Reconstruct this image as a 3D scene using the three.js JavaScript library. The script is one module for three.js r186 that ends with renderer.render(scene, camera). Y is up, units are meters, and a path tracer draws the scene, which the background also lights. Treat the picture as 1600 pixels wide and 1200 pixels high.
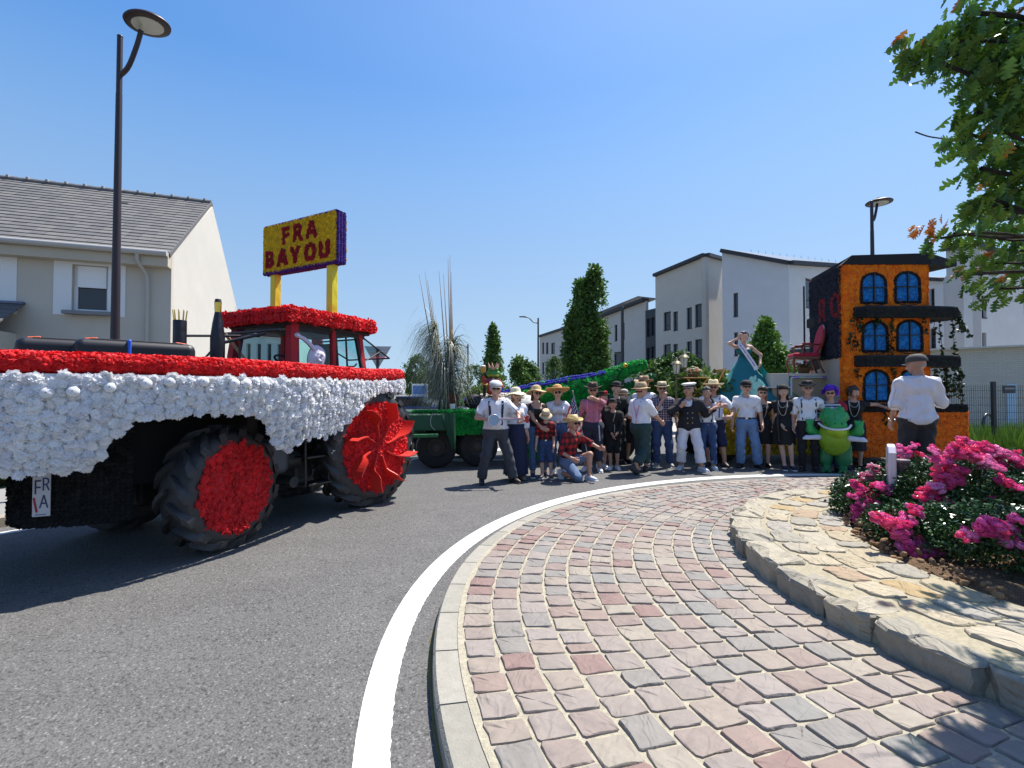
import * as THREE from 'three';
import { mergeGeometries, mergeVertices, toCreasedNormals } from 'three/addons/utils/BufferGeometryUtils.js';
import { RoundedBoxGeometry } from 'three/addons/geometries/RoundedBoxGeometry.js';
import { FontLoader } from 'three/addons/loaders/FontLoader.js';
import { TextGeometry } from 'three/addons/geometries/TextGeometry.js';

// ---------------------------------------------------------------- camera, sky, sun, exposure
const scene = new THREE.Scene();
const EYE = 1.6, FOCAL = 755, PITCH = Math.atan(15 / FOCAL);
const camera = new THREE.PerspectiveCamera(2 * Math.atan(600 / FOCAL) * 180 / Math.PI, 4 / 3, 0.05, 2000);
camera.position.set(0, EYE, 0);
camera.rotation.x = PITCH;
const renderer = new THREE.WebGLRenderer({ antialias: true });
renderer.toneMapping = THREE.LinearToneMapping;
renderer.toneMappingExposure = 1.75;
renderer.shadowMap.enabled = true;
const SUN_EL = 62 * Math.PI / 180, SUN_AZ = 47 * Math.PI / 180;   // azimuth clockwise from straight ahead
const SUN = new THREE.Vector3(Math.sin(SUN_AZ) * Math.cos(SUN_EL), Math.sin(SUN_EL), -Math.cos(SUN_AZ) * Math.cos(SUN_EL));
const sun = new THREE.DirectionalLight(new THREE.Color(1.0, 0.95, 0.87), 5.0);
sun.target.position.set(0, 0, -8); sun.position.copy(SUN).multiplyScalar(60).add(sun.target.position);
sun.castShadow = true; sun.shadow.mapSize.set(4096, 4096); sun.shadow.radius = 1;
Object.assign(sun.shadow.camera, { left: -45, right: 45, top: 45, bottom: -45, near: 1, far: 200 });
scene.add(sun, sun.target);
{ // clear summer sky: deep blue overhead, pale towards the horizon, a bright aureole round the sun
  const W = 1024, H = 512, d = new Float32Array(W * H * 4), zen = [0.028, 0.104, 0.36], mid = [0.082, 0.235, 0.54], hor = [0.4, 0.53, 0.63], low = [0.12, 0.12, 0.115];
  for (let j = 0; j < H; j++) for (let i = 0; i < W; i++) {
    const v = ((j + 0.5) / H - 0.5) * Math.PI, u = ((i + 0.5) / W - 0.5) * 2 * Math.PI;
    const x = Math.cos(u) * Math.cos(v), y = Math.sin(v), z = Math.sin(u) * Math.cos(v);
    const c = x * SUN.x + y * SUN.y + z * SUN.z, el = Math.max(0, Math.asin(y)) / (Math.PI / 2);
    const a = Math.min(1, el / 0.36), b = Math.min(1, Math.max(0, (el - 0.24) / 0.5));
    const glow = 0.1 * Math.pow(Math.max(0, c), 2) + 0.4 * Math.pow(Math.max(0, c), 5) + 0.9 * Math.pow(Math.max(0, c), 40);
    for (let k = 0; k < 3; k++) {
      let s = hor[k] + (mid[k] - hor[k]) * Math.pow(a, 0.75);
      s += (zen[k] - s) * b * b * (3 - 2 * b);
      s *= 0.8 + 0.3 * c * c; s += glow * [0.62, 0.62, 0.62][k] * (0.35 + 0.65 * el);
      if (y < 0) s = low[k];
      d[(j * W + i) * 4 + k] = s;
    }
    d[(j * W + i) * 4 + 3] = 1;
  }
  const t = new THREE.DataTexture(d, W, H, THREE.RGBAFormat, THREE.FloatType);
  t.mapping = THREE.EquirectangularReflectionMapping; t.magFilter = THREE.LinearFilter; t.wrapS = THREE.RepeatWrapping; t.needsUpdate = true;
  scene.background = t; scene.environment = t;
}

// ---------------------------------------------------------------- helpers
const V = (x, y, z) => new THREE.Vector3(x, y, z), PI = Math.PI;
function rngOf(seed) { let a = seed >>> 0; return () => { a = (a + 0x6D2B79F5) >>> 0; let t = Math.imul(a ^ (a >>> 15), 1 | a); t = (t + Math.imul(t ^ (t >>> 7), 61 | t)) ^ t; return ((t ^ (t >>> 14)) >>> 0) / 4294967296; }; }
const clamp = (x, a, b) => Math.min(b, Math.max(a, x)), lerp = (a, b, t) => a + (b - a) * t;
const smooth = (a, b, x) => { const t = clamp((x - a) / (b - a), 0, 1); return t * t * (3 - 2 * t); };
function interp(xs, ys, x) { if (x <= xs[0]) return ys[0]; for (let i = 1; i < xs.length; i++) if (x <= xs[i]) return lerp(ys[i - 1], ys[i], (x - xs[i - 1]) / (xs[i] - xs[i - 1])); return ys[ys.length - 1]; }
// the direction through a place in the picture (1600 x 1200), its meeting with level y, its point at a depth
const eye = V(0, EYE, 0);
function ray(px, py) { return V((px - 800) / FOCAL, -(py - 600) / FOCAL, -1).applyAxisAngle(V(1, 0, 0), PITCH); }
function gp(px, py, y = 0) { const r = ray(px, py); return r.multiplyScalar((y - EYE) / r.y).add(eye); }
function at(px, py, depth) { const r = ray(px, py); return r.multiplyScalar(depth / -r.z).add(eye); }

// value noise, periodic when given a period
const hash = (x, y, z = 0) => { let h = Math.imul(x, 374761393) + Math.imul(y, 668265263) + Math.imul(z, 1274126177); h = Math.imul(h ^ (h >>> 13), 1274126177); return ((h ^ (h >>> 16)) >>> 0) / 4294967296; };
function vnoise(x, y, p = 0) {
  const ix = Math.floor(x), iy = Math.floor(y), fx = x - ix, fy = y - iy, m = (a) => (p ? ((a % p) + p) % p : a);
  const sx = fx * fx * (3 - 2 * fx), sy = fy * fy * (3 - 2 * fy);
  return lerp(lerp(hash(m(ix), m(iy)), hash(m(ix + 1), m(iy)), sx), lerp(hash(m(ix), m(iy + 1)), hash(m(ix + 1), m(iy + 1)), sx), sy);
}
function fbm(x, y, p, oct = 4) { let s = 0, a = 0.5, n = 0; for (let i = 0; i < oct; i++) { s += a * vnoise(x, y, p); n += a; x = x * 2 + 17.0; y = y * 2 + 31.0; p *= 2; a *= 0.5; } return s / n; }
function n3(x, y, z) { // smooth 3-D noise
  const ix = Math.floor(x), iy = Math.floor(y), iz = Math.floor(z), f = (t) => t * t * (3 - 2 * t), a = f(x - ix), b = f(y - iy), c = f(z - iz);
  const q = (k) => lerp(lerp(hash(ix, iy, iz + k), hash(ix + 1, iy, iz + k), a), lerp(hash(ix, iy + 1, iz + k), hash(ix + 1, iy + 1, iz + k), a), b);
  return lerp(q(0), q(1), c);
}
const toS = (x) => (x <= 0.0031308 ? 12.92 * x : 1.055 * Math.pow(x, 1 / 2.4) - 0.055);
// f(u, v in 0..1) -> [r,g,b] linear (colour) or one number (data)
function tex(n, metres, f, data = false) {
  const d = new Uint8Array(n * n * 4);
  for (let j = 0; j < n; j++) for (let i = 0; i < n; i++) {
    const c = f(i / n, j / n, i, j), o = (j * n + i) * 4;
    for (let k = 0; k < 3; k++) { const x = clamp(data ? c : c[k], 0, 1); d[o + k] = Math.round(255 * (data ? x : toS(x))); }
    d[o + 3] = 255;
  }
  const t = new THREE.DataTexture(d, n, n); t.wrapS = t.wrapT = THREE.RepeatWrapping; t.magFilter = THREE.LinearFilter; t.minFilter = THREE.LinearMipmapLinearFilter; t.generateMipmaps = true;
  if (!data) t.colorSpace = THREE.SRGBColorSpace;
  t.repeat.set(1 / metres, 1 / metres); t.needsUpdate = true; return t;
}
const C = (c) => (Array.isArray(c) ? new THREE.Color(c[0], c[1], c[2]) : new THREE.Color(c));
function std(color, rough = 0.8, more = {}) { return new THREE.MeshStandardMaterial({ color: C(color), roughness: rough, ...more }); }
function phys(color, rough = 0.8, more = {}) { return new THREE.MeshPhysicalMaterial({ color: C(color), roughness: rough, ...more }); }

// uv in metres, by the axis each face looks along
function metreUV(g, s = 1) {
  const p = g.attributes.position, n = g.attributes.normal, uv = new Float32Array(p.count * 2);
  for (let i = 0; i < p.count; i++) {
    const ax = Math.abs(n.getX(i)), ay = Math.abs(n.getY(i)), az = Math.abs(n.getZ(i));
    const [u, v] = ay > ax && ay > az ? [p.getX(i), p.getZ(i)] : ax > az ? [p.getZ(i), p.getY(i)] : [p.getX(i), p.getY(i)];
    uv[2 * i] = u * s; uv[2 * i + 1] = v * s;
  }
  g.setAttribute('uv', new THREE.BufferAttribute(uv, 2)); return g;
}
const used = {};
function numbered(name) { const k = used[name] = (used[name] ?? -1) + 1; return k ? name + '_' + String(k).padStart(3, '0') : name; }
function mesh(name, geo, mat, parent = scene) { const m = new THREE.Mesh(geo, mat); m.name = parent === scene ? numbered(name) : name; m.castShadow = m.receiveShadow = true; parent.add(m); return m; }
// a collector of shapes that become one mesh
class MB {
  constructor() { this.g = []; }
  add(g, m) {
    g = g.index ? g.toNonIndexed() : g.clone();
    if (m) g.applyMatrix4(m);
    for (const k of Object.keys(g.attributes)) if (!['position', 'normal', 'uv'].includes(k)) g.deleteAttribute(k);
    if (!g.attributes.normal) g.computeVertexNormals();
    if (!g.attributes.uv) g.setAttribute('uv', new THREE.BufferAttribute(new Float32Array(g.attributes.position.count * 2), 2));
    g.morphAttributes = {}; this.g.push(g); return this;
  }
  box(w, h, d, x = 0, y = 0, z = 0, r = 0, rot) { // r: chamfer; rot: Euler
    const g = r > 0 ? new RoundedBoxGeometry(w, h, d, 2, Math.min(r, w / 2.01, h / 2.01, d / 2.01)) : new THREE.BoxGeometry(w, h, d);
    return this.add(g, mat4(x, y, z, rot));
  }
  cyl(a, b, r0, r1 = r0, seg = 10) { // tapered bar from a to b
    a = vec(a); b = vec(b); const d = b.clone().sub(a), l = d.length();
    const g = new THREE.CylinderGeometry(r1, r0, l, seg, 1); g.translate(0, l / 2, 0);
    return this.add(g, new THREE.Matrix4().compose(a, new THREE.Quaternion().setFromUnitVectors(V(0, 1, 0), d.normalize()), V(1, 1, 1)));
  }
  bar(a, b, w, h) { // square bar
    a = vec(a); b = vec(b); const d = b.clone().sub(a), l = d.length(), z = d.normalize(), up = Math.abs(z.y) > 0.95 ? V(1, 0, 0) : V(0, 1, 0);
    const x = up.clone().cross(z).normalize(), y = z.clone().cross(x), g = new THREE.BoxGeometry(w, h, l); g.translate(0, 0, l / 2);
    return this.add(g, new THREE.Matrix4().makeBasis(x, y, z).setPosition(a));
  }
  tube(pts, r, seg = 8, n = 0, closed = false) { const c = new THREE.CatmullRomCurve3(pts.map(vec), closed); return this.add(new THREE.TubeGeometry(c, n || pts.length * 5, r, seg, closed)); }
  ball(r, x, y, z, sx = 1, sy = 1, sz = 1, seg = 14) { const g = new THREE.SphereGeometry(r, seg, Math.max(8, seg * 0.7 | 0)); return this.add(g, new THREE.Matrix4().makeTranslation(x, y, z).multiply(new THREE.Matrix4().makeScale(sx, sy, sz))); }
  lathe(pts, x = 0, y = 0, z = 0, seg = 24, rot) { return this.add(new THREE.LatheGeometry(pts.map((p) => new THREE.Vector2(p[0], p[1])), seg), mat4(x, y, z, rot)); }
  prism(pts, h, m, bevel = 0) { // an outline (x, y), h thick along z
    const s = new THREE.Shape(pts.map((p) => new THREE.Vector2(p[0], p[1])));
    return this.add(new THREE.ExtrudeGeometry(s, { depth: h, bevelEnabled: bevel > 0, bevelSize: bevel, bevelThickness: bevel, bevelSegments: 2, curveSegments: 10 }), m);
  }
  geo(uvs = 1) { const g = mergeGeometries(this.g, false); return uvs ? metreUV(g, uvs) : g; }
  build(name, mat, parent = scene, uvs = 1) { return mesh(name, this.geo(uvs), mat, parent); }
}
const vec = (a) => (Array.isArray(a) ? V(...a) : a.clone());
function mat4(x = 0, y = 0, z = 0, rot, s = 1) { const e = rot ? new THREE.Euler(...rot) : new THREE.Euler(); return new THREE.Matrix4().compose(V(x, y, z), new THREE.Quaternion().setFromEuler(e), typeof s === 'number' ? V(s, s, s) : V(...s)); }
function tag(o, label, category, group) { o.userData.label = label; o.userData.category = category; if (group) o.userData.group = group; return o; }
function struct(o) { o.userData.kind = 'structure'; return o; }
function stuff(o) { o.userData.kind = 'stuff'; return o; }
function thing(name, label, category, pos = [0, 0, 0], turn = 0, group) {
  const o = new THREE.Group(); o.name = numbered(name); o.position.copy(vec(pos)); o.rotation.y = turn; scene.add(o); return tag(o, label, category, group);
}
function part(name, parent) { const o = new THREE.Group(); o.name = name; parent.add(o); return o; }
// many alike pieces on one thing: those that show largest are parts, the rest one object
function scatter(parent, name, geos, make, colors, list, most, restName) {
  parent.updateMatrixWorld(true);
  const v = V(0, 0, 0), mats = colors.map((c) => make(c));
  list.forEach((m, i) => {
    v.setFromMatrixPosition(m).applyMatrix4(parent.matrixWorld); const z = -v.z, ok = z > 0.3 && Math.abs(v.x / z) < 1.09 && Math.abs((v.y - EYE) / z) < 0.83;
    m.size_ = (ok ? 1 : 0.001) * (m.see_ ?? 1) / v.distanceTo(eye); m.i_ = i; m.c_ = m.c_ ?? Math.floor(hash(i, 77) * colors.length);
  });
  const sorted = [...list].sort((a, b) => b.size_ - a.size_), near = sorted.slice(0, most), rest = sorted.slice(most);
  for (const m of near) { const o = mesh(name, geos[m.i_ % geos.length], mats[m.c_], parent); m.decompose(o.position, o.quaternion, o.scale); }
  if (!rest.length) return;
  const o = new THREE.InstancedMesh(geos[0], make([1, 1, 1]), rest.length); o.name = restName; o.castShadow = o.receiveShadow = true; stuff(o); parent.add(o);
  rest.forEach((m, i) => { o.setMatrixAt(i, m); o.setColorAt(i, C(colors[m.c_])); });
}
const dark = (c, k) => c.map((x) => x * k);
// ---------------------------------------------------------------- surfaces
const T = {};
T.asphalt = tex(1024, 2.6, (u, v, i, j) => {
  const a = hash(i >> 1, j >> 1, 3), b = vnoise(u * 440, v * 440, 440), c = vnoise(u * 210 + 9, v * 210, 210), e = fbm(u * 9, v * 9, 9, 3);
  let x = 0.094 + 0.06 * (b - 0.5) + 0.035 * (c - 0.5) + 0.022 * (e - 0.5) + 0.03 * (a - 0.5);
  if (hash(i >> 2, j >> 2, 8) > 0.965) x += 0.08; if (c < 0.17) x *= 0.6;
  return [x * 1.03, x, x * 0.96];
});
T.asphaltBump = tex(1024, 2.6, (u, v, i, j) => 0.6 * vnoise(u * 440, v * 440, 440) + 0.4 * vnoise(u * 210 + 9, v * 210, 210), true);
T.grain = tex(512, 0.5, (u, v, i, j) => { const x = 0.86 + 0.2 * (fbm(u * 14, v * 14, 14, 4) - 0.5) + 0.1 * (hash(i, j) - 0.5) + (vnoise(u * 60, v * 60, 60) < 0.14 ? -0.1 : 0); return [x, x, x * 0.98]; });
T.grainBump = tex(512, 0.5, (u, v, i, j) => 0.65 * fbm(u * 7, v * 7, 7, 5) + 0.35 * vnoise(u * 90, v * 90, 90), true);
T.layer = tex(512, 0.42, (u, v, i, j) => { const w = fbm(u * 4, v * 4, 4, 3), l = vnoise(u * 3 + w * 2, v * 26 + w * 6, 26); return 0.5 * fbm(u * 6, v * 6, 6, 5) + 0.5 * l; }, true);
T.mortar = tex(512, 0.6, (u, v, i, j) => { const x = 0.42 + 0.2 * (fbm(u * 30, v * 30, 30, 3) - 0.5) + 0.12 * (hash(i, j) - 0.5); return [x, x * 0.93, x * 0.75]; });
T.fine = tex(256, 0.25, (u, v, i, j) => 0.5 * vnoise(u * 64, v * 64, 64) + 0.5 * vnoise(u * 25, v * 25, 25), true);
T.stain = tex(512, 3.2, (u, v, i, j) => { const x = 0.93 + 0.1 * (fbm(u * 6, v * 6, 6, 5) - 0.5) + 0.04 * (hash(i, j) - 0.5); return [x, x, x]; });
T.weave = tex(128, 0.06, (u, v, i, j) => ((i >> 1) + (j >> 1)) % 2 * 0.4 + 0.4 * hash(i, j, 5), true);
T.fold = tex(256, 0.7, (u, v) => 0.6 * fbm(u * 5, v * 4, 4, 3) + 0.4 * vnoise(u * 12 + 3 * fbm(u * 4, v * 4, 4, 2), v * 4, 4), true);
const M = {
  asphalt: std([1, 1, 1], 0.88, { map: T.asphalt, bumpMap: T.asphaltBump, bumpScale: 0.006 }),
  paint: std([0.63, 0.63, 0.61], 0.75, { map: T.grain, bumpMap: T.asphaltBump, bumpScale: 0.003 }),
  concrete: std([0.36, 0.345, 0.3], 0.9, { map: T.grain, bumpMap: T.grainBump, bumpScale: 0.004 }),
  mortar: std([0.78, 0.76, 0.7], 0.95, { map: T.mortar, bumpMap: T.grainBump, bumpScale: 0.008 }),
  sand: std([0.72, 0.68, 0.58], 0.95, { map: T.mortar, bumpMap: T.grainBump, bumpScale: 0.008 }),
  pavement: std([0.27, 0.26, 0.245], 0.9, { map: T.grain, bumpMap: T.grainBump, bumpScale: 0.003 }),
  black: std([0.012, 0.012, 0.013], 0.55), blackMetal: std([0.02, 0.02, 0.022], 0.45, { metalness: 0.3 }), chrome: std([0.6, 0.6, 0.62], 0.25, { metalness: 1 }),
  white: std([0.74, 0.74, 0.74], 0.7), glassDark: phys([0.012, 0.014, 0.018], 0.06, { specularIntensity: 1 }),
};
const stoneMat = (c) => std(c, 0.78, { map: T.grain, bumpMap: T.layer, bumpScale: 0.009 });

// ---------------------------------------------------------------- ground, road, roundabout
function sheet(name, pts, y, mat, parent = scene) { // a flat outline on the ground, [x, z]
  const s = new THREE.Shape(pts.map((p) => new THREE.Vector2(p[0], -p[1]))), g = new THREE.ShapeGeometry(s); g.rotateX(-PI / 2); g.translate(0, y, 0);
  return mesh(name, metreUV(g), mat, parent);
}
function strip(A, B, n) { // between two lines of points (Vector3)
  const p = [], idx = [];
  for (let i = 0; i < A.length; i++) for (let k = 0; k <= n; k++) { const q = A[i].clone().lerp(B[i], k / n); p.push(q.x, q.y, q.z); }
  for (let i = 0; i < A.length - 1; i++) for (let k = 0; k < n; k++) { const a = i * (n + 1) + k, b = a + n + 1; idx.push(a, a + 1, b, b, a + 1, b + 1); }
  const g = new THREE.BufferGeometry(); g.setAttribute('position', new THREE.Float32BufferAttribute(p, 3)); g.setIndex(idx); g.computeVertexNormals();
  if (g.attributes.normal.getY(0) < 0 || g.attributes.normal.getY(g.attributes.normal.count >> 1) < 0) { g.setIndex(idx.map((_, i) => idx[i - (i % 3) + [0, 2, 1][i % 3]])); g.computeVertexNormals(); }
  return metreUV(g);
}
struct(mesh('ground', metreUV(new THREE.PlaneGeometry(900, 900).rotateX(-PI / 2).translate(0, -0.03, -200)), std([0.16, 0.15, 0.12], 0.95, { map: T.grain })));
struct(sheet('road', [[-90, 30], [60, 30], [60, -80], [-90, -80]], 0, M.asphalt));

// the traffic island, read off as rings round a centre that drifts: each line is given by places in the picture
const CEN = V(5.9, 0, -3.4);
function ringOf(px, y) { // closed smooth ring through picture places, ordered by angle round CEN; as a function angle -> point
  const pts = px.map(([a, b]) => gp(a, b, y)).map((p) => ({ t: Math.atan2(-(p.z - CEN.z), p.x - CEN.x), r: Math.hypot(p.x - CEN.x, p.z - CEN.z) }));
  pts.forEach((p) => { if (p.t < -PI * 0.75) p.t += 2 * PI; }); pts.sort((a, b) => a.t - b.t);
  return pts;
}
const lineOuter = ringOf([[545, 1200], [560, 1100], [590, 1020], [625, 950], [680, 880], [760, 820], [850, 785], [950, 762], [1050, 750], [1200, 742], [1300, 740]], 0);
const lineInner = ringOf([[607, 1200], [612, 1100], [628, 1020], [658, 950], [712, 880], [785, 824], [866, 791], [955, 767], [1052, 754], [1200, 745.5], [1300, 743]], 0);
const kerbOut = ringOf([[700, 1200], [686, 1100], [683, 1000], [692, 930], [722, 870], [772, 830], [845, 797], [955, 770], [1052, 757], [1200, 748], [1300, 745]], 0.1);
const kerbIn = ringOf([[776, 1200], [738, 1100], [720, 1000], [727, 930], [752, 875], [795, 832], [860, 800], [965, 772.5], [1060, 759.5], [1200, 750], [1300, 746.6]], 0.1);
// smooth radius over angle: fit of low harmonics, so that the far and near sides close the ring
function fitRing(list, extra) {
  const K = 3, n = 2 * K + 1, A = Array.from({ length: n }, () => new Float64Array(n + 1)), base = (t) => { const b = [1]; for (let k = 1; k <= K; k++) b.push(Math.cos(k * t), Math.sin(k * t)); return b; };
  for (const p of [...list.map((p) => ({ ...p, w: 1 })), ...extra]) { const b = base(p.t); for (let i = 0; i < n; i++) { for (let j = 0; j < n; j++) A[i][j] += p.w * b[i] * b[j]; A[i][n] += p.w * b[i] * p.r; } }
  for (let i = 0; i < n; i++) A[i][i] += 1e-6 + (i > 4 ? 2e-2 : 0);
  for (let i = 0; i < n; i++) { let m = i; for (let j = i + 1; j < n; j++) if (Math.abs(A[j][i]) > Math.abs(A[m][i])) m = j; [A[i], A[m]] = [A[m], A[i]]; for (let j = 0; j < n; j++) if (j !== i) { const f = A[j][i] / A[i][i]; for (let c = i; c <= n; c++) A[j][c] -= f * A[i][c]; } }
  const co = A.map((r, i) => r[n] / r[i]); return (t) => base(t).reduce((s, b, i) => s + b * co[i], 0);
}
const around = (r) => [-2.6, -2.2, -1.8, -1.4, -1.0, -0.6, -0.2, 0.2].map((t) => ({ t, r, w: 0.15 }));
const R = { lo: fitRing(lineOuter, around(6.5)), li: fitRing(lineInner, around(6.3)), ko: fitRing(kerbOut, around(6.05)), ki: fitRing(kerbIn, around(5.8)) };
const apronC = V(5.3, 0, -3.7);
function apronR(t) { // outer edge of the raised apron as radius round CEN
  const dx = Math.cos(t), dz = -Math.sin(t), ox = CEN.x - apronC.x, oz = CEN.z - apronC.z, b = ox * dx + oz * dz, c = ox * ox + oz * oz - 3.3 * 3.3; return -b + Math.sqrt(b * b - c);
}
const onRing = (f, t, y) => V(CEN.x + Math.cos(t) * f(t), y, CEN.z - Math.sin(t) * f(t));
const DOME = (q) => 0.105 + 0.015 * q; // the setts rise a little from the kerb to the apron
function ringLine(f, y, t0, t1, n, bump = 0) { return Array.from({ length: n + 1 }, (_, i) => { const t = lerp(t0, t1, i / n); return onRing((a) => f(a) + (bump ? bump * (hash(i, 3) - 0.5) : 0), t, y); }); }
const T0 = -PI * 0.74, T1 = PI * 1.26; // full turn
struct(mesh('white_line', strip(ringLine(R.lo, 0.004, T0, T1, 1500, 0.0012), ringLine(R.li, 0.004, T0, T1, 1500, 0.007), 1), M.paint));
{ // moss and dirt along the foot of the kerb
  const g = strip(ringLine((t) => R.ko(t) + 0.012 + 0.022 * vnoise(t * 60, 1), 0.004, T0, T1, 600), ringLine((t) => R.ko(t) - 0.02, 0.004, T0, T1, 600), 1);
  tag(stuff(mesh('moss', g, std([0.19, 0.165, 0.06], 1, { map: T.grain, bumpMap: T.grainBump, bumpScale: 0.01 }))), 'thin strip of yellowish moss along the foot of the island kerb', 'moss');
}
const island = new THREE.Group(); island.name = 'roundabout'; scene.add(island); struct(island);
{ // bedding under the setts and the mortar top of the apron
  const bed = strip(ringLine((t) => R.ki(t) + 0.02, 0.107, T0, T1, 240), ringLine((t) => apronR(t) - 0.05, 0.122, T0, T1, 240), 6); mesh('joint_mortar', bed, M.mortar, island);
  const mid = [...Array(241)].map((_, i) => lerp(T0, T1, i / 240));
  const core = new MB().add(strip(mid.map((t) => onRing((a) => apronR(a) - 0.03, t, 0.09)), mid.map((t) => onRing((a) => apronR(a) - 0.07, t, 0.281)), 2))
    .add(strip(mid.map((t) => onRing((a) => apronR(a) - 0.07, t, 0.281)), mid.map((t) => onRing((a) => apronR(a) - 1.06, t, 0.285)), 6));
  core.build('apron_mortar', M.sand, island);
}
{ // kerb stones, each about 0.5 m
  const r = rngOf(5), geos = [], mats = [0, 1, 2].map((i) => std([[0.31, 0.295, 0.25], [0.285, 0.27, 0.23], [0.335, 0.315, 0.27]][i], 0.9, { map: T.grain, bumpMap: T.grainBump, bumpScale: 0.004 }));
  let t = T0; const kerb = part('kerb', island);
  while (t < T1 - 0.02) {
    const dt = 0.5 / R.ko(t), e = 0.006 / R.ko(t), n = 4, top = 0.1, p = [], idx = [];
    const prof = (a) => [onRing((q) => R.ko(q), a, -0.05), onRing((q) => R.ko(q) - 0.004, a, top - 0.025), onRing((q) => R.ko(q) - 0.02, a, top), onRing((q) => R.ki(q), a, top + 0.002), onRing((q) => R.ki(q) - 0.0, a, -0.05)];
    for (let i = 0; i <= n; i++) for (const v of prof(lerp(t + e, t + dt - e, i / n))) p.push(v.x, v.y + (r() - 0.5) * 0.001, v.z);
    for (let i = 0; i < n; i++) for (let k = 0; k < 4; k++) { const a = i * 5 + k, b = a + 5; idx.push(a, b, a + 1, b, b + 1, a + 1); }
    for (const [o, f] of [[0, 1], [n * 5, 0]]) for (let k = 1; k < 4; k++) f ? idx.push(o, o + k, o + k + 1) : idx.push(o, o + k + 1, o + k);
    let g = new THREE.BufferGeometry(); g.setAttribute('position', new THREE.Float32BufferAttribute(p, 3)); g.setIndex(idx); g = g.toNonIndexed(); g.computeVertexNormals();
    mesh('kerb_stone', metreUV(g), mats[Math.floor(r() * 3)], kerb); t += dt;
  }
}
// one stone from its corner outline (local x, z), chamfered and a little uneven on top
function stoneGeo(out, h, round, r, lumps = 0.006, face = 0) {
  const n = out.length, pts = [];
  for (let i = 0; i < n; i++) { // cut the corners
    const a = out[(i + n - 1) % n], b = out[i], c = out[(i + 1) % n];
    for (const [q, w] of [[a, 1], [c, 1]]) { const d = Math.hypot(q[0] - b[0], q[1] - b[1]), k = Math.min(0.4, round * (0.5 + r()) / d); pts.push([lerp(b[0], q[0], k), lerp(b[1], q[1], k)]); }
  }
  const fine = []; // wobble the edges
  for (let i = 0; i < pts.length; i++) { const a = pts[i], b = pts[(i + 1) % pts.length], l = Math.hypot(a[0] - b[0], a[1] - b[1]), m = l > 0.07 ? 2 : 1; for (let k = 0; k < m; k++) fine.push([lerp(a[0], b[0], k / m) + (r() - 0.5) * lumps * 1.3, lerp(a[1], b[1], k / m) + (r() - 0.5) * lumps * 1.3]); }
  const N = fine.length, p = [], idx = [], tilt = [(r() - 0.5) * 0.03, (r() - 0.5) * 0.03];
  let cx = 0, cz = 0; fine.forEach((q) => { cx += q[0] / N; cz += q[1] / N; });
  const put = (s0, y, n = 0) => fine.forEach((q, i) => { const s = s0 + n * (hash(i, (y * 999) | 0, (q[1] * 9999) | 0) - 0.5); p.push(cx + (q[0] - cx) * s, y + (s < 1 ? q[0] * tilt[0] + q[1] * tilt[1] : 0) + (s < 0.95 ? (hash(i, N, (q[0] * 9999) | 0) - 0.5) * lumps : 0), cz + (q[1] - cz) * s); });
  if (face) { put(0.97, -0.05); put(0.95, h * 0.3, 0.1); put(0.99, h * 0.62, 0.12); put(0.99, h - 0.022, 0.07); } else put(1.01, -0.05); put(1, h - 0.008); put(0.97, h - 0.002); put(0.93, h); put(0.45, h + lumps * 0.4); p.push(cx, h + lumps * 0.5, cz);
  const K = face ? 7 : 4; for (let k = 0; k < K; k++) for (let i = 0; i < N; i++) { const a = k * N + i, b = k * N + (i + 1) % N; idx.push(a, a + N, b, b, a + N, b + N); }
  for (let i = 0; i < N; i++) idx.push(K * N + i, (K + 1) * N, K * N + (i + 1) % N);
  let g = new THREE.BufferGeometry(); g.setAttribute('position', new THREE.Float32BufferAttribute(p, 3)); g.setIndex(idx); g.computeVertexNormals();
  if (g.attributes.normal.getY((K + 1) * N) < 0) { for (let i = 0; i < idx.length; i += 3) [idx[i + 1], idx[i + 2]] = [idx[i + 2], idx[i + 1]]; g.setIndex(idx); g.computeVertexNormals(); }
  const g2 = metreUV(toCreasedNormals(g, face ? 0.45 : 0.6)), o = [r() * 3, r() * 3], q = r() * 6.28, uv = g2.attributes.uv; // each stone from its own place in the pattern
  for (let i = 0; i < uv.count; i++) { const u = uv.getX(i), v = uv.getY(i); uv.setXY(i, u * Math.cos(q) - v * Math.sin(q) + o[0], u * Math.sin(q) + v * Math.cos(q) + o[1]); }
  return g2;
}
const tintsS = ([[0.25, 0.205, 0.19], [0.24, 0.185, 0.17], [0.27, 0.23, 0.2], [0.29, 0.26, 0.22], [0.21, 0.202, 0.195], [0.205, 0.205, 0.203], [0.26, 0.225, 0.21], [0.225, 0.145, 0.135], [0.265, 0.235, 0.225], [0.22, 0.21, 0.2], [0.255, 0.19, 0.17], [0.245, 0.215, 0.2]]).map((c) => { const m = (c[0] + c[1] + c[2]) / 3; return [lerp(m, c[0], 0.85) * 1.04, lerp(m, c[1], 0.85) * 0.99, lerp(m, c[2], 0.85) * 0.93]; });
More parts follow.
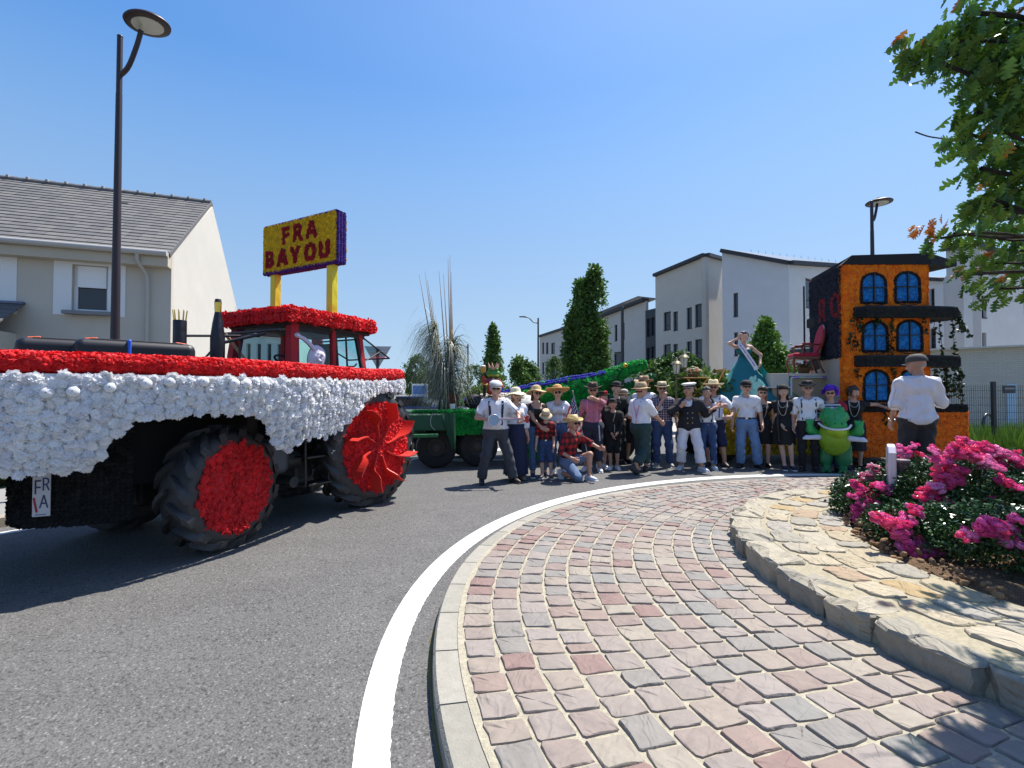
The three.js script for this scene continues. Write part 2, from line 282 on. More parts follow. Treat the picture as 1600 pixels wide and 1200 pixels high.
function layStones(list, prefix, tints, matOf, most, restName) { // list of {geo, pos, tint}
  const mats = tints.map(matOf);
  list.forEach((s) => { const z = -s.pos.z, ok = z > 0.25 && Math.abs(s.pos.x / z) < 1.12; s.k = (ok ? 1 : 0.01) / s.pos.distanceTo(eye); });
  list.sort((a, b) => b.k - a.k);
  list.slice(0, most).forEach((s) => { const o = mesh(prefix, s.geo, mats[s.tint], island); o.position.copy(s.pos); });
  const rest = list.slice(most), parts = rest.map((s) => { const g = s.geo.clone().translate(s.pos.x, s.pos.y, s.pos.z).toNonIndexed(), c = new Float32Array(g.attributes.position.count * 3); for (let i = 0; i < c.length; i += 3) c.set(tints[s.tint], i); g.setAttribute('color', new THREE.BufferAttribute(c, 3)); return g; });
  if (parts.length) { const m = matOf([1, 1, 1]); m.vertexColors = true; stuff(mesh(restName, mergeGeometries(parts), m, island)); }
}
{ // setts in rings from the kerb to the apron
  const r = rngOf(11), list = [], rows = 12;
  for (let k = 0; k < rows; k++) {
    const f0 = (t) => lerp(R.ki(t) - 0.012, apronR(t) + 0.03, k / rows), f1 = (t) => lerp(R.ki(t) - 0.012, apronR(t) + 0.03, (k + 1) / rows);
    let t = -0.62 * PI + r() * 0.03;
    while (t < PI * 1.1 + 0.35) {
      const len = (0.15 + 0.06 * r()) * (r() < 0.06 ? 0.6 : 1), rad = f0(t), dt = len / rad, j = 0.5 * (0.01 + 0.01 * r()) / rad, jr = 0.006 + 0.005 * r();
      const w = () => (r() - 0.5) * 0.012, cor = [[f0, -jr, t + j], [f0, -jr, t + dt - j], [f1, jr, t + dt - j], [f1, jr, t + j]].map(([f, o, a]) => { const v = onRing((q) => f(q) + o, a, 0); return [v.x + w(), v.z + w()]; });
      const cx = cor.reduce((s, c) => s + c[0], 0) / 4, cz = cor.reduce((s, c) => s + c[1], 0) / 4;
      const tint = Math.floor(Math.pow(r(), 1.0) * tintsS.length);
      list.push({ geo: stoneGeo(cor.map((c) => [c[0] - cx, c[1] - cz]), 0.016 + 0.006 * r(), 0.012, r, 0.008), pos: V(cx, DOME((k + 0.5) / rows) - 0.006, cz), tint });
      t += dt;
    }
  }
  layStones(list, 'sett', tintsS, stoneMat, 300, 'far_setts');
}
{ // natural stones of the apron, big edge stones first
  const r = rngOf(21), list = [], tints = [[0.36, 0.3, 0.2], [0.36, 0.26, 0.13], [0.34, 0.3, 0.235], [0.3, 0.28, 0.24], [0.39, 0.33, 0.235], [0.33, 0.24, 0.16], [0.31, 0.285, 0.245], [0.4, 0.35, 0.265], [0.33, 0.295, 0.23], [0.37, 0.33, 0.255], [0.29, 0.265, 0.215]];
  const ring = [[0, 0.3], [0.3, 0.54], [0.54, 0.78], [0.78, 1.02]];
  ring.forEach(([a, b], k) => {
    let t = -0.62 * PI + r() * 0.1;
    while (t < PI * 1.25) {
      const len = k ? 0.2 + 0.24 * r() : 0.3 + 0.42 * r(), rad = apronR(t) - a, dt = len / rad, j = (k ? 0.012 + 0.016 * r() : 0.006) / rad, g = k ? 0.005 + 0.012 * r() : 0;
      const w = () => (r() - 0.5) * (k ? 0.045 : 0.03), P = (o, q) => { const v = onRing((x) => apronR(x) - o, q, 0); return [v.x + w(), v.z + w()]; };
      const cor = k ? [P(a + g, t + j), P(a + g, t + dt * 0.5), P(a + g, t + dt - j), P((a + b) / 2, t + dt - j * 0.6), P(b - g, t + dt - j), P(b - g, t + j), P((a + b) / 2, t + j * 0.6)] : [P(a, t + j), P(a - 0.02, t + dt * 0.5), P(a, t + dt - j), P(b - 0.02, t + dt - j), P(b - 0.02, t + j)];
      const cx = cor.reduce((s, c) => s + c[0], 0) / cor.length, cz = cor.reduce((s, c) => s + c[1], 0) / cor.length;
      if (k || true) { const h = k ? 0.016 + 0.012 * r() : 0.18 + 0.03 * r(); list.push({ geo: stoneGeo(cor.map((c) => [c[0] - cx, c[1] - cz]), h, k ? 0.05 : 0.035, r, k ? 0.012 : 0.034, k ? 0 : 1), pos: V(cx, k ? 0.273 : 0.09, cz), tint: k ? Math.floor(r() * tints.length) : 8 + Math.floor(r() * 3) }); }
      t += dt;
    }
  });
  layStones(list, 'apron_stone', tints, (c) => std(c, 0.88, { map: T.grain, bumpMap: T.layer, bumpScale: 0.02 }), 280, 'far_apron_stones');
}
{ // soil of the flower bed: lumpy earth
  const n = 90, p = [], idx = [], rr = 2.31;
  for (let i = 0; i <= n; i++) for (let k = 0; k <= 26; k++) { const t = i / n * 2 * PI, q = rr * Math.pow(k / 26, 0.7), x = apronC.x + Math.cos(t) * q, z = apronC.z - Math.sin(t) * q; p.push(x, 0.25 + 0.16 * smooth(rr, 0.6, q) + (0.07 * n3(x * 14, 1, z * 14) + 0.05 * n3(x * 33, 7, z * 33) - 0.06) * smooth(rr + 0.05, rr - 0.2, q), z); }
  for (let i = 0; i < n; i++) for (let k = 0; k < 26; k++) { const a = i * 27 + k, b = a + 27; idx.push(a, a + 1, b, b, a + 1, b + 1); }
  const g = new THREE.BufferGeometry(); g.setAttribute('position', new THREE.Float32BufferAttribute(p, 3)); g.setIndex(idx); g.computeVertexNormals(); if (g.attributes.normal.getY(40) < 0) { g.setIndex(idx.map((_, i) => idx[i - (i % 3) + [0, 2, 1][i % 3]])); g.computeVertexNormals(); }
  struct(mesh('soil', metreUV(g), std([0.14, 0.085, 0.045], 1, { map: T.grain, bumpMap: T.grainBump, bumpScale: 0.03 })));
  const r = rngOf(31), clod = new THREE.IcosahedronGeometry(0.03, 1), q = clod.attributes.position; for (let i = 0; i < q.count; i++) { const s = 0.7 + 0.6 * n3(q.getX(i) * 40, q.getY(i) * 40 + 5, q.getZ(i) * 40); q.setXYZ(i, q.getX(i) * s, q.getY(i) * s * 0.7, q.getZ(i) * s); } clod.computeVertexNormals();
  const N = 900, im = new THREE.InstancedMesh(clod, std([1, 1, 1], 1), N); im.name = 'soil_clods'; im.castShadow = im.receiveShadow = true; tag(stuff(im), 'crumbly brown clods of earth along the edge of the rose bed', 'soil clods');
  for (let i = 0; i < N; i++) { const t = r() * 2 * PI, d = rr - 0.02 - 0.5 * r() * r(); im.setMatrixAt(i, mat4(apronC.x + Math.cos(t) * d, 0.3 + 0.05 * r(), apronC.z - Math.sin(t) * d, [r() * 6, r() * 6, r() * 6], 0.3 + 1.1 * r() * r())); const s = 0.6 + 0.8 * r(); im.setColorAt(i, C([0.2 * s, 0.12 * s, 0.06 * s])); } scene.add(im);
}
// ---------------------------------------------------------------- far kerb, pavements, road markings
{
  const k0 = [V(-9.0, 0, -1.2), V(-7.3, 0, -3.9), V(-6.1, 0, -5.8), V(-5.0, 0, -7.6), V(-3.9, 0, -9.6), V(-2.7, 0, -12), V(-1.4, 0, -15.5), V(-1.2, 0, -20), V(-2.5, 0, -30), V(-6, 0, -60)], c = new THREE.CatmullRomCurve3(k0), P = c.getSpacedPoints(160);
  const off = (d, y) => P.map((p, i) => { const t = P[Math.min(160, i + 1)].clone().sub(P[Math.max(0, i - 1)]).normalize(); return V(p.x + t.z * d, y, p.z - t.x * d); });
  const kerb = new THREE.Group(); kerb.name = 'pavement'; scene.add(kerb); struct(kerb);
  mesh('pavement_top', strip(off(0.15, 0.125), off(2.4, 0.13), 3), M.pavement, kerb);
  for (let i = 0; i < 160; i += 2) {
    const a = off(0, 0), b = off(0.15, 0), s = [a, b].map((q) => [q[i], q[i + 1], q[i + 2]]);
    const g = new MB().add(strip(s[0].map((v) => v.clone().setY(-0.05)), s[0].map((v) => v.clone().setY(0.115)), 1)).add(strip(s[0].map((v) => v.clone().setY(0.115)), s[0].map((v, k) => v.clone().lerp(s[1][k], 0.15).setY(0.13)), 1)).add(strip(s[0].map((v, k) => v.clone().lerp(s[1][k], 0.15).setY(0.13)), s[1].map((v) => v.clone().setY(0.131)), 1)).geo();
    g.translate(-s[0][1].x, 0, -s[0][1].z); g.scale(0.992, 1, 0.992); g.translate(s[0][1].x, 0, s[0][1].z); mesh('kerb_stone', g, std([0.36, 0.31, 0.25], 0.9, { map: T.grain, bumpMap: T.grainBump, bumpScale: 0.004 }), kerb);
  }
  struct(mesh('edge_line', strip(off(-0.28, 0.004), off(-0.42, 0.004), 1), M.paint));
}
struct(mesh('white_arrow', new MB().prism([[0, 0.5], [0.55, 0.15], [0.55, 0.4], [1.9, 0.4], [1.9, 0.6], [0.55, 0.6], [0.55, 0.85]], 0.002, new THREE.Matrix4().makeTranslation(-1.7, 0.003, -11.2).multiply(new THREE.Matrix4().makeRotationX(-PI / 2))).geo(), M.paint));
struct(sheet('stop_line', [[-1.1, -13.4], [0.6, -15.2], [0.9, -14.9], [-0.8, -13.1]], 0.004, M.paint));
struct(sheet('far_pavement', [[14.2, -12.8], [30, -10], [40, -26], [3.4, -26], [6, -17.5]], 0.012, std([0.4, 0.385, 0.36], 0.9, { map: T.grain })));
// ---------------------------------------------------------------- buildings
const stucco = (c) => std(c, 0.92, { map: T.stain, bumpMap: T.fine, bumpScale: 0.004 });
const anthracite = std([0.022, 0.025, 0.032], 0.55), pvc = std([0.72, 0.73, 0.74], 0.5);
const paneMat = phys([0.03, 0.036, 0.048], 0.05, { specularIntensity: 1 });
class Facade { // a wall from A to B (ground points), seen with A on its near left side; openings in metres or by picture places
  constructor(A, B, thick = 0.3) { this.A = vec(A); this.B = vec(B); this.x = this.B.clone().sub(this.A).setY(0); this.L = this.x.length(); this.x.normalize(); this.z = this.x.clone().cross(V(0, 1, 0)); this.t = thick; this.open = []; }
  uv(px, py) { const r = ray(px, py), t = this.A.clone().sub(eye).dot(this.z) / r.dot(this.z), p = r.multiplyScalar(t).add(eye).sub(this.A); return [p.dot(this.x), p.y + this.A.y]; }
  win(x0, y0, x1, y1, kind = 'dark') { const a = this.uv(x0, y1), b = this.uv(x1, y0); this.open.push([a[0], a[1], b[0], b[1], kind]); return this; }
  matrix(base) { return new THREE.Matrix4().makeBasis(this.x, V(0, 1, 0), this.z).setPosition(this.A.clone().sub(base).setY(0)); }
  build(g, mat, top, y0 = 0, name = 'wall') { // top: [[u, y], ...]
    const base = g.position, s = new THREE.Shape([new THREE.Vector2(0, y0), new THREE.Vector2(this.L, y0), ...[...top].reverse().map((p) => new THREE.Vector2(p[0], p[1]))]), m = this.matrix(base);
    for (const [a, b, c, d] of this.open) s.holes.push(new THREE.Path([[a, b], [a, d], [c, d], [c, b]].map((p) => new THREE.Vector2(...p))));
    const geo = new THREE.ExtrudeGeometry(s, { depth: this.t, bevelEnabled: false }); geo.translate(0, 0, -this.t); const mb = new MB().add(geo); const gg = mb.geo(); gg.applyMatrix4(m); mesh(name, gg, mat, g);
    for (const [a, b, c, d, kind] of this.open) {
      const w = part('window', g); m.decompose(w.position, w.quaternion, w.scale); const W = c - a, H = d - b, zz = -0.14, f = Math.min(0.07, W * 0.1);
      const fm = kind === 'white' || kind === 'shutter' ? pvc : anthracite, fr = new MB().box(W, f, 0.06, (a + c) / 2, b + f / 2, zz).box(W, f, 0.06, (a + c) / 2, d - f / 2, zz).box(f, H - 2 * f, 0.06, a + f / 2, (b + d) / 2, zz).box(f, H - 2 * f, 0.06, c - f / 2, (b + d) / 2, zz);
      if (kind === 'dark') { fr.box(W - 2 * f, f * 0.8, 0.05, (a + c) / 2, b + H * 0.28, zz); fr.box(W, 0.04, 0.12, (a + c) / 2, b - 0.022, -0.03); }
      if (kind === 'pair') fr.box(f, H - 2 * f, 0.05, (a + c) / 2, (b + d) / 2, zz);
      fr.build('frame', fm, w); new MB().box(W - f, H - f, 0.012, (a + c) / 2, (b + d) / 2, zz - 0.012).build('pane', paneMat, w);
      if (kind === 'dark' && hash((a * 91) | 0, (b * 37) | 0) > 0.35) new MB().box(W - 2 * f, H * (0.18 + 0.4 * hash((a * 17) | 0, (c * 29) | 0)), 0.01, (a + c) / 2, d - f - H * 0.15, zz - 0.03).build('blind', std([0.35, 0.38, 0.42], 0.8), w);
      if (kind === 'shutter') {
        new MB().box(W - 2 * f, H * 0.46, 0.03, (a + c) / 2, d - H * 0.23 - 0.01, zz + 0.05).build('roller_shutter', std([0.78, 0.78, 0.78], 0.5), w);
        new MB().box(W + 0.24, 0.09, 0.34, (a + c) / 2, b - 0.047, 0.04, 0.012).build('sill', std([0.2, 0.2, 0.21], 0.8), w);
        new MB().box(W + 0.7, 0.32, 0.022, (a + c) / 2, d + 0.16, 0.0115).box(0.35, H + 0.1, 0.022, a - 0.175, (b + d) / 2 - 0.05, 0.0115).box(0.35, H + 0.1, 0.022, c + 0.175, (b + d) / 2 - 0.05, 0.0115).build('surround', std([0.74, 0.735, 0.72], 0.9, { bumpMap: T.fine, bumpScale: 0.003 }), w);
      }
    }
    return this;
  }
}
{ // the house beside the road
  const eave = 5.2, ridge = 7.98, B = V(-8.75, 0, -12.35), front = V(-0.938, 0, 0.346), back = V(-0.334, 0, -0.9425), Lf = 12, Lb = 8.22;
  const h = thing('house', 'beige rendered house with grey tiled gable roof behind the decorated tractor', 'house', B);
  const wallM = stucco([0.56, 0.51, 0.43]), A = B.clone().addScaledVector(front, Lf), D = B.clone().addScaledVector(back, Lb);
  const f = new Facade(A, B); f.win(112, 417, 170, 486, 'shutter'); f.win(-70, 405, -3, 480, 'shutter'); f.build(h, wallM, [[0, eave], [Lf, eave]]);
  new Facade(B, D).build(h, stucco([0.6, 0.565, 0.5]), [[0, eave], [Lb / 2, ridge - 0.06], [Lb, eave]], 0, 'gable_wall');
  new Facade(D, D.clone().addScaledVector(front, Lf)).build(h, wallM, [[0, eave], [Lf, eave]], 0, 'rear_wall');
  // roof: rows of tiles, lapped like the real ones
  const roof = part('roof', h), fx = front.clone().negate(), m = new THREE.Matrix4().makeBasis(fx, V(0, 1, 0), fx.clone().cross(V(0, 1, 0))).setPosition(A.clone().sub(B)); m.decompose(roof.position, roof.quaternion, roof.scale);
  const rows = 21, run = Lb / 2 + 0.32, rise = ridge - eave, ang = Math.atan2(rise, Lb / 2), slope = run / Math.cos(ang), dl = slope / rows, tileM = [0, 1, 2].map((k) => std([[0.15, 0.145, 0.145], [0.17, 0.165, 0.16], [0.13, 0.127, 0.13]][k], 0.8, { map: T.grain, bumpMap: T.grainBump, bumpScale: 0.003 }));
  const rt = rngOf(41);
  for (const side of [1, -1]) for (let i = 0; i < rows; i++) {
    const row = [new MB(), new MB(), new MB()], y = eave - 0.32 * Math.tan(ang) + (i + 0.5) * dl * Math.sin(ang) + 0.06, z = 0.32 - (i + 0.5) * dl * Math.cos(ang);
    const zz = side > 0 ? z : -Lb - z;
    for (let k = 0; k < 40; k++) row[Math.floor(rt() * 3)].box(Lf / 40 - 0.008, 0.028, dl + 0.05, (k + 0.5) * Lf / 40, y + (rt() - 0.5) * 0.004, zz, 0, [side * (ang - 0.075), 0, 0]);
    row.forEach((q, k) => { if (q.g.length) stuff(q.build('tile_course', tileM[k], roof)); });
  }
  const cap = new MB(), bed = new MB(); for (let k = 0; k < 26; k++) { cap.add(new THREE.CylinderGeometry(0.115, 0.125, Lf / 26 + 0.03, 12, 1, false, 0, PI), mat4((k + 0.5) * Lf / 26, ridge + 0.03, -Lb / 2, [PI / 2, 0, PI / 2])); bed.box(0.07, 0.09, 0.3, k * Lf / 26 + 0.3, ridge + 0.11, -Lb / 2, 0.02); }
  stuff(cap.build('ridge_tiles', tileM[2], roof)); stuff(bed.build('ridge_joints', std([0.3, 0.29, 0.28], 0.9), roof));
  new MB().box(0.3, 0.05, 0.14, Lf - 2.1, ridge - 0.62, -Lb / 2 + 1.02, 0.01, [ang, 0, 0]).build('roof_vent', std([0.03, 0.03, 0.03], 0.6), roof);
  new MB().bar([Lf + 0.015, eave - 0.1, 0.2], [Lf + 0.015, ridge + 0.05, -Lb / 2], 0.03, 0.1).bar([Lf + 0.015, eave - 0.1, -Lb - 0.2], [Lf + 0.015, ridge + 0.05, -Lb / 2], 0.03, 0.1).build('verge', tileM[2], roof);
  new MB().box(Lf, 0.36, 0.28, Lf / 2, eave - 0.23, 0.14, 0.01).build('cornice', stucco([0.52, 0.46, 0.36]), roof);
  const gut = new MB().add(new THREE.CylinderGeometry(0.075, 0.075, Lf, 12, 1, false), mat4(Lf / 2, eave - 0.1, 0.36, [0, 0, PI / 2])); gut.build('gutter', std([0.42, 0.4, 0.37], 0.6), roof);
  new MB().tube([[Lf - 0.62, eave - 0.14, 0.36], [Lf - 0.62, eave - 0.32, 0.33], [Lf - 0.5, eave - 0.62, 0.12], [Lf - 0.48, eave - 0.8, 0.1]], 0.045).cyl([Lf - 0.48, eave - 0.8, 0.1], [Lf - 0.48, 0, 0.1], 0.045).build('downpipe', std([0.42, 0.39, 0.34], 0.6), roof);
  // the porch at the house front
  const porch = part('porch', h); m.decompose(porch.position, porch.quaternion, porch.scale);
  const e0 = f.uv(38, 470), px = e0[0] + 0.0;
  new MB().box(4, 3.0, 1.0, px - 2.12, 1.5, 0.5, 0.01).build('porch_wall', wallM, porch);
  for (let i = 0; i < 7; i++) new MB().box(4.3, 0.03, 0.26, px - 2.12, 3.0 + i * 0.115, 1.2 - i * 0.19, 0, [0.5, 0, 0]).build('tile_course', tileM[2], porch);
  new MB().box(4.3, 0.06, 0.12, px - 2.12, 3.72, 0.06, 0.01).build('flashing', std([0.12, 0.14, 0.19], 0.4, { metalness: 0.5 }), porch);
}
{ // low pale building far behind the tractor
  const g = thing('apartment_building', 'low cream building with slit windows seen through the tractor cab', 'building', [-19.5, 0, -30]);
  const f = new Facade([-19.5, 0, -30], [-14.2, 0, -30.5]); for (let i = 0; i < 6; i++) for (const y of [1.0, 3.4]) f.open.push([1.6 + i * 0.62, y, 1.86 + i * 0.62, y + 1.35, 'white']);
  f.build(g, stucco([0.6, 0.59, 0.54]), [[0, 5.5], [5.32, 5.1]]); new Facade([-14.2, 0, -30.5], [-14.6, 0, -38]).build(g, stucco([0.6, 0.59, 0.54]), [[0, 5.1], [7.5, 5.1]], 0, 'side_wall');
  new MB().bar([-0.2, 5.58, -0.3], [5.5, 5.16, -0.8], 0.9, 0.1).build('roof', std([0.06, 0.06, 0.065], 0.7), g);
}
// the street of pale apartment blocks; every block has walls, windows, roof edge
const wallW = [0.62, 0.61, 0.6], wallB = [0.58, 0.54, 0.48], roofM = std([0.03, 0.03, 0.034], 0.6), panelM = phys([0.12, 0.13, 0.15], 0.25);
function roofEdge(g, A, B, ya, yb, over = 0.25, h = 0.28) { const b = g.position; return new MB().bar(vec(A).sub(b).setY(ya + h / 2 - 0.02), vec(B).sub(b).setY(yb + h / 2 - 0.02), over * 2, h).build('roof_edge', roofM, g); }
const Wof = (px, depth) => at(px, 615, depth).setY(0);
{ // farthest block
  const A = Wof(843, 68), B = Wof(890, 60), g = thing('apartment_building', 'farthest pale apartment block, half hidden by the tall columnar tree', 'building', A), f = new Facade(A, B);
  for (const [x0, x1] of [[847, 850], [853, 857], [861, 867], [877, 880]]) { f.win(x0, 535, x1, 553); f.win(x0, 566, x1, 585); f.win(x0, 596, x1, 612); }
  f.build(g, stucco(wallB), [[0, f.uv(843, 527)[1]], [f.L, f.uv(890, 512)[1]]]); roofEdge(g, A, B, f.uv(843, 527)[1], f.uv(890, 512)[1]);
  new Facade(B, B.clone().add(V(9, 0, -6))).build(g, stucco(wallB), [[0, 9.4], [10.8, 9.4]], 0, 'side_wall');
}
{ // second block with the glazed stairwell
  const A = Wof(885, 56), B = Wof(1010, 44), g = thing('apartment_building', 'pale apartment block with dark glazed stairwell beside the tall columnar tree', 'building', A), f = new Facade(A, B);
  for (const [x0, x1, y0, y1] of [[960.5, 964.5, 507, 533], [971, 976, 504, 531], [959.5, 972, 549, 575], [960, 965, 592, 614], [900, 904, 520, 543], [908, 914, 518, 542], [900, 905, 560, 582]]) f.win(x0, y0, x1, y1);
  const ya = f.uv(885, 517)[1], yb = f.uv(1010, 470)[1]; f.build(g, stucco(wallB), [[0, ya], [f.L, yb]]); roofEdge(g, A, B, ya, yb, 0.4);
  new MB().bar(V(0, ya + 0.5, -1.5).add(V(0.5, 0, 0)), B.clone().sub(A).setY(yb + 0.6).add(V(0.6, 0, -1.5)), 2.4, 0.08).build('roof_panel', panelM, g);
  const D = Wof(1009, 43.2), E2 = Wof(1027, 41.8), s = new Facade(D, E2); s.win(1011, 497, 1016.5, 527, 'pair'); s.win(1018, 495, 1024.5, 525, 'pair'); s.win(1011, 543, 1016.5, 570, 'pair'); s.win(1018, 541, 1024.5, 569, 'pair');
  s.build(g, anthracite, [[0, s.uv(1010, 485)[1]], [s.L, s.uv(1026, 481)[1]]], 0, 'stairwell'); new MB().bar(D.clone().sub(A).setY(s.uv(1010, 470)[1]), E2.clone().sub(A).setY(s.uv(1010, 470)[1]), 0.04, 0.04).build('roof_railing', roofM, g);
}
{ // third block: tall beige front with four window columns
  const A = Wof(1025, 41.5), B = Wof(1104, 36.2), g = thing('apartment_building', 'tall beige apartment block with rising roof and two rows of dark windows', 'building', A), f = new Facade(A, B);
  for (const [x0, x1, d] of [[1037, 1048, 0], [1052, 1059, 0], [1073, 1081, -4], [1086, 1099, -8]]) { f.win(x0, 486 + d * 1.6, x1, 517 + d * 0.7); f.win(x0, 537 + d, x1, 560 + d * 0.2 + 3); f.win(x0, 586, x1, 612); }
  const ya = f.uv(1025, 432)[1], yb = f.uv(1104, 400)[1]; f.build(g, stucco([0.6, 0.54, 0.46]), [[0, ya], [f.L, yb]]); roofEdge(g, A, B, ya, yb, 0.3, 0.25);
  const D = Wof(1131, 40), s = new Facade(B, D); s.build(g, stucco([0.6, 0.54, 0.46]), [[0, yb], [s.L, s.uv(1131, 409)[1]]], 0, 'side_wall'); roofEdge(g, B, D, yb, s.uv(1131, 409)[1], 0.3, 0.25);
  new Facade(A.clone().add(V(4, 0, -8)), A).build(g, stucco([0.6, 0.54, 0.46]), [[0, ya], [8.94, ya]], 0, 'far_wall');
}
{ // fourth block: corner building with overhanging upper floors
  const A = Wof(1130, 30), B = Wof(1235, 27), D = Wof(1345, 31.5), g = thing('apartment_building', 'white corner block whose upper floors overhang, behind the woman in the teal gown', 'building', A);
  const f = new Facade(A, B); f.win(1146, 457, 1153, 495); f.win(1147, 519, 1153, 556); f.build(g, stucco([0.6, 0.6, 0.61]), [[0, f.uv(1130, 394)[1]], [f.L, f.uv(1235, 413)[1]]], 2.85);
  const s = new Facade(B, D); s.win(1259, 438, 1276, 480); s.win(1290, 445, 1300, 482); s.build(g, stucco([0.66, 0.65, 0.63]), [[0, s.uv(1235, 413)[1]], [s.L, s.uv(1320, 421)[1] + 0.3]], 2.85, 'side_wall');
  const yA = f.uv(1130, 394)[1], yB = f.uv(1235, 413)[1], yD = s.uv(1320, 421)[1] + 0.3; roofEdge(g, A, B, yA, yB, 0.25, 0.22); roofEdge(g, B, D, yB, yD, 0.25, 0.22);
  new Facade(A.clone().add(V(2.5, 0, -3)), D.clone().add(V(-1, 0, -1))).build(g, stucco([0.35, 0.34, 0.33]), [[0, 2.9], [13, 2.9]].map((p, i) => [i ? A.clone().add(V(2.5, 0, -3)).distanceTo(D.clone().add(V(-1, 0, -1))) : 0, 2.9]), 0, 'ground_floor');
  const q = new THREE.BufferGeometry(), b = A.clone(), P = [A.clone().setY(yA + 0.24), B.clone().setY(yB + 0.24), D.clone().setY(yD + 0.24), V(24, yA + 1.3, -42)].map((v) => v.sub(b));
  q.setAttribute('position', new THREE.Float32BufferAttribute([P[0], P[1], P[2], P[0], P[2], P[3]].flatMap((v) => v.toArray()), 3)); q.computeVertexNormals(); mesh('roof_panel', metreUV(q), panelM, g);
  const rail = new MB(); for (let i = 0; i < 14; i++) { const p = A.clone().lerp(D, 0.25 + i * 0.055).sub(A).setY(lerp(yA, yD, 0.25 + i * 0.055) + 0.5).add(V(0.6, 0.3, -2)); rail.cyl(p, p.clone().add(V(0, 0.25, 0)), 0.012, 0.012, 5); } rail.build('roof_railing', std([0.2, 0.2, 0.21], 0.5), g);
  new MB().box(8, 0.15, 0.15, 6, 2.9, 0.5).build('floor_edge', roofM, g);
}
{ // fifth block, behind the orange float
  const A = Wof(1440, 24), B = Wof(1477, 22.6), D = Wof(1482, 21.5), E2 = Wof(1522, 20), K = Wof(1680, 22.5), g = thing('apartment_building', 'white apartment block with grey return wall behind the orange float', 'building', A);
  const f = new Facade(A, B); f.win(1452, 450, 1460, 480); f.win(1452, 512, 1462, 545); f.build(g, stucco([0.64, 0.63, 0.62]), [[0, f.uv(1440, 436)[1]], [f.L, f.uv(1477, 438)[1]]]); roofEdge(g, A, B, f.uv(1440, 436)[1], f.uv(1477, 438)[1], 0.2, 0.18);
  const s = new Facade(D, E2); const y1 = s.uv(1480, 391)[1], y2 = s.uv(1520, 382)[1]; s.build(g, stucco([0.5, 0.48, 0.46]), [[0, y1], [s.L, y2]], 0, 'return_wall'); roofEdge(g, D, E2, y1, y2, 0.2, 0.16);
  const k = new Facade(E2, K); k.win(1534, 462, 1541, 496); k.win(1535, 520, 1541, 544); k.win(1600, 455, 1612, 490); k.build(g, stucco([0.66, 0.65, 0.63]), [[0, y2], [k.L, y2 + 0.2]], 0, 'side_wall'); roofEdge(g, E2, K, y2, y2 - 0.9, 0.2, 0.16);
  new Facade(B, D).build(g, stucco([0.5, 0.48, 0.46]), [[0, 6.9], [B.distanceTo(D), 6.9]], 0, 'link_wall');
}
{ // painted brick boundary wall with the pale blue door
  const A = Wof(1405, 19.5), B = Wof(1660, 17.2), g = thing('brick_wall', 'low wall of pale painted bricks behind the mesh fence', 'wall', A), f = new Facade(A, B, 0.4);
  const brickB = tex(512, 0.9, (u, v) => { const row = Math.floor(v * 12), x = (u * 4 + (row % 2) * 0.5) % 1, y = (v * 12) % 1; return (x < 0.035 || y < 0.12 ? 0.1 : 0.8 + 0.2 * hash(Math.floor(u * 4 + (row % 2) * 0.5), row)); }, true);
  const brickC = tex(512, 0.9, (u, v) => { const row = Math.floor(v * 12), x = (u * 4 + (row % 2) * 0.5) % 1, y = (v * 12) % 1, c = (x < 0.035 || y < 0.12 ? 0.86 : 0.93 + 0.1 * hash(Math.floor(u * 4 + (row % 2) * 0.5), row)); return [c, c, c]; });
  const h0 = f.uv(1460, 548)[1]; f.win(1590, 598, 1640, 700, 'pair'); f.build(g, std([0.5, 0.47, 0.42], 0.85, { map: brickC, bumpMap: brickB, bumpScale: 0.012 }), [[0, h0], [f.L, h0 + 0.05]]);
  const d = f.uv(1572, 600), e = f.uv(1590, 700), m = f.matrix(g.position); const pl = new MB().box(e[0] - d[0], d[1], 0.05, (d[0] + e[0]) / 2, d[1] / 2, 0.03).geo(); pl.applyMatrix4(m); mesh('door_panel', pl, std([0.42, 0.55, 0.66], 0.5), g);
  new MB().bar(V(0, h0 + 0.03, 0), B.clone().sub(A).setY(h0 + 0.08), 0.46, 0.06).build('coping', std([0.5, 0.48, 0.45], 0.8), g);
}
{ // entrance sign wall of the residence
  const A = Wof(1225, 23.5), B = Wof(1330, 21.2), g = thing('sign_wall', 'white residence sign wall with dark band behind the red armchair', 'sign', A), f = new Facade(A, B, 0.3);
  f.build(g, stucco([0.6, 0.64, 0.68]), [[0, f.uv(1225, 547)[1]], [f.L, f.uv(1330, 538)[1]]]);
  const m = f.matrix(g.position), p = f.uv(1228, 552), q = f.uv(1330, 540), o = f.uv(1228, 563), band = new MB().box(f.L + 0.1, p[1] - o[1], 0.06, f.L / 2, (p[1] + o[1]) / 2 + 0.15, 0.035).geo(); band.applyMatrix4(m); mesh('band', band, anthracite, g);
  const font = await new FontLoader().loadAsync('fonts/droid/droid_sans_bold.typeface.json'), font2 = await new FontLoader().loadAsync('fonts/droid/droid_sans_regular.typeface.json');
  T.font = font; T.font2 = font2;
  const put = (str, px, py, size, fo, col, depth = 0.02) => { const t = new TextGeometry(str, { font: fo, size, depth, curveSegments: 3 }), u = f.uv(px, py); t.translate(u[0], u[1], 0.004); t.applyMatrix4(m); mesh('lettering', t, std(col, 0.6), g); };
  put('les', 1228, 572, 0.3, font2, [0.25, 0.12, 0.12]); put('2 C', 1235, 571, 0.52, font, [0.3, 0.04, 0.05]); put('lis', 1263, 569, 0.4, font2, [0.3, 0.04, 0.05]);
}
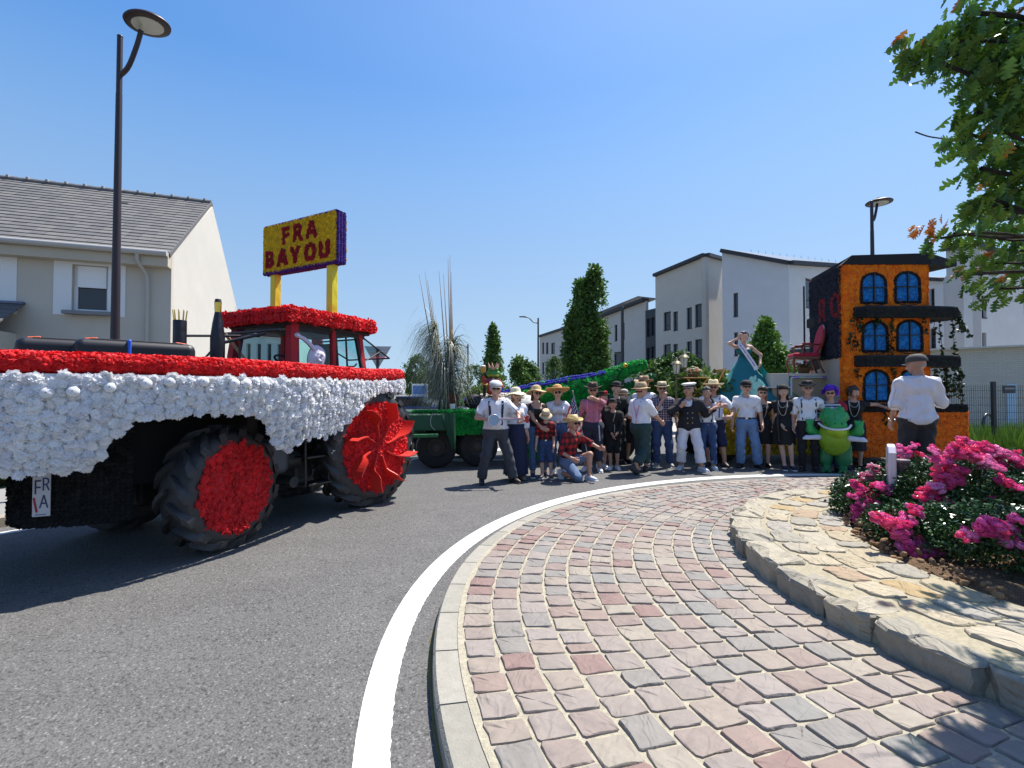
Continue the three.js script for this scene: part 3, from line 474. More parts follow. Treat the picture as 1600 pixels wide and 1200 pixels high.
// ---------------------------------------------------------------- street furniture
function streetLamp(label, base, h, arm, tilt, r, disc, group) { // arm: direction angle on the ground
  const g = thing('street_lamp', label, 'street lamp', base, arm), m = std([0.035, 0.022, 0.026], 0.45, { metalness: 0.2 });
  new MB().cyl([0, 0, 0], [0, 0.9, 0], r * 1.25, r * 1.2, 14).cyl([0, 0.9, 0], [0, h - 0.9, 0], r, r * 0.62, 14).cyl([0, h - 0.9, 0], [0, h, 0], r * 0.58, r * 0.55, 12).ball(r * 0.6, 0, h, 0, 1, 0.6, 1).box(r * 3, 0.02, r * 3, 0, 0.012, 0, 0.004).build('pole', m, g);
  new MB().tube([[0, h - 0.62, 0], [0.16, h - 0.52, 0], [0.33, h - 0.22, 0], [0.42, h + 0.02, 0]], r * 0.5, 8).build('arm', m, g);
  const head = part('lamp_head', g); head.position.set(0.36 + disc * 0.6, h + 0.1, 0); head.rotation.set(tilt[0], 0, tilt[1]);
  new MB().lathe([[0, 0.07], [disc * 0.5, 0.065], [disc * 0.92, 0.03], [disc, 0], [disc * 0.97, -0.025], [disc * 0.7, -0.03], [0, -0.026]], 0, 0, 0, 30).cyl([0, 0.05, 0], [0, 0.14, 0], disc * 0.22, disc * 0.2, 12).build('shade', m, head);
  new MB().add(new THREE.CylinderGeometry(disc * 0.68, disc * 0.68, 0.012, 30), mat4(0, -0.034, 0)).build('lens', phys([0.42, 0.46, 0.4], 0.25), head);
  return g;
}
streetLamp('tall dark street lamp with round head standing by the house', V(-6.05, 0.13, -7.35), 6.98, -0.25, [0.1, 0.05], 0.068, 0.3);
streetLamp('dark street lamp with round head rising behind the orange float', V(10.95, 0, -14.6), 7.45, 0.6, [0, 0.0], 0.08, 0.36);
{
  const p = gp(840, 632).setY(0), b = Wof(841, 37), g = thing('street_lamp', 'slim street lamp with curved arm by the farthest block', 'street lamp', b), m = std([0.04, 0.035, 0.035], 0.5);
  new MB().cyl([0, 0, 0], [0, 7.4, 0], 0.09, 0.06, 8).build('pole', m, g); new MB().tube([[0, 7.0, 0], [-0.4, 7.1, 0], [-0.7, 7.4, 0], [-1.2, 7.5, 0]], 0.04, 6).build('arm', m, g); new MB().box(0.5, 0.08, 0.2, -1.2, 7.5, 0, 0.03).build('lamp_head', m, g);
  const b2 = Wof(731, 40), g2 = thing('street_lamp', 'thin distant street lamp behind the pampas grass', 'street lamp', b2); new MB().cyl([0, 0, 0], [0, 5.7, 0], 0.09, 0.06, 8).build('pole', m, g2); new MB().tube([[0, 5.4, 0], [-0.4, 5.6, 0], [-0.9, 5.7, 0]], 0.04, 6).build('arm', m, g2); new MB().box(0.5, 0.08, 0.2, -1.0, 5.7, 0, 0.03).build('lamp_head', m, g2);
  const b3 = Wof(973, 38), g3 = thing('utility_pole', 'plain dark pole rising behind the green crocodile', 'pole', b3); new MB().cyl([0, 0, 0], [0, 8.4, 0], 0.16, 0.11, 10).build('shaft', m, g3); new MB().cyl([0, 8.4, 0], [0, 8.46, 0], 0.13, 0.1, 10).build('cap', m, g3);
}
{ // give-way sign seen from behind
  const b = Wof(590, 13.5), g = thing('road_sign', 'back of a triangular give way sign behind the tractor cab', 'road sign', b, 0.12), s = 0.36, y = 2.62;
  new MB().prism([[-s, 0.3], [s, 0.3], [0, -0.33]], 0.012, new THREE.Matrix4().makeTranslation(0, y, 0), 0.012).build('plate', std([0.42, 0.43, 0.45], 0.5, { metalness: 0.4 }), g);
  new MB().box(0.07, 2.86, 0.05, 0, 1.43, 0.05, 0.008).build('post', anthracite, g); new MB().box(0.5, 0.03, 0.03, 0, y + 0.16, 0.035).box(0.22, 0.03, 0.03, 0, y - 0.08, 0.035).build('bracket', std([0.5, 0.5, 0.52], 0.4, { metalness: 0.6 }), g);
}
{ // info board
  const b = Wof(656, 24), g = thing('information_board', 'small blue and white information board on two legs by the parked cars', 'sign', b);
  new MB().box(0.8, 1.25, 0.08, 0, 1.45, 0, 0.02).build('panel', std([0.62, 0.66, 0.7], 0.5), g); new MB().box(0.66, 0.4, 0.03, 0, 1.78, 0.045, 0.01).build('picture', std([0.05, 0.2, 0.5], 0.5), g);
  new MB().box(0.07, 0.9, 0.07, -0.34, 0.45, 0).build('leg', anthracite, g); new MB().box(0.07, 0.9, 0.07, 0.34, 0.45, 0).build('leg', anthracite, g);
}
{ // wire mesh fence
  const A = V(10.6, 0, -13.8), B = V(17.2, 0, -12.9), g = thing('mesh_fence', 'dark welded mesh fence with square posts before the brick wall', 'fence', A), L = A.distanceTo(B), x = B.clone().sub(A).normalize(), m = std([0.028, 0.03, 0.035], 0.5), h = 1.88;
  const p0 = at(1568, 615, 13.1), k0 = p0.sub(A).dot(x), posts = [0.02, k0 - 2.5, k0, k0 + 2.4];
  for (const u of posts) { const p = x.clone().multiplyScalar(u); new MB().box(0.09, h + 0.06, 0.09, p.x, (h + 0.06) / 2, p.z, 0.008).build('post', m, g); }
  const wire = new MB(); for (let u = 0.05; u < L; u += 0.055) { const p = x.clone().multiplyScalar(u); wire.box(0.006, h - 0.08, 0.006, p.x, h / 2, p.z); } for (let y = 0.08; y < h; y += 0.2) wire.bar([0, y, 0.006], x.clone().multiplyScalar(L).add(V(0, y, 0.006)), 0.008, 0.008); wire.build('wire_mesh', m, g);
  const q = x.clone().multiplyScalar(k0 + 0.33); new MB().box(0.34, 0.22, 0.03, q.x, 1.72, q.z + 0.06, 0.008).build('notice', std([0.05, 0.05, 0.055], 0.5), g); new MB().box(0.26, 0.05, 0.01, q.x, 1.74, q.z + 0.081).build('notice_band', std([0.25, 0.25, 0.25], 0.5), g);
}
{ // cycle hoop
  const g = thing('cycle_hoop', 'steel cycle hoop on the grass behind the mesh fence', 'bike rack', Wof(1543, 15.2), 0.4);
  new MB().tube([[-0.3, 0, 0], [-0.3, 0.62, 0], [-0.2, 0.88, 0], [0, 0.96, 0], [0.2, 0.88, 0], [0.3, 0.62, 0], [0.3, 0, 0]], 0.045, 8, 40).build('hoop', std([0.06, 0.06, 0.065], 0.35, { metalness: 0.5 }), g); new MB().cyl([-0.3, 0, 0], [-0.3, 0.03, 0], 0.08).cyl([0.3, 0, 0], [0.3, 0.03, 0], 0.08).build('foot', std([0.06, 0.06, 0.065], 0.35), g);
}
function car(label, pos, turn, col, profile, glass, len, wid = 1.75) {
  const g = thing('parked_car', label, 'car', pos, turn), m = phys(col, 0.35, { clearcoat: 1, clearcoatRoughness: 0.05 });
  new MB().prism(profile, wid - 0.24, new THREE.Matrix4().makeTranslation(0, 0, -(wid - 0.24) / 2), 0.1).build('body', m, g);
  new MB().prism(glass, wid - 0.2, new THREE.Matrix4().makeTranslation(0, 0, -(wid - 0.2) / 2), 0.06).build('cabin_glass', M.glassDark, g);
  const xs = glass.map((p) => p[0]), ys = glass.map((p) => p[1]); new MB().box((Math.max(...xs) - Math.min(...xs)) * 0.62, 0.07, wid - 0.18, (Math.max(...xs) + Math.min(...xs)) / 2 + 0.02, Math.max(...ys) + 0.06, 0, 0.03).build('roof', m, g);
  for (const s of [-1, 1]) for (const x of [-len * 0.31, len * 0.31]) { const w = part('wheel', g); w.position.set(x, 0.31, s * (wid / 2 - 0.1)); new MB().add(new THREE.TorusGeometry(0.235, 0.085, 10, 24)).build('tyre', M.black, w); new MB().cyl([0, 0, -0.05], [0, 0, 0.05], 0.2, 0.2, 16).build('rim', std([0.4, 0.4, 0.42], 0.35, { metalness: 0.7 }), w); }
  for (const s of [-1, 1]) { new MB().ball(0.1, len / 2 - 0.08, 0.68, s * wid * 0.36, 1.2, 0.8, 1.4).build('headlight', phys([0.6, 0.6, 0.6], 0.1), g); new MB().box(0.06, 0.16, 0.2, -len / 2 + 0.02, 0.78, s * wid * 0.38, 0.02).build('tail_light', std([0.35, 0.01, 0.01], 0.3), g); }
  return g;
}
const sedan = [[-2.05, 0.3], [-2.0, 0.85], [-1.3, 0.95], [0.75, 0.93], [1.7, 0.8], [2.0, 0.65], [2.05, 0.3]], sedanG = [[-1.35, 0.95], [-0.85, 1.35], [0.15, 1.38], [0.85, 0.93]];
const vanP = [[-2.2, 0.3], [-2.2, 1.2], [1.3, 1.15], [2.1, 0.85], [2.15, 0.3]], vanG = [[-2.1, 1.15], [-1.9, 1.75], [0.55, 1.75], [1.25, 1.12]];
car('dark blue parked car beyond the green trailer', V(-4.75, 0, -24), 0.1, [0.006, 0.016, 0.1], sedan, sedanG, 4.1);
car('white parked van beside the information board', V(-4.4, 0, -32), -0.1, [0.62, 0.62, 0.62], vanP, vanG, 4.3);
car('silver parked car in the distance under the pampas grass', V(-2.2, 0, -29), 0.3, [0.4, 0.41, 0.42], sedan, sedanG, 4.1);
// ---------------------------------------------------------------- trees and planting
const leafMat = (c, t = 0.5, rough = 0.6) => phys(c, rough, { specularIntensity: 0.5, transmission: t, thickness: 0, side: THREE.DoubleSide });
function sprayGeo(seed, n, size, spread) { // a spray of small folded leaves
  const r = rngOf(seed), p = [];
  for (let i = 0; i < n; i++) {
    const m = mat4((r() - 0.5) * spread, (r() - 0.5) * spread, (r() - 0.5) * spread, [r() * 6.3, r() * 6.3, r() * 6.3]), l = size * (0.7 + 0.6 * r()), w = l * 0.36, q = [[0, 0, 0], [w, l * 0.45, 0.12 * l], [0, l, -0.1 * l], [-w, l * 0.45, 0.12 * l]].map((a) => V(...a).applyMatrix4(m));
    for (const k of [0, 1, 2, 0, 2, 3]) p.push(...q[k].toArray());
  }
  const g = new THREE.BufferGeometry(); g.setAttribute('position', new THREE.Float32BufferAttribute(p, 3)); g.computeVertexNormals(); return g;
}
// lobes: [x, y, z, rx, ry, rz, cone]; leaves sit towards their outside, thinned by noise so that sky shows through
function crown(parent, lobes, count, geo, cols, seed, gap = 0.42, name = 'crown') {
  const r = rngOf(seed), vol = lobes.map((l) => l[3] * l[4] + l[4] * l[5]), sum = vol.reduce((a, b) => a + b), list = [];
  let guard = 0;
  while (list.length < count && guard++ < count * 12) {
    let k = 0, q = r() * sum; while (q > vol[k]) q -= vol[k++];
    const l = lobes[k], y = r() * 2 - 1, cone = l[6] ?? 0, w = cone ? Math.pow(1 - (y + 1) / 2, cone) * 1.15 * smooth(-1.02, -0.8, y) : Math.sqrt(1 - y * y), a = r() * 2 * PI, d = w * Math.pow(r(), 0.38) * (0.62 + 0.8 * n3(Math.cos(a) * 2.8 + k * 7, y * 5 + seed, Math.sin(a) * 2.8));
    const p = [l[0] + Math.cos(a) * d * l[3], l[1] + y * l[4], l[2] + Math.sin(a) * d * l[5]], f = 1.9 / Math.max(0.5, Math.min(l[3], l[4]));
    if (n3(p[0] * f + seed, p[1] * f, p[2] * f) < gap * (0.55 + 0.6 * d)) continue;
    list.push(mat4(...p, [r() * 6.3, r() * 6.3, r() * 6.3], 0.75 + 0.55 * r()));
  }
  const im = new THREE.InstancedMesh(geo, leafMat([1, 1, 1]), list.length); im.name = name; im.castShadow = im.receiveShadow = true; stuff(im);
  list.forEach((m, i) => { im.setMatrixAt(i, m); const c = cols[Math.floor(r() * cols.length)], s = 0.75 + 0.5 * r(); im.setColorAt(i, C(c.map((x) => x * s))); }); parent.add(im); return im;
}
function trunk(parent, h, r, limbs, col = [0.07, 0.052, 0.04]) {
  const mb = new MB().cyl([0, -0.1, 0], [0.02, h * 0.5, 0], r * 1.25, r, 10).cyl([0.02, h * 0.5, 0], [0, h, 0], r, r * 0.45, 10);
  for (const [y, x, yy, z] of limbs) mb.cyl([0.01, y, 0], [x, yy, z], r * 0.45, r * 0.15, 7);
  return mb.build('trunk', std(col, 0.95, { map: T.grain, bumpMap: T.layer, bumpScale: 0.02 }), parent);
}
const greens = [[0.075, 0.165, 0.025], [0.1, 0.2, 0.03], [0.14, 0.25, 0.035], [0.06, 0.13, 0.024]], lush = [[0.13, 0.26, 0.035], [0.17, 0.31, 0.04], [0.1, 0.21, 0.03]], deep = [[0.04, 0.1, 0.02], [0.06, 0.135, 0.026], [0.085, 0.17, 0.03]];
const spray = sprayGeo(3, 7, 0.2, 0.4), sprayS = sprayGeo(4, 7, 0.13, 0.28);
{ const g = thing('columnar_tree', 'tall dark columnar tree with two tips before the pale apartment blocks', 'tree', Wof(914, 31)); trunk(g, 8, 0.13, [[2, 0.5, 4, 0.2], [3, -0.6, 6, 0.1]]);
  crown(g, [[0.6, 5.0, 0, 0.95, 4.75, 1.0, 0.42], [-0.3, 4.6, 0.2, 1.05, 4.1, 1.0, 0.42], [-0.85, 3.5, 0, 0.65, 3.1, 0.8, 0.5], [0.95, 3.2, 0.1, 0.65, 2.9, 0.8, 0.5]], 4300, spray, greens, 7, 0.36); }
{ const g = thing('columnar_tree', 'narrow dark pointed tree behind the frog figure on the trailer', 'tree', Wof(770, 30)); trunk(g, 4, 0.08, []); crown(g, [[0, 3.2, 0, 0.85, 2.6, 0.85, 0.7]], 1500, sprayS, greens, 8, 0.3); }
{ const g = thing('bushy_tree', 'loose round tree between the slim lamp and the pointed tree', 'tree', Wof(821, 25)); trunk(g, 2.4, 0.07, [[1, 0.5, 2.4, 0], [1.2, -0.5, 2.6, 0.1]]); crown(g, [[0, 2.2, 0, 0.85, 0.95, 0.8], [-0.3, 2.9, 0, 0.5, 0.5, 0.5], [0.3, 1.6, 0, 0.8, 0.8, 0.7]], 1000, sprayS, greens, 9, 0.46); }
{ const g = thing('bushy_tree', 'small round tree behind the blue parked car', 'tree', Wof(653, 36)); trunk(g, 2.4, 0.09, [[1, 0.5, 2.4, 0]]); crown(g, [[0, 3.0, 0, 1.1, 1.35, 1], [0.6, 2.4, 0, 0.9, 0.9, 0.8], [-0.6, 2.4, 0, 0.7, 0.8, 0.8]], 1100, sprayS, greens, 10, 0.4); }
{ const g = thing('bushy_tree', 'small slim tree growing against the farthest apartment block', 'tree', Wof(866, 48)); trunk(g, 2.4, 0.08, []); crown(g, [[0, 3.0, 0, 1.0, 2.3, 0.9]], 800, sprayS, greens, 12, 0.4); }
{ const g = thing('broadleaf_tree', 'bright green conical tree behind the woman in the teal gown', 'tree', Wof(1198, 19)); trunk(g, 3.2, 0.07, [[1.2, 0.6, 2.4, 0], [1.4, -0.5, 2.5, 0.2]]); crown(g, [[0, 2.55, 0, 1.25, 1.9, 1.1, 0.75], [0.15, 1.6, 0, 1.3, 1.0, 1.1]], 2300, sprayS, lush, 13, 0.3); }
{ const g = thing('broadleaf_tree', 'dark spreading tree behind the two lantern posts', 'tree', Wof(1046, 20)); trunk(g, 2.2, 0.08, [[0.9, 0.8, 2.3, 0], [1.1, -0.9, 2.2, 0]]); crown(g, [[-0.2, 2.2, 0, 1.1, 0.75, 0.8], [0.5, 2.7, 0, 0.8, 0.5, 0.6], [-0.7, 1.5, 0, 0.9, 0.6, 0.7], [0.6, 1.4, 0, 0.9, 0.6, 0.7]], 1300, sprayS, [...deep, ...greens], 14, 0.42); }
{ const g = thing('bushy_tree', 'distant dark tree behind the thin distant lamp', 'tree', Wof(742, 46)); trunk(g, 2, 0.09, []); crown(g, [[0, 2.5, 0, 1.7, 1.8, 1.2], [1.4, 2.9, 0, 1.2, 2.0, 1.0]], 900, sprayS, deep, 15, 0.45); }
function shrub(label, pos, lobes, n, cols, seed, name = 'shrub') { const g = thing(name, label, 'shrub', pos); new MB().cyl([0, -0.05, 0], [0.1, 0.6, 0], 0.03, 0.015, 6).cyl([0, 0, 0], [-0.15, 0.55, 0.05], 0.025, 0.01, 6).build('stem', std([0.08, 0.06, 0.04], 0.9), g); crown(g, lobes, n, sprayS, cols, seed, 0.36, 'foliage'); }
const light = [[0.13, 0.2, 0.045], [0.17, 0.24, 0.06], [0.1, 0.17, 0.035]];
shrub('pale green shrub at the foot of the round tree', Wof(800, 23.5), [[0, 0.9, 0, 1.3, 0.85, 0.9], [1.2, 0.7, 0, 0.8, 0.6, 0.6]], 700, light, 16);
shrub('pale green shrub behind the first trailer and frog figure', Wof(752, 22.5), [[0, 1.0, 0, 1.1, 0.8, 0.8]], 500, light, 17);
shrub('tufted green shrub beneath the wooden bistro table', V(4.55, 0.9, -11.9), [[0, 0.65, 0, 0.75, 0.45, 0.5], [0.7, 0.7, 0, 0.5, 0.35, 0.4]], 500, [...light, ...lush], 18);
{ // the hedge beyond the pavement
  const g = thing('hedge', 'clipped green hedge at the house garden edge beside the pavement', 'hedge', V(-9.2, 0, -8.0), 0.95); new MB().box(5, 0.9, 0.5, 0, 0.45, 0, 0.15).build('branches', std([0.03, 0.035, 0.015], 1), g); crown(g, [[-1.6, 0.5, 0, 1.6, 0.52, 0.45], [0, 0.5, 0, 1.5, 0.52, 0.45], [1.6, 0.5, 0, 1.4, 0.52, 0.45]], 3200, sprayGeo(8, 7, 0.08, 0.18), lush, 19, 0.2, 'foliage'); }
{ // rough grass by the fence
  const blade = new THREE.BufferGeometry(), p = [], r = rngOf(51); for (let i = 0; i < 9; i++) { const x = (r() - 0.5) * 0.16, z = (r() - 0.5) * 0.16, a = r() * 6.3, h = 0.28 + 0.3 * r(), b = 0.12 * (r() - 0.5), w = 0.008; const P = [[x - w * Math.cos(a), 0, z - w * Math.sin(a)], [x + w * Math.cos(a), 0, z + w * Math.sin(a)], [x + b * 0.4, h * 0.6, z + b * 0.3], [x + b, h, z + b]]; for (const k of [0, 1, 2, 0, 2, 3]) p.push(...P[k]); }
  blade.setAttribute('position', new THREE.Float32BufferAttribute(p, 3)); blade.computeVertexNormals();
  const N = 5200, im = new THREE.InstancedMesh(blade, leafMat([1, 1, 1], 0.4), N); im.name = 'grass'; tag(stuff(im), 'long rough green grass at the foot of the mesh fence', 'grass');
  for (let i = 0; i < N; i++) { const x = 9 + 9 * r(), z = -12.6 - 3.2 * r(); im.setMatrixAt(i, mat4(x, 0, z, [0, r() * 6, 0], 0.7 + 0.8 * r())); const s = 0.7 + 0.6 * r(); im.setColorAt(i, C([0.17 * s, 0.29 * s, 0.035 * s])); } scene.add(im);
  struct(sheet('verge', [[8.6, -12.6], [19, -11.6], [20, -16.5], [8, -17]], 0.018, std([0.09, 0.11, 0.04], 1, { map: T.grain })));
}
// ---------------------------------------------------------------- oak over the island
function oakLeaf(seed, bend) {
  const r = rngOf(seed), o = [], n = 4; for (const s of [1, -1]) { const side = []; for (let i = 0; i < n; i++) { const y = 0.16 + i * 0.2, w = [0.2, 0.36, 0.34, 0.2][i] * (0.85 + 0.3 * r()); side.push([s * 0.07, y - 0.05], [s * w, y + 0.09], [s * w * 0.72, y + 0.15]); } o.push(side); }
  const pts = [[0, 0], ...o[0], [0.03, 0.94], [0, 1.02], [-0.03, 0.94], ...o[1].reverse()], sh = new THREE.Shape(pts.map((q) => new THREE.Vector2(q[0], q[1]))), g = new THREE.ShapeGeometry(sh), p = g.attributes.position;
  for (let i = 0; i < p.count; i++) p.setZ(i, -bend * p.getY(i) ** 2 + 0.35 * Math.abs(p.getX(i)) + 0.04 * Math.sin(p.getY(i) * 9 + seed));
  g.scale(0.104, 0.104, 0.104); g.computeVertexNormals(); return g;
}
{
  const base = V(4.5, 0.4, -3.0), g = thing('oak_tree', 'leafy oak over the flower bed with a few orange young leaves', 'tree', base), r = rngOf(61), bark = std([0.075, 0.06, 0.048], 0.95, { map: T.grain, bumpMap: T.layer, bumpScale: 0.03 });
  new MB().cyl([0, -0.2, 0], [0.05, 1.6, 0], 0.17, 0.13, 12).cyl([0.05, 1.6, 0], [0, 3.6, 0.05], 0.13, 0.09, 12).cyl([0, 3.6, 0.05], [0.05, 6.6, 0], 0.09, 0.03, 10).build('trunk', bark, g);
  // clumps: those at the picture's edge by place and depth, the rest fill the crown behind and beyond
  const tips = [[1440, 95, 4.1, 0.2], [1420, 72, 4.1, 0.12], [1480, 70, 4.2, 0.25], [1500, 25, 4.2, 0.25], [1530, 100, 4.1, 0.28], [1560, 40, 4.3, 0.3], [1590, 90, 4.0, 0.3], [1560, 160, 4.1, 0.25], [1500, 180, 4.2, 0.16], [1530, 205, 4.1, 0.22], [1490, 215, 4.1, 0.14], [1580, 215, 4.2, 0.28], [1540, 262, 4.2, 0.2], [1505, 268, 4.1, 0.12], [1590, 285, 4.1, 0.28], [1525, 315, 4.1, 0.2], [1500, 318, 4.1, 0.1], [1570, 345, 4.2, 0.26], [1480, 368, 4.0, 0.14], [1460, 376, 4.0, 0.09], [1520, 372, 4.1, 0.2], [1585, 395, 4.2, 0.22], [1545, 415, 4.1, 0.16], [1510, 432, 3.9, 0.12], [1550, 455, 3.9, 0.14], [1590, 450, 4.0, 0.18], [1600, 350, 4.4, 0.3], [1600, 160, 4.4, 0.3], [1530, 150, 4.5, 0.22], [1550, 240, 4.5, 0.22], [1560, 300, 4.5, 0.25], [1540, 350, 4.5, 0.2], [1510, 60, 4.5, 0.25], [1560, 100, 4.6, 0.3], [1590, 420, 4.5, 0.2], [1610, 20, 4.3, 0.3], [1620, 250, 4.2, 0.3]];
  const list = [], limbs = new MB(), col = [[0.085, 0.18, 0.026], [0.12, 0.24, 0.032], [0.065, 0.145, 0.024], [0.2, 0.34, 0.045], [0.5, 0.14, 0.035], [0.55, 0.24, 0.05]];
  const put = (c, rad, n, warm = 0) => { for (let i = 0; i < n; i++) { const d = V(r() - 0.5, r() - 0.5, r() - 0.5).normalize().multiplyScalar(rad * Math.pow(r(), 0.5)), m = mat4(c.x + d.x, c.y + d.y, c.z + d.z, [-2.2 + (r() - 0.5) * 1.6, r() * 6.3, (r() - 0.5) * 1.2], 0.72 + 0.5 * r()); m.c_ = r() < warm ? 4 + Math.floor(r() * 2) : Math.floor(r() * 4); list.push(m); } };
  for (const [px0, py, z0, rad0] of tips) {
    const z = z0 * (py < 210 ? 0.68 : py < 335 ? 0.73 : 0.98), rad = rad0 * z / z0, px = py > 110 && py < 340 ? px0 + 22 : px0 + 6, c = at(px, py, z).sub(base); put(c, rad, Math.round(rad0 * rad0 * 720) + 6, 0.02);
    const root = V(0.03, clamp(c.y - 0.9, 1.4, 5), 0.03), mid = root.clone().lerp(c, 0.55).add(V(0, 0.25, 0)); limbs.tube([root, root.clone().lerp(mid, 0.5).add(V(0, 0.12 * r(), 0.15 * (r() - 0.5))), mid, mid.clone().lerp(c, 0.6).add(V(0, 0.1 * (r() - 0.3), 0.1 * (r() - 0.5))), c.clone().add(V(0.02, 0.02, 0))], 0.009 + 0.006 * r(), 5, 14);
  }
  for (const [px, py, z] of [[1450, 352, 3.95], [1432, 356, 3.95], [1470, 340, 3.95], [1462, 358, 3.95]]) put(at(px, py, z).sub(base), 0.05, 4, 1);
  put(at(1412, 50, 2.8).sub(base), 0.05, 3, 1); put(at(1508, 420, 3.9).sub(base), 0.06, 4, 0.7);
  limbs.tube([at(1510, 222, 3.15), at(1476, 217, 3.15), at(1450, 213, 3.15), at(1430, 206, 3.15)].map((v) => v.sub(base)), 0.0045, 5);
  for (let i = 0; i < 64; i++) { // the crown beyond the frame, which shades the bed
    const a = r() * 6.3, q = 0.5 + 1.5 * Math.sqrt(r()), y = 1.9 + 3.6 * r(), w = Math.sqrt(Math.max(0.15, 1 - ((y - 3.9) / 3) ** 2)), c = V(Math.cos(a) * q * w, y, Math.sin(a) * q * w), wp = c.clone().add(base), z = -wp.z;
    if (z > 0 && wp.x / z < 1.06) continue; { const k = wp.y / SUN.y, sx = wp.x - SUN.x * k, sz = -(wp.z - SUN.z * k); if (sz > -0.4 && sx - 0.45 < 1.08 * (sz + 0.3)) continue; } if (z <= 0.6 && wp.distanceTo(eye) < 2.5) continue;
    put(c, 0.36, 46, 0.02); limbs.cyl([0.02, Math.max(1.4, c.y - 0.8), 0.02], c, 0.035, 0.008, 6);
  }
  limbs.build('limbs', bark, g);
  scatter(g, 'leaf', [oakLeaf(1, 0.25), oakLeaf(2, 0.1), oakLeaf(3, 0.4)], (c) => leafMat(c, 0.42, 0.42), col, list, 300, 'leaves');
}
// ---------------------------------------------------------------- rose bushes
function blossomGeo(seed, n) { // a truss of open roses, each of ruffled petal rings
  const r = rngOf(seed), mb = new MB(), petal = new THREE.SphereGeometry(1, 6, 4, 0, PI, 0.2, 1.5);
  for (let i = 0; i < n; i++) {
    const a = r() * 6.3, q = n > 1 ? 0.055 * Math.sqrt(r()) : 0, c = mat4(Math.cos(a) * q, (r() - 0.3) * 0.03 - q * 0.35, Math.sin(a) * q, [(r() - 0.5) * 1.3, r() * 6, (r() - 0.5) * 1.3], 0.9 + 0.45 * r());
    for (const [k, m, tilt, s, y] of [[6, 0.0, 1.1, 0.021, 0], [5, 0.5, 0.65, 0.018, 0.003], [4, 0.2, 0.25, 0.014, 0.005]]) for (let j = 0; j < k; j++) { const t = (j + m) / k * 2 * PI; mb.add(petal, c.clone().multiply(new THREE.Matrix4().makeRotationY(t)).multiply(mat4(0, y, s * 0.35, [tilt + (r() - 0.5) * 0.3, 0, 0], [s, s * 1.1, s * 0.5]))); }
  }
  return mb.geo();
}
const trussG = [1, 2, 3, 4].map((k) => blossomGeo(70 + k, 7)), roseLeaf = sprayGeo(80, 7, 0.034, 0.09);
const pinks = [[0.88, 0.11, 0.42], [0.9, 0.18, 0.52], [0.85, 0.08, 0.33], [0.9, 0.32, 0.6], [0.86, 0.07, 0.24]], palePinks = [[0.78, 0.42, 0.5], [0.8, 0.55, 0.6], [0.72, 0.2, 0.33]];
const roseMats = {}; const roseMat = (c) => (roseMats[c] ??= phys(c, 0.7, { transmission: 0.35, thickness: 0, side: THREE.DoubleSide }));
function roseBush(label, px, py, depth, rad, h, seed, trusses, cols = pinks) {
  const c = at(px, py, depth), base = V(c.x, 0.28, c.z), g = thing('rose_bush', label, 'rose bush', base), r = rngOf(seed), st = new MB();
  for (let i = 0; i < 9; i++) { const a = r() * 6.3, q = rad * (0.4 + 0.5 * r()); st.tube([[0, -0.05, 0], [Math.cos(a) * q * 0.4, h * 0.45, Math.sin(a) * q * 0.4], [Math.cos(a) * q, h * (0.75 + 0.3 * r()), Math.sin(a) * q]], 0.006, 5, 8); } st.build('stem', std([0.06, 0.05, 0.02], 0.8), g);
  const lm = phys([1, 1, 1], 0.3, { side: THREE.DoubleSide, specularIntensity: 0.9 }), N = Math.round(rad * rad * h * 9500), im = new THREE.InstancedMesh(roseLeaf, lm, N); im.name = 'foliage'; stuff(im); im.castShadow = im.receiveShadow = true; g.add(im);
  for (let i = 0; i < N; i++) { const a = r() * 6.3, e = r(), q = rad * Math.pow(r(), 0.35) * (0.85 + 0.25 * n3(a * 2, e * 4, seed)), y = h * Math.pow(e, 0.7) * Math.sqrt(Math.max(0.08, 1.05 - (q / rad) ** 2 * 0.8)); im.setMatrixAt(i, mat4(Math.cos(a) * q, y + 0.02, Math.sin(a) * q, [r() * 6, r() * 6, r() * 6], 0.8 + 0.5 * r())); const s = 0.6 + 0.8 * r(); im.setColorAt(i, C([0.034 * s, 0.08 * s, 0.02 * s])); }
  for (const [x0, y0, s = 1, m = 0] of trusses.flatMap((t) => [t, [t[0] + 9 * (r() - 0.5), t[1] + 8 * (r() - 0.5), (t[2] ?? 1) * 0.9]])) { const x = x0, y = y0; const k = Math.floor(r() * 4), p = at(x, y, depth - rad * 0.75 + 0.25 * rad * r()).sub(base), o = mesh('rose_truss', trussG[k], roseMat(cols[Math.floor(r() * cols.length)]), g); o.position.copy(p); o.rotation.set(0.5 * r() + 0.3, r() * 6, 0.4 * (r() - 0.5)); o.scale.setScalar(s * (0.9 + 0.3 * r())); }
}
roseBush('rose bush with pale pink blossoms beside the metal post', 1352, 770, 5.75, 0.32, 0.36, 91, [[1358, 740, 0.9], [1372, 737], [1362, 748], [1350, 745], [1378, 743], [1366, 731, 0.8]], palePinks);
roseBush('rose bush spilling pink blossoms onto the yellow stone edge', 1360, 800, 5.2, 0.36, 0.36, 92, [[1340, 758], [1348, 768], [1352, 778, 1.2], [1362, 785], [1357, 772], [1372, 762, 1.1], [1385, 764], [1393, 766], [1342, 808], [1346, 800, 1.1], [1333, 775, 0.7], [1347, 785]]);
roseBush('rose bush with a hot pink drift just beyond the metal post', 1440, 745, 5.9, 0.55, 0.5, 93, [[1408, 712], [1417, 708], [1427, 698, 0.7], [1410, 703], [1440, 712, 0.8], [1420, 735], [1432, 730], [1445, 725], [1425, 742], [1415, 745, 1.1], [1437, 740], [1450, 720], [1460, 735, 0.9], [1412, 725]]);
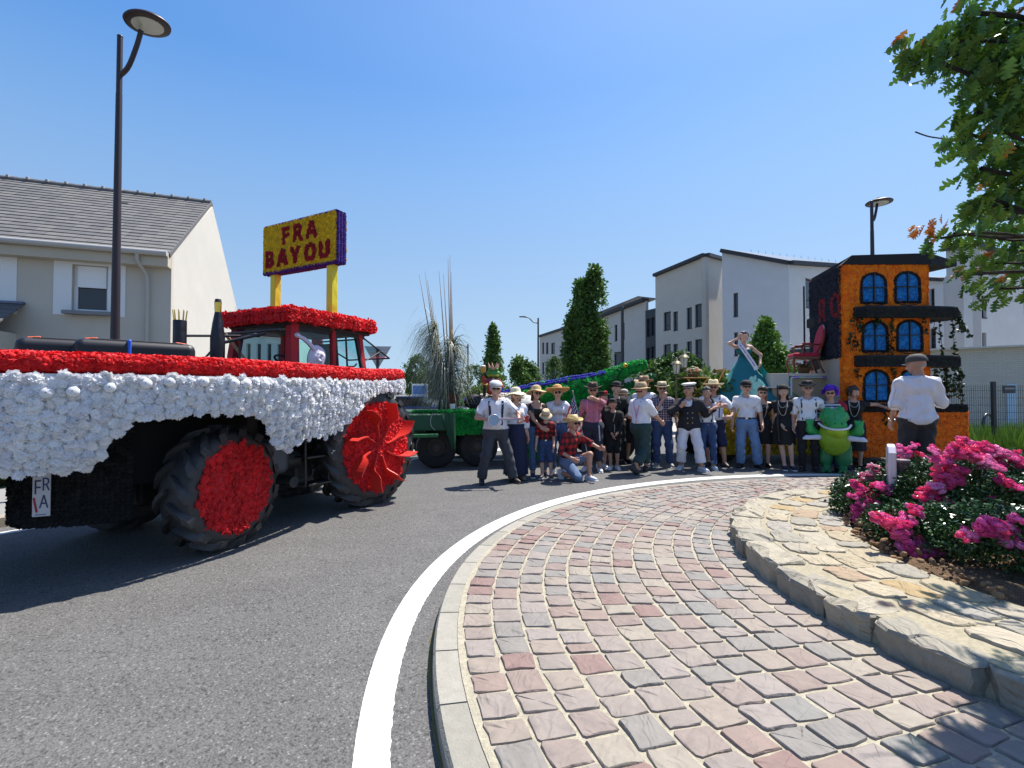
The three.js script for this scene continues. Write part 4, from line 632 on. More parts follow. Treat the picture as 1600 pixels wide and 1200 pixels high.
roseBush('largest rose bush with dense bright pink trusses in the middle of the bed', 1480, 760, 5.0, 0.62, 0.62, 94, [[1470, 740, 1.3], [1480, 735, 1.3], [1490, 745, 1.2], [1475, 752, 1.2], [1462, 762, 1.2], [1450, 768, 1.2], [1445, 775], [1455, 780, 1.2], [1468, 778, 1.2], [1478, 785], [1470, 795, 1.1], [1484, 798], [1492, 705, 1.2], [1500, 700, 1.2], [1510, 707, 1.2], [1520, 712, 1.2], [1486, 712], [1530, 718, 1.1], [1545, 722], [1500, 735], [1475, 718], [1460, 705, 0.8], [1466, 722]]);
roseBush('rose bush with light pink trusses near the grass and fence', 1560, 730, 5.6, 0.7, 0.62, 95, [[1540, 700, 1.2], [1550, 703, 1.2], [1560, 706, 1.2], [1570, 710, 1.2], [1582, 715, 1.2], [1592, 722, 1.2], [1505, 690, 0.8], [1545, 715], [1535, 695, 0.8], [1520, 695, 0.7], [1600, 730], [1530, 728], [1565, 725], [1590, 705, 0.6], [1512, 688, 0.8]]);
roseBush('shaded rose bush with purple pink trusses at the bed centre', 1555, 790, 4.9, 0.6, 0.5, 96, [[1540, 790], [1548, 793], [1560, 785], [1565, 792], [1580, 760], [1590, 762], [1570, 750], [1530, 800], [1555, 730]]);
roseBush('low rose bush whose pink trusses hang over the earth and stone edge', 1440, 860, 4.3, 0.42, 0.32, 97, [[1375, 808], [1385, 812, 1.1], [1393, 820], [1400, 828, 1.2], [1408, 822], [1415, 812, 1.1], [1424, 796, 0.8], [1435, 800, 0.8], [1412, 845, 1.3], [1422, 855, 1.3], [1435, 862, 1.3], [1448, 860, 1.2], [1458, 855, 1.2], [1428, 848, 1.2], [1440, 852, 1.2], [1425, 830, 0.7]]);
roseBush('rose bush with a single heavy pink truss above the shaded soil', 1560, 850, 3.9, 0.55, 0.4, 98, [[1505, 838, 0.8], [1515, 836, 0.9], [1540, 828, 1.1], [1552, 820, 1.2], [1562, 832, 1.3], [1572, 840, 1.4], [1583, 848, 1.3], [1590, 842, 1.1], [1570, 822, 1.1], [1596, 815]]);
{ // rounded metal post in the bed
  const p = at(1398, 740, 5.15), g = thing('bollard', 'short rounded metal plate post standing among the roses', 'post', V(p.x, 0.3, p.z), 0);
  new MB().prism([[-0.13, 0], [0.1, 0], [0.1, 0.64], [0.07, 0.72], [0, 0.755], [-0.08, 0.735], [-0.13, 0.68]], 0.05, new THREE.Matrix4().makeRotationY(1.0).setPosition(-0.07, 0, 0), 0.01).build('plate', std([0.62, 0.6, 0.64], 0.35, { metalness: 0.3 }), g);
  new MB().box(0.1, 0.58, 0.1, 0.03, 0.29, 0.06, 0.01).build('post_body', std([0.1, 0.07, 0.08], 0.5), g); new MB().box(0.11, 0.03, 0.11, 0.03, 0.594, 0.06, 0.008).build('cap', std([0.2, 0.17, 0.18], 0.5), g);
}
// ---------------------------------------------------------------- paper flowers
function pomGeo(seed, detail = 3, depth = 0.34, freq = 4.2) { // a crumpled tissue flower, unit radius, open to +y
  let g = new THREE.IcosahedronGeometry(1, detail); g.deleteAttribute('uv'); g.deleteAttribute('normal'); g = mergeVertices(g); const p = g.attributes.position;
  for (let i = 0; i < p.count; i++) { const x = p.getX(i), y = p.getY(i), z = p.getZ(i), a = Math.abs(n3(x * freq + seed, y * freq, z * freq) - 0.5) * 2, b = Math.abs(n3(x * freq * 2 + seed, y * freq * 2 + 9, z * freq * 2) - 0.5) * 2, s = 1 - depth + depth * 1.25 * Math.pow(a, 0.55) + 0.14 * b - 0.06; p.setXYZ(i, x * s, y * s, z * s); }
  g.computeVertexNormals(); return metreUV(g, 0.06);
}
function petalPom(seed, rings, core) { // crumpled heart inside rings of thin curled petals
  const r = rngOf(seed), mb = new MB(); mb.add(pomGeo(seed, core, 0.5, 5).clone(), mat4(0, 0, 0, undefined, 0.9));
  for (const [n, tilt, len] of rings) for (let k = 0; k < n; k++) {
    const m = mat4(0, 0, 0, [0, (k + r() * 0.7) / n * 2 * PI, 0]).multiply(mat4(0, 0, 0.12, [tilt + (r() - 0.5) * 0.5, 0, (r() - 0.5) * 0.5])), g = [], idx = [[0, 1, 4], [1, 5, 4], [1, 2, 5], [2, 6, 5], [2, 3, 6], [3, 7, 6], [4, 5, 8], [5, 9, 8], [5, 6, 9], [6, 10, 9], [6, 7, 10], [7, 11, 10]], p = [];
    for (let i = 0; i < 3; i++) for (let j = 0; j < 4; j++) g.push(V((j / 3 - 0.5) * (0.55 + 0.5 * i), 0.16 * Math.cos(j * 2.1 + k) * (0.3 + 0.5 * i) + 0.14 * (r() - 0.5) - 0.06 * i * i, len * (0.2 + 0.5 * i) + 0.12 * (r() - 0.5)).applyMatrix4(m));
    for (const t of idx) for (const q of t) p.push(...g[q].toArray()); const q = new THREE.BufferGeometry(); q.setAttribute('position', new THREE.Float32BufferAttribute(p, 3)); q.computeVertexNormals(); mb.add(q);
  }
  return mb.geo(0.06);
}
const pomG = [1, 2, 3, 4].map((k) => petalPom(k * 7, [[6, -0.35, 0.78], [6, -0.9, 0.74], [5, -1.3, 0.66]], 2)), pomS = [2, 5].map((k) => petalPom(k * 3, [[5, -0.35, 0.85], [5, -0.95, 0.75]], 1));
const paper = (c) => phys(c, 0.85, { side: THREE.DoubleSide, transmission: 0.3, thickness: 0, specularIntensity: 0.6 });
function cover(parent, name, geo, mat, list, cols, seed) { // tissue flowers as one covering
  const im = new THREE.InstancedMesh(geo, mat, list.length), r = rngOf(seed); im.name = name; im.castShadow = im.receiveShadow = true; stuff(im);
  list.forEach((m, i) => { im.setMatrixAt(i, m); const c = cols[Math.floor(r() * cols.length)], s = 0.85 + 0.3 * r(); im.setColorAt(i, C(c.map((x) => Math.min(0.95, x * s)))); }); parent.add(im); return im;
}
const qUp = (n) => new THREE.Quaternion().setFromUnitVectors(V(0, 1, 0), n.clone().normalize());
function stand(p, n, s, r, sq = 0.75) { return new THREE.Matrix4().compose(p, qUp(n).multiply(new THREE.Quaternion().setFromAxisAngle(V(0, 1, 0), r() * 6.28)), V(s, s * sq, s)); }
function boxCover(w, h, d, step, faces, r, jit = 0.3) { // places on the faces of a box centred on the origin; faces like '+x'
  const out = []; for (const f of faces) { const s = f[0] === '+' ? 1 : -1, ax = 'xyz'.indexOf(f[1]), dim = [w, h, d], u = (ax + 1) % 3, v = (ax + 2) % 3; for (let a = -dim[u] / 2 + step / 2; a <= dim[u] / 2; a += step) for (let b = -dim[v] / 2 + step / 2; b <= dim[v] / 2; b += step) { const q = [0, 0, 0], n = [0, 0, 0]; q[ax] = s * dim[ax] / 2; q[u] = a + (r() - 0.5) * step * jit; q[v] = b + (r() - 0.5) * step * jit; n[ax] = s; out.push([V(...q), V(...n)]); } } return out;
}
const REDS = [[0.74, 0.01, 0.014], [0.8, 0.016, 0.02], [0.66, 0.008, 0.012]], WHITES = [[0.88, 0.88, 0.9], [0.82, 0.82, 0.86], [0.92, 0.92, 0.92], [0.86, 0.85, 0.84]], BLACKS = [[0.008, 0.008, 0.009], [0.013, 0.013, 0.014]];
const GREENS = [[0.008, 0.34, 0.045], [0.014, 0.42, 0.06], [0.006, 0.25, 0.04]], YELLOWS = [[0.82, 0.56, 0.008], [0.88, 0.64, 0.012], [0.74, 0.48, 0.006]], ORANGES = [[0.9, 0.25, 0.006], [0.93, 0.3, 0.008], [0.86, 0.2, 0.005]], PURPLES = [[0.05, 0.012, 0.22], [0.07, 0.016, 0.3]], BLUES = [[0.016, 0.24, 0.62], [0.024, 0.3, 0.7], [0.012, 0.19, 0.54]];

// ---------------------------------------------------------------- the tractor dressed as a paddle boat
const tractor = thing('tractor', 'farm tractor dressed as a paddle boat in white and red paper flowers', 'tractor', [-2.81, 0, -7.44], -0.485);
{
  const g = tractor, r = rngOf(101), S = [-0.95, -0.75, -0.55, 0, 0.7, 1.67, 2.4, 2.9, 3.5, 4.0, 4.5, 4.85, 5.0], X = [0.55, 0.8, 0.88, 1.02, 1.25, 1.47, 1.45, 1.31, 1.05, 0.82, 0.52, 0.24, 0.02];
  const LS = [-0.95, -0.33, 0.1, 0.42, 0.75, 1.0, 1.19, 1.47, 1.66, 1.72, 1.8, 1.92, 2.0, 2.08, 2.2, 2.7, 3.13, 3.22, 3.28, 3.32, 3.7, 5.0], LY = [1.6, 1.64, 1.62, 1.5, 1.24, 1.13, 1.08, 1.1, 1.04, 0.98, 1.0, 1.05, 1.16, 1.3, 1.39, 1.42, 1.37, 1.27, 1.12, 0.97, 0.96, 1.02];
  const xr = (s) => interp(S, X, s), yl = (s) => interp(LS, LY, s), rimY = (s) => 1.84 - 0.03 * smooth(3.2, 5, s) + 0.05 * smooth(0.6, -0.9, s);
  const surf = (s, q, side) => { const y = lerp(rimY(s) - 0.08, yl(s), q), d = rimY(s) - y; return V(side * Math.max(0.02, xr(s) + 0.02 - 0.2 * d * d), y, s); };
  // hull sheet
  const ss = []; for (let s = -0.95; s <= 5.001; s += 0.05) ss.push(s);
  const hull = new MB();
  for (const side of [1, -1]) { const rows = ss.map((s) => Array.from({ length: 9 }, (_, k) => surf(s, k / 8, side))), p = [], idx = []; rows.forEach((w) => w.forEach((v) => p.push(v.x, v.y, v.z))); for (let i = 0; i < rows.length - 1; i++) for (let k = 0; k < 8; k++) { const a = i * 9 + k, b = a + 9; side > 0 ? idx.push(a, a + 1, b, b, a + 1, b + 1) : idx.push(a, b, a + 1, b, b + 1, a + 1); } const q = new THREE.BufferGeometry(); q.setAttribute('position', new THREE.Float32BufferAttribute(p, 3)); q.setIndex(idx); q.computeVertexNormals(); hull.add(q); }
  hull.box(1.2, 0.26, 0.04, 0, 1.72, -0.96);
  const hm = std([0.6, 0.6, 0.62], 0.9, { side: THREE.DoubleSide }); const hullPart = hull.build('hull', hm, g);
  // white flowers in staggered rows
  const list = []; for (const side of [1, -1]) { let s = -0.93, col = 0; while (s < 4.98) { const H = rimY(s) - 0.06 - yl(s), n = Math.max(2, Math.round(H / 0.068)), e = surf(s + 0.02, 0.5, side).sub(surf(s - 0.02, 0.5, side)).normalize(); for (let k = 0; k < n; k++) { const q = (k + 0.35 + (col % 2) * 0.4 + (r() - 0.5) * 0.5) / n, p = surf(s + (r() - 0.5) * 0.035, q, side), dn = surf(s, Math.min(1, q + 0.05), side).sub(surf(s, q - 0.05, side)).normalize(), nn = e.clone().cross(dn).normalize(); if (nn.x * side < 0) nn.negate(); const m = stand(p.addScaledVector(nn, 0.008), nn.add(V((r() - 0.5) * 0.8, (r() - 0.5) * 0.8, (r() - 0.5) * 0.8)), 0.034 + 0.015 * r(), r, 0.65 + 0.35 * r()); m.see_ = side > 0 ? 1 : 0.05; list.push(m); } const step = 0.07; s += step / Math.max(1, Math.hypot(1, (xr(s + 0.03) - xr(s)) / 0.03)); col++; } }
  for (let x = -0.55; x <= 0.55; x += 0.075) for (let y = 1.62; y < 1.85; y += 0.07) { const m = stand(V(x, y, -0.98), V(0, 0.1, -1), 0.046, r); m.see_ = 0.05; list.push(m); }
  scatter(g, 'paper_flower', pomG, (c) => paper(c), WHITES, list, 300, 'white_flowers');
  // larger open rosettes below the rim
  const ros = new MB().lathe([[0, 0.03], [0.016, 0.029], [0.032, 0.022], [0.043, 0.008], [0.044, -0.006], [0.03, -0.016], [0, -0.016]], 0, 0, 0, 18).geo(), rm = paper([0.86, 0.86, 0.86]); const eyeM = std([0.25, 0.25, 0.26], 0.3, { metalness: 0.6 }); const eyeG = new THREE.SphereGeometry(0.007, 8, 6);
  for (let i = 0; i < 9; i++) { const s = 3.68 - i * 0.2 + (r() - 0.5) * 0.1, p = surf(s, 0.1 / 0.7 + 0.05 * r(), 1), o = mesh('rosette', ros, rm, g); o.position.copy(p).add(V(0.03, 0.0, 0.012)); o.quaternion.copy(qUp(V(0.85, 0.2, 0.45))); const e = mesh('bead', eyeG, eyeM, o); e.position.set(0, 0.028, 0); }
  // red rim
  const rimTube = new MB(), pathOf = (side) => ss.map((s) => V(side * Math.max(0.01, xr(s) - 0.085), rimY(s) + 0.01, s)); for (const side of [1, -1]) rimTube.tube(pathOf(side), 0.06, 8, 110); rimTube.cyl([-0.55, rimY(-0.95), -0.95], [0.55, rimY(-0.95), -0.95], 0.06); const rim = rimTube.build('rim', std([0.5, 0.008, 0.012], 0.8), g);
  const rl = []; for (const side of [1, -1]) { const c = new THREE.CatmullRomCurve3(pathOf(side)); for (let i = 0; i < 175; i++) { const u = (i + 0.5) / 175, p = c.getPointAt(u), t = c.getTangentAt(u), o = V(side * Math.abs(t.z), 0, -side * t.x * Math.sign(t.z)).normalize(); for (let k = 0; k < 6; k++) { const a = -0.95 + k * 0.5 + 0.35 * r(), n = o.clone().multiplyScalar(Math.cos(a)).add(V(0, Math.sin(a), 0)); rl.push(stand(p.clone().addScaledVector(n, 0.055).add(V(0, 0, (r() - 0.5) * 0.03)), n, 0.042 + 0.012 * r(), r, 0.9)); } } } for (let x = -0.55; x < 0.56; x += 0.06) rl.push(stand(V(x, 1.92, -0.97), V(0, 0.6, -0.5), 0.055, r)); cover(rim, 'red_flowers', pomS[0], paper([1, 1, 1]), rl, REDS, 5);
  // deck, dark underside, skirts of black paper
  const deckP = new MB(), dp = []; ss.forEach((s) => dp.push([xr(s) - 0.08, s])); deckP.add((() => { const sh = new THREE.Shape([...dp.map(([x, s]) => new THREE.Vector2(x, -s)), ...[...dp].reverse().map(([x, s]) => new THREE.Vector2(-x, -s))]); const q = new THREE.ExtrudeGeometry(sh, { depth: 0.03, bevelEnabled: false }); q.rotateX(-PI / 2); q.translate(0, 1.78, 0); return q; })());
  deckP.build('deck', std([0.03, 0.03, 0.032], 0.8), g);
  new MB().box(0.75, 0.55, 1.9, 0, 1.15, 2.35, 0.08).box(0.5, 0.42, 2.6, 0, 0.82, 1.1, 0.06).box(0.9, 0.5, 0.7, 0, 0.85, 0, 0.1).cyl([-0.75, 0.82, 0], [0.75, 0.82, 0], 0.14, 0.14, 14).cyl([-0.8, 0.63, 2.25], [0.85, 0.63, 2.25], 0.1, 0.1, 12).box(0.3, 0.3, 0.5, 0, 0.55, 2.36, 0.05).build('chassis', std([0.016, 0.016, 0.018], 0.6), g);
  const BOW = [[0.6, 1.9], [0.6, 2.9], [0.46, 3.22], [0.12, 3.5], [-0.12, 3.5], [-0.46, 3.22], [-0.6, 2.9], [-0.6, 1.9]];
  const bq2 = new THREE.ExtrudeGeometry(new THREE.Shape([[0.56, 1.7], [0.56, 2.95], [-0.56, 2.95], [-0.56, 1.7]].map((p) => new THREE.Vector2(p[0], -p[1]))), { depth: 0.75, bevelEnabled: false }); bq2.rotateX(-PI / 2); bq2.translate(0, 0.72, 0);
  const bq3 = new THREE.ExtrudeGeometry(new THREE.Shape([[0.58, 2.9], ...BOW.slice(2, 6), [-0.58, 2.9]].map((p) => new THREE.Vector2(p[0], -p[1]))), { depth: 1.0, bevelEnabled: false }); bq3.rotateX(-PI / 2); bq3.translate(0, 0.44, 0);
  const skirt = new MB().add(bq2).add(bq3).box(1.9, 0.02, 2.6, 0, 1.48, 2.4).build('skirt', std([0.008, 0.008, 0.009], 0.95, { side: THREE.DoubleSide }), g);
  const bl = []; for (let i = 1; i < 6; i++) { const p = BOW[i], q = BOW[i + 1], l = Math.hypot(p[0] - q[0], p[1] - q[1]), n = V(q[1] - p[1], 0, -(q[0] - p[0])); if (n.z < 0) n.negate(); if (n.x * (p[0] + q[0]) < 0) n.x = -n.x; for (let u = 0; u < l; u += 0.04) for (let y = 0.44; y < 1.4; y += 0.042) bl.push(stand(V(lerp(p[0], q[0], u / l), y, lerp(p[1], q[1], u / l)), n.clone().add(V((r() - 0.5) * 0.6, (r() - 0.5) * 0.6, 0)), 0.032, r, 0.9)); } cover(skirt, 'black_flowers', pomS[1], std([1, 1, 1], 0.95), bl, BLACKS, 6);
  // number plate sticker on the skirt
  const plate = part('plate', g); plate.position.set(0.29, 0.72, 3.41); plate.rotation.set(0, 0.885, 0); plate.scale.set(0.62, 0.95, 1);
  new MB().box(0.2, 0.42, 0.016, 0, 0, 0.025, 0.02).build('panel', std([0.62, 0.62, 0.68], 0.5), plate);
  for (const [str, x, y, s, c] of [['F', -0.088, 0.0, 0.13, [0.03, 0.05, 0.14]], ['R', 0.0, 0.03, 0.12, [0.03, 0.06, 0.2]], ['A', -0.02, -0.13, 0.12, [0.03, 0.05, 0.14]]]) { const t = new TextGeometry(str, { font: T.font2, size: s, depth: 0.004, curveSegments: 4 }); t.translate(x, y, 0.034); mesh('letter', t, std(c, 0.6), plate); }
  new MB().box(0.022, 0.14, 0.004, -0.062, -0.1, 0.036, 0, [0, 0, 0.25]).build('stroke', std([0.4, 0.03, 0.03], 0.6), plate); new MB().box(0.14, 0.012, 0.004, 0, 0.185, 0.036).box(0.08, 0.01, 0.004, -0.03, 0.165, 0.036).box(0.12, 0.01, 0.004, 0.0, -0.19, 0.036).build('small_print', std([0.25, 0.27, 0.38], 0.6), plate);
  // wheels
  function wheel(x, y, s, R, W, hub, steer, lugs, disc, name) {
    const w = part('wheel', g); w.position.set(x, y, s); w.rotation.y = steer; const sd = Math.sign(x), tm = std([0.022, 0.022, 0.023], 0.72, { map: T.stain, bumpMap: T.fine, bumpScale: 0.003 }), b = R - 0.045;
    const prof = [[hub, -W * 0.38], [hub + 0.03, -W * 0.44], [b * 0.82, -W * 0.5], [b * 0.95, -W * 0.46], [b, -W * 0.3], [b + 0.008, 0], [b, W * 0.3], [b * 0.95, W * 0.46], [b * 0.82, W * 0.5], [hub + 0.03, W * 0.44], [hub, W * 0.38]], ty = new MB();
    ty.add(new THREE.LatheGeometry(prof.map((p) => new THREE.Vector2(...p)), 56), new THREE.Matrix4().makeRotationZ(PI / 2));
    for (let i = 0; i < lugs; i++) for (const side of [1, -1]) { // chevron lugs
      const a0 = (i + (side > 0 ? 0 : 0.5)) / lugs * 2 * PI, pts = []; for (let k = 0; k <= 4; k++) { const q = k / 4, xx = side * (0.01 + q * W * 0.5), aa = a0 + q * q * 0.18 + q * 0.16, rr = b + 0.002 - (q > 0.7 ? (q - 0.7) * 0.14 : 0); pts.push([xx, aa, rr]); }
      const p = [], idx = [], hh = 0.055, tw = 0.034; pts.forEach(([xx, aa, rr], k) => { const wd = tw * (1 + 0.5 * k / 4) / R; for (const [da, dh] of [[-wd, -0.02], [-wd * 0.7, hh], [wd * 0.7, hh], [wd, -0.02]]) p.push(xx + (k === 4 && dh > 0 ? -side * 0.012 : 0), Math.cos(aa + da) * (rr + dh), Math.sin(aa + da) * (rr + dh)); });
      for (let k = 0; k < 4; k++) for (let j = 0; j < 3; j++) { const A = k * 4 + j, B = A + 4; idx.push(A, B, A + 1, B, B + 1, A + 1); } idx.push(16, 17, 18, 16, 18, 19, 0, 2, 1, 0, 3, 2);
      let q = new THREE.BufferGeometry(); q.setAttribute('position', new THREE.Float32BufferAttribute(p, 3)); q.setIndex(idx); q = q.toNonIndexed(); q.computeVertexNormals(); ty.add(q);
    }
    ty.build('tyre', new THREE.MeshStandardMaterial({ ...{}, color: new THREE.Color(0.032, 0.032, 0.034), roughness: 0.5, map: T.stain, bumpMap: T.fine, bumpScale: 0.003, side: THREE.DoubleSide }), w);
    new MB().lathe([[0, -0.02], [hub * 0.4, -0.02], [hub * 0.5, 0.02], [hub * 0.92, 0.04], [hub, 0.1], [hub * 1.02, W * 0.4], [hub * 1.05, W * 0.42]], 0, 0, 0, 36, [0, 0, -PI / 2 * sd]).build('rim', std([0.05, 0.05, 0.052], 0.5, { side: THREE.DoubleSide, metalness: 0.3 }), w);
    if (disc) {
      const d = new MB().lathe([[0, 0.06], [disc * 0.6, 0.05], [disc * 0.95, 0.02], [disc, -0.02], [0, -0.02]], sd * W * 0.42, 0, 0, 40, [0, 0, -PI / 2 * sd]).build(name, std([0.5, 0.008, 0.012], 0.8), w), fl = [];
      for (let i = 0; i < disc * disc * 620; i++) { const q = disc * Math.sqrt((i + 0.5) / (disc * disc * 620)), a = i * 2.39996; fl.push(stand(V(sd * (W * 0.42 + 0.05 - 0.04 * q / disc), Math.cos(a) * q, Math.sin(a) * q), V(sd, (r() - 0.5) * 0.5, (r() - 0.5) * 0.5), 0.042 + 0.014 * r(), r, 0.95)); } cover(d, 'red_flowers', pomS[0], paper([1, 1, 1]), fl, REDS, 8);
    }
    return w;
  }
  wheel(0.92, 0.63, 2.2, 0.63, 0.38, 0.34, 0.22, 15, 0.46, 'wheel_cover'); wheel(-0.86, 0.63, 2.3, 0.63, 0.38, 0.34, 0.22, 15);
  const rw = wheel(0.76, 0.84, 0, 0.85, 0.46, 0.52, 0, 19, 0.64, 'wheel_cover'); wheel(-0.76, 0.84, 0, 0.85, 0.46, 0.5, 0, 19);
  // paddle blades on the rear wheel
  const bladeM = std([0.62, 0.028, 0.02], 0.5), cur = []; for (let k = 0; k <= 12; k++) { const q = k / 12; cur.push([0.14 + q * 0.46, 0.2 * q * q * q]); }
  for (let i = 0; i < 8; i++) {
    const a = i / 8 * 2 * PI + 0.25, p = [], idx = []; cur.forEach(([rad, bend], k) => { const wd = k < 5 ? 0.03 + 0.02 * k / 5 : 0.05 + 0.14 * smooth(5, 8, k); for (const [dx, off] of [[0.0, -0.008], [wd * 1.0 + 0.02, -0.008], [wd * 1.0 + 0.02, 0.008], [0.0, 0.008]]) p.push(0.25 + dx, rad, bend + off); });
    const n = cur.length; for (let k = 0; k < n - 1; k++) for (let j = 0; j < 4; j++) { const A = k * 4 + j, B = k * 4 + (j + 1) % 4; idx.push(A, B, A + 4, B, B + 4, A + 4); } idx.push(0, 3, 1, 1, 3, 2, (n - 1) * 4, (n - 1) * 4 + 1, (n - 1) * 4 + 2, (n - 1) * 4, (n - 1) * 4 + 2, (n - 1) * 4 + 3);
    let q = new THREE.BufferGeometry(); q.setAttribute('position', new THREE.Float32BufferAttribute(p, 3)); q.setIndex(idx); q = q.toNonIndexed(); q.computeVertexNormals(); const o = mesh('paddle_blade', metreUV(q), new THREE.MeshStandardMaterial({ color: bladeM.color, roughness: 0.5, side: THREE.DoubleSide }), rw); o.rotation.x = a;
  }
  // tank, steps and bits between the wheels
  new MB().box(0.42, 0.42, 0.62, 0.5, 0.82, 1.52, 0.09).build('fuel_tank', std([0.075, 0.085, 0.11], 0.45), g);
  new MB().cyl([0.5, 0.75, 1.0], [0.5, 0.75, 1.25], 0.13, 0.13, 14).cyl([0.3, 0.5, 1.2], [0.75, 0.5, 1.2], 0.07).box(0.3, 0.25, 0.3, 0.35, 0.6, 0.85, 0.04).build('gearbox', std([0.05, 0.052, 0.055], 0.5, { metalness: 0.3 }), g);
  const st = new MB(); for (const z of [0.78, 1.14]) st.tube([[0.62, 1.1, z], [0.78, 1.1, z], [0.86, 1.04, z], [0.87, 0.9, z], [0.88, 0.44, z]], 0.018, 7, 20); st.box(0.24, 0.025, 0.36, 0.82, 0.46, 0.96, 0.004).box(0.24, 0.025, 0.36, 0.79, 0.8, 0.96, 0.004).build('step_ladder', std([0.03, 0.03, 0.032], 0.4, { metalness: 0.4 }), g);
  // exhaust stacks wrapped in black with gold fringes
  for (const [x, z, h, rad, w] of [[-0.14, 2.08, 2.56, 0.07, 0], [0.1, 1.78, 2.64, 0.08, 1]]) {
    const c = part('funnel', g); c.position.set(x, 1.8, z); const H = h - 1.8;
    new MB().lathe(w ? [[0, 0], [rad, 0], [rad, H * 0.55], [rad * 0.72, H * 0.78], [rad * 0.4, H * 0.95], [rad * 0.4, H], [0, H]] : [[0, 0], [rad, 0], [rad, H - 0.1], [0, H - 0.1]], 0, 0, 0, 16).build('wrap', std([0.006, 0.006, 0.014], 0.45, { bumpMap: T.fold, bumpScale: 0.02 }), c);
    const gm = phys([0.75, 0.52, 0.1], 0.25, { metalness: 0.9 }); const gb = new MB(); if (w) gb.cyl([0, H - 0.06, 0], [0, H + 0.06, 0], rad * 0.44, rad * 0.5, 12); else for (let i = 0; i < 9; i++) { const a = i / 9 * 6.28; gb.cyl([Math.cos(a) * rad * 0.8, H - 0.12, Math.sin(a) * rad * 0.8], [Math.cos(a) * rad * 1.05, H + 0.02, Math.sin(a) * rad * 1.05], 0.007, 0.005, 5); } gb.build('fringe', gm, c); if (w) new MB().cyl([0, H + 0.06, 0], [0, H + 0.1, 0], rad * 0.5, rad * 0.4, 12).build('cap', M.black, c);
  }
  new MB().cyl([-0.14, 2.28, 2.08], [0.2, 2.34, 1.3], 0.016).cyl([0.1, 2.2, 1.78], [0.4, 2.36, 1.36], 0.02).cyl([-0.6, 2.4, 1.35], [0.6, 2.4, 1.3], 0.02).cyl([-0.3, 1.8, 1.9], [-0.2, 2.35, 1.5], 0.014).cyl([0.24, 1.8, 1.6], [0.1, 2.3, 1.5], 0.014).build('stay_rod', std([0.03, 0.03, 0.032], 0.5), g);
  new MB().bar([0.2, 1.8, 1.3], [-0.05, 2.35, 1.6], 0.07, 0.035).build('timber_brace', std([0.5, 0.34, 0.17], 0.8, { map: T.grain }), g);
  // cab
  const cab = part('cab', g), rp = std([0.42, 0.012, 0.02], 0.7, { bumpMap: T.fold, bumpScale: 0.02 });
  const post = (a, b, w = 0.09) => new MB().bar(a, b, w, w).build('pillar', rp, cab);
  post([0.6, 1.7, 1.14], [0.56, 2.5, 1.1], 0.11); post([-0.6, 1.7, 1.2], [-0.56, 2.5, 1.1], 0.12); post([0.6, 1.7, 0.46], [0.57, 2.5, 0.46], 0.06); post([0.6, 1.7, -0.14], [0.54, 2.5, -0.06], 0.07); post([-0.6, 1.7, -0.3], [-0.52, 2.5, -0.2], 0.12); post([-0.6, 1.7, 0.35], [-0.57, 2.5, 0.35], 0.09);
  const frameM = std([0.012, 0.012, 0.013], 0.5), fr = new MB(); fr.bar([0.61, 1.86, 1.06], [0.565, 2.46, 1.04], 0.03, 0.05).bar([0.61, 1.86, 0.4], [0.57, 2.46, 0.42], 0.03, 0.05).bar([0.58, 2.45, 1.04], [0.55, 2.45, -0.15], 0.04, 0.05).bar([0.61, 1.86, -0.08], [0.545, 2.44, 0.0], 0.03, 0.05).cyl([0.66, 2.4, 0.3], [0.68, 1.84, 0.28], 0.014).build('door_frame', frameM, cab);
  const tint = phys([0.62, 0.88, 0.88], 0.02, { transmission: 1, thickness: 0 });
  const pane = (P) => { const q = new THREE.BufferGeometry(); q.setAttribute('position', new THREE.Float32BufferAttribute([P[0], P[1], P[2], P[0], P[2], P[3]].flat(), 3)); q.computeVertexNormals(); mesh('window_pane', q, tint, cab); };
  pane([[0.6, 1.86, 1.04], [0.6, 1.86, 0.44], [0.566, 2.43, 0.46], [0.563, 2.43, 1.02]]); pane([[0.6, 1.86, 0.38], [0.6, 1.86, -0.08], [0.55, 2.42, 0.0], [0.566, 2.42, 0.4]]); pane([[-0.6, 1.86, 1.04], [-0.6, 1.86, 0.35], [-0.566, 2.43, 0.35], [-0.563, 2.43, 1.02]]); pane([[-0.6, 1.86, 0.28], [-0.6, 1.86, -0.22], [-0.54, 2.42, -0.14], [-0.566, 2.42, 0.28]]);
  const rear = part('rear_window', cab); const RW = [[0.5, 2.44, -0.22], [-0.5, 2.44, -0.22], [-0.46, 2.18, -0.82], [0.46, 2.18, -0.82]]; { const q = new THREE.BufferGeometry(); q.setAttribute('position', new THREE.Float32BufferAttribute([RW[0], RW[1], RW[2], RW[0], RW[2], RW[3]].flat(), 3)); q.computeVertexNormals(); mesh('window_pane', q, tint, rear); const b = new MB(); for (let i = 0; i < 4; i++) b.cyl(RW[i], RW[(i + 1) % 4], 0.014, 0.014, 6); b.cyl([0.5, 2.1, -0.24], [0.48, 2.28, -0.6], 0.008); b.build('frame', frameM, rear); }
  new MB().box(1.22, 0.05, 1.42, 0, 2.5, 0.48, 0.02).build('headliner', std([0.03, 0.03, 0.033], 0.7), cab); new MB().box(0.5, 0.012, 0.06, 0.1, 2.47, 0.95).build('light_strip', std([0.5, 0.5, 0.5], 0.4), cab);
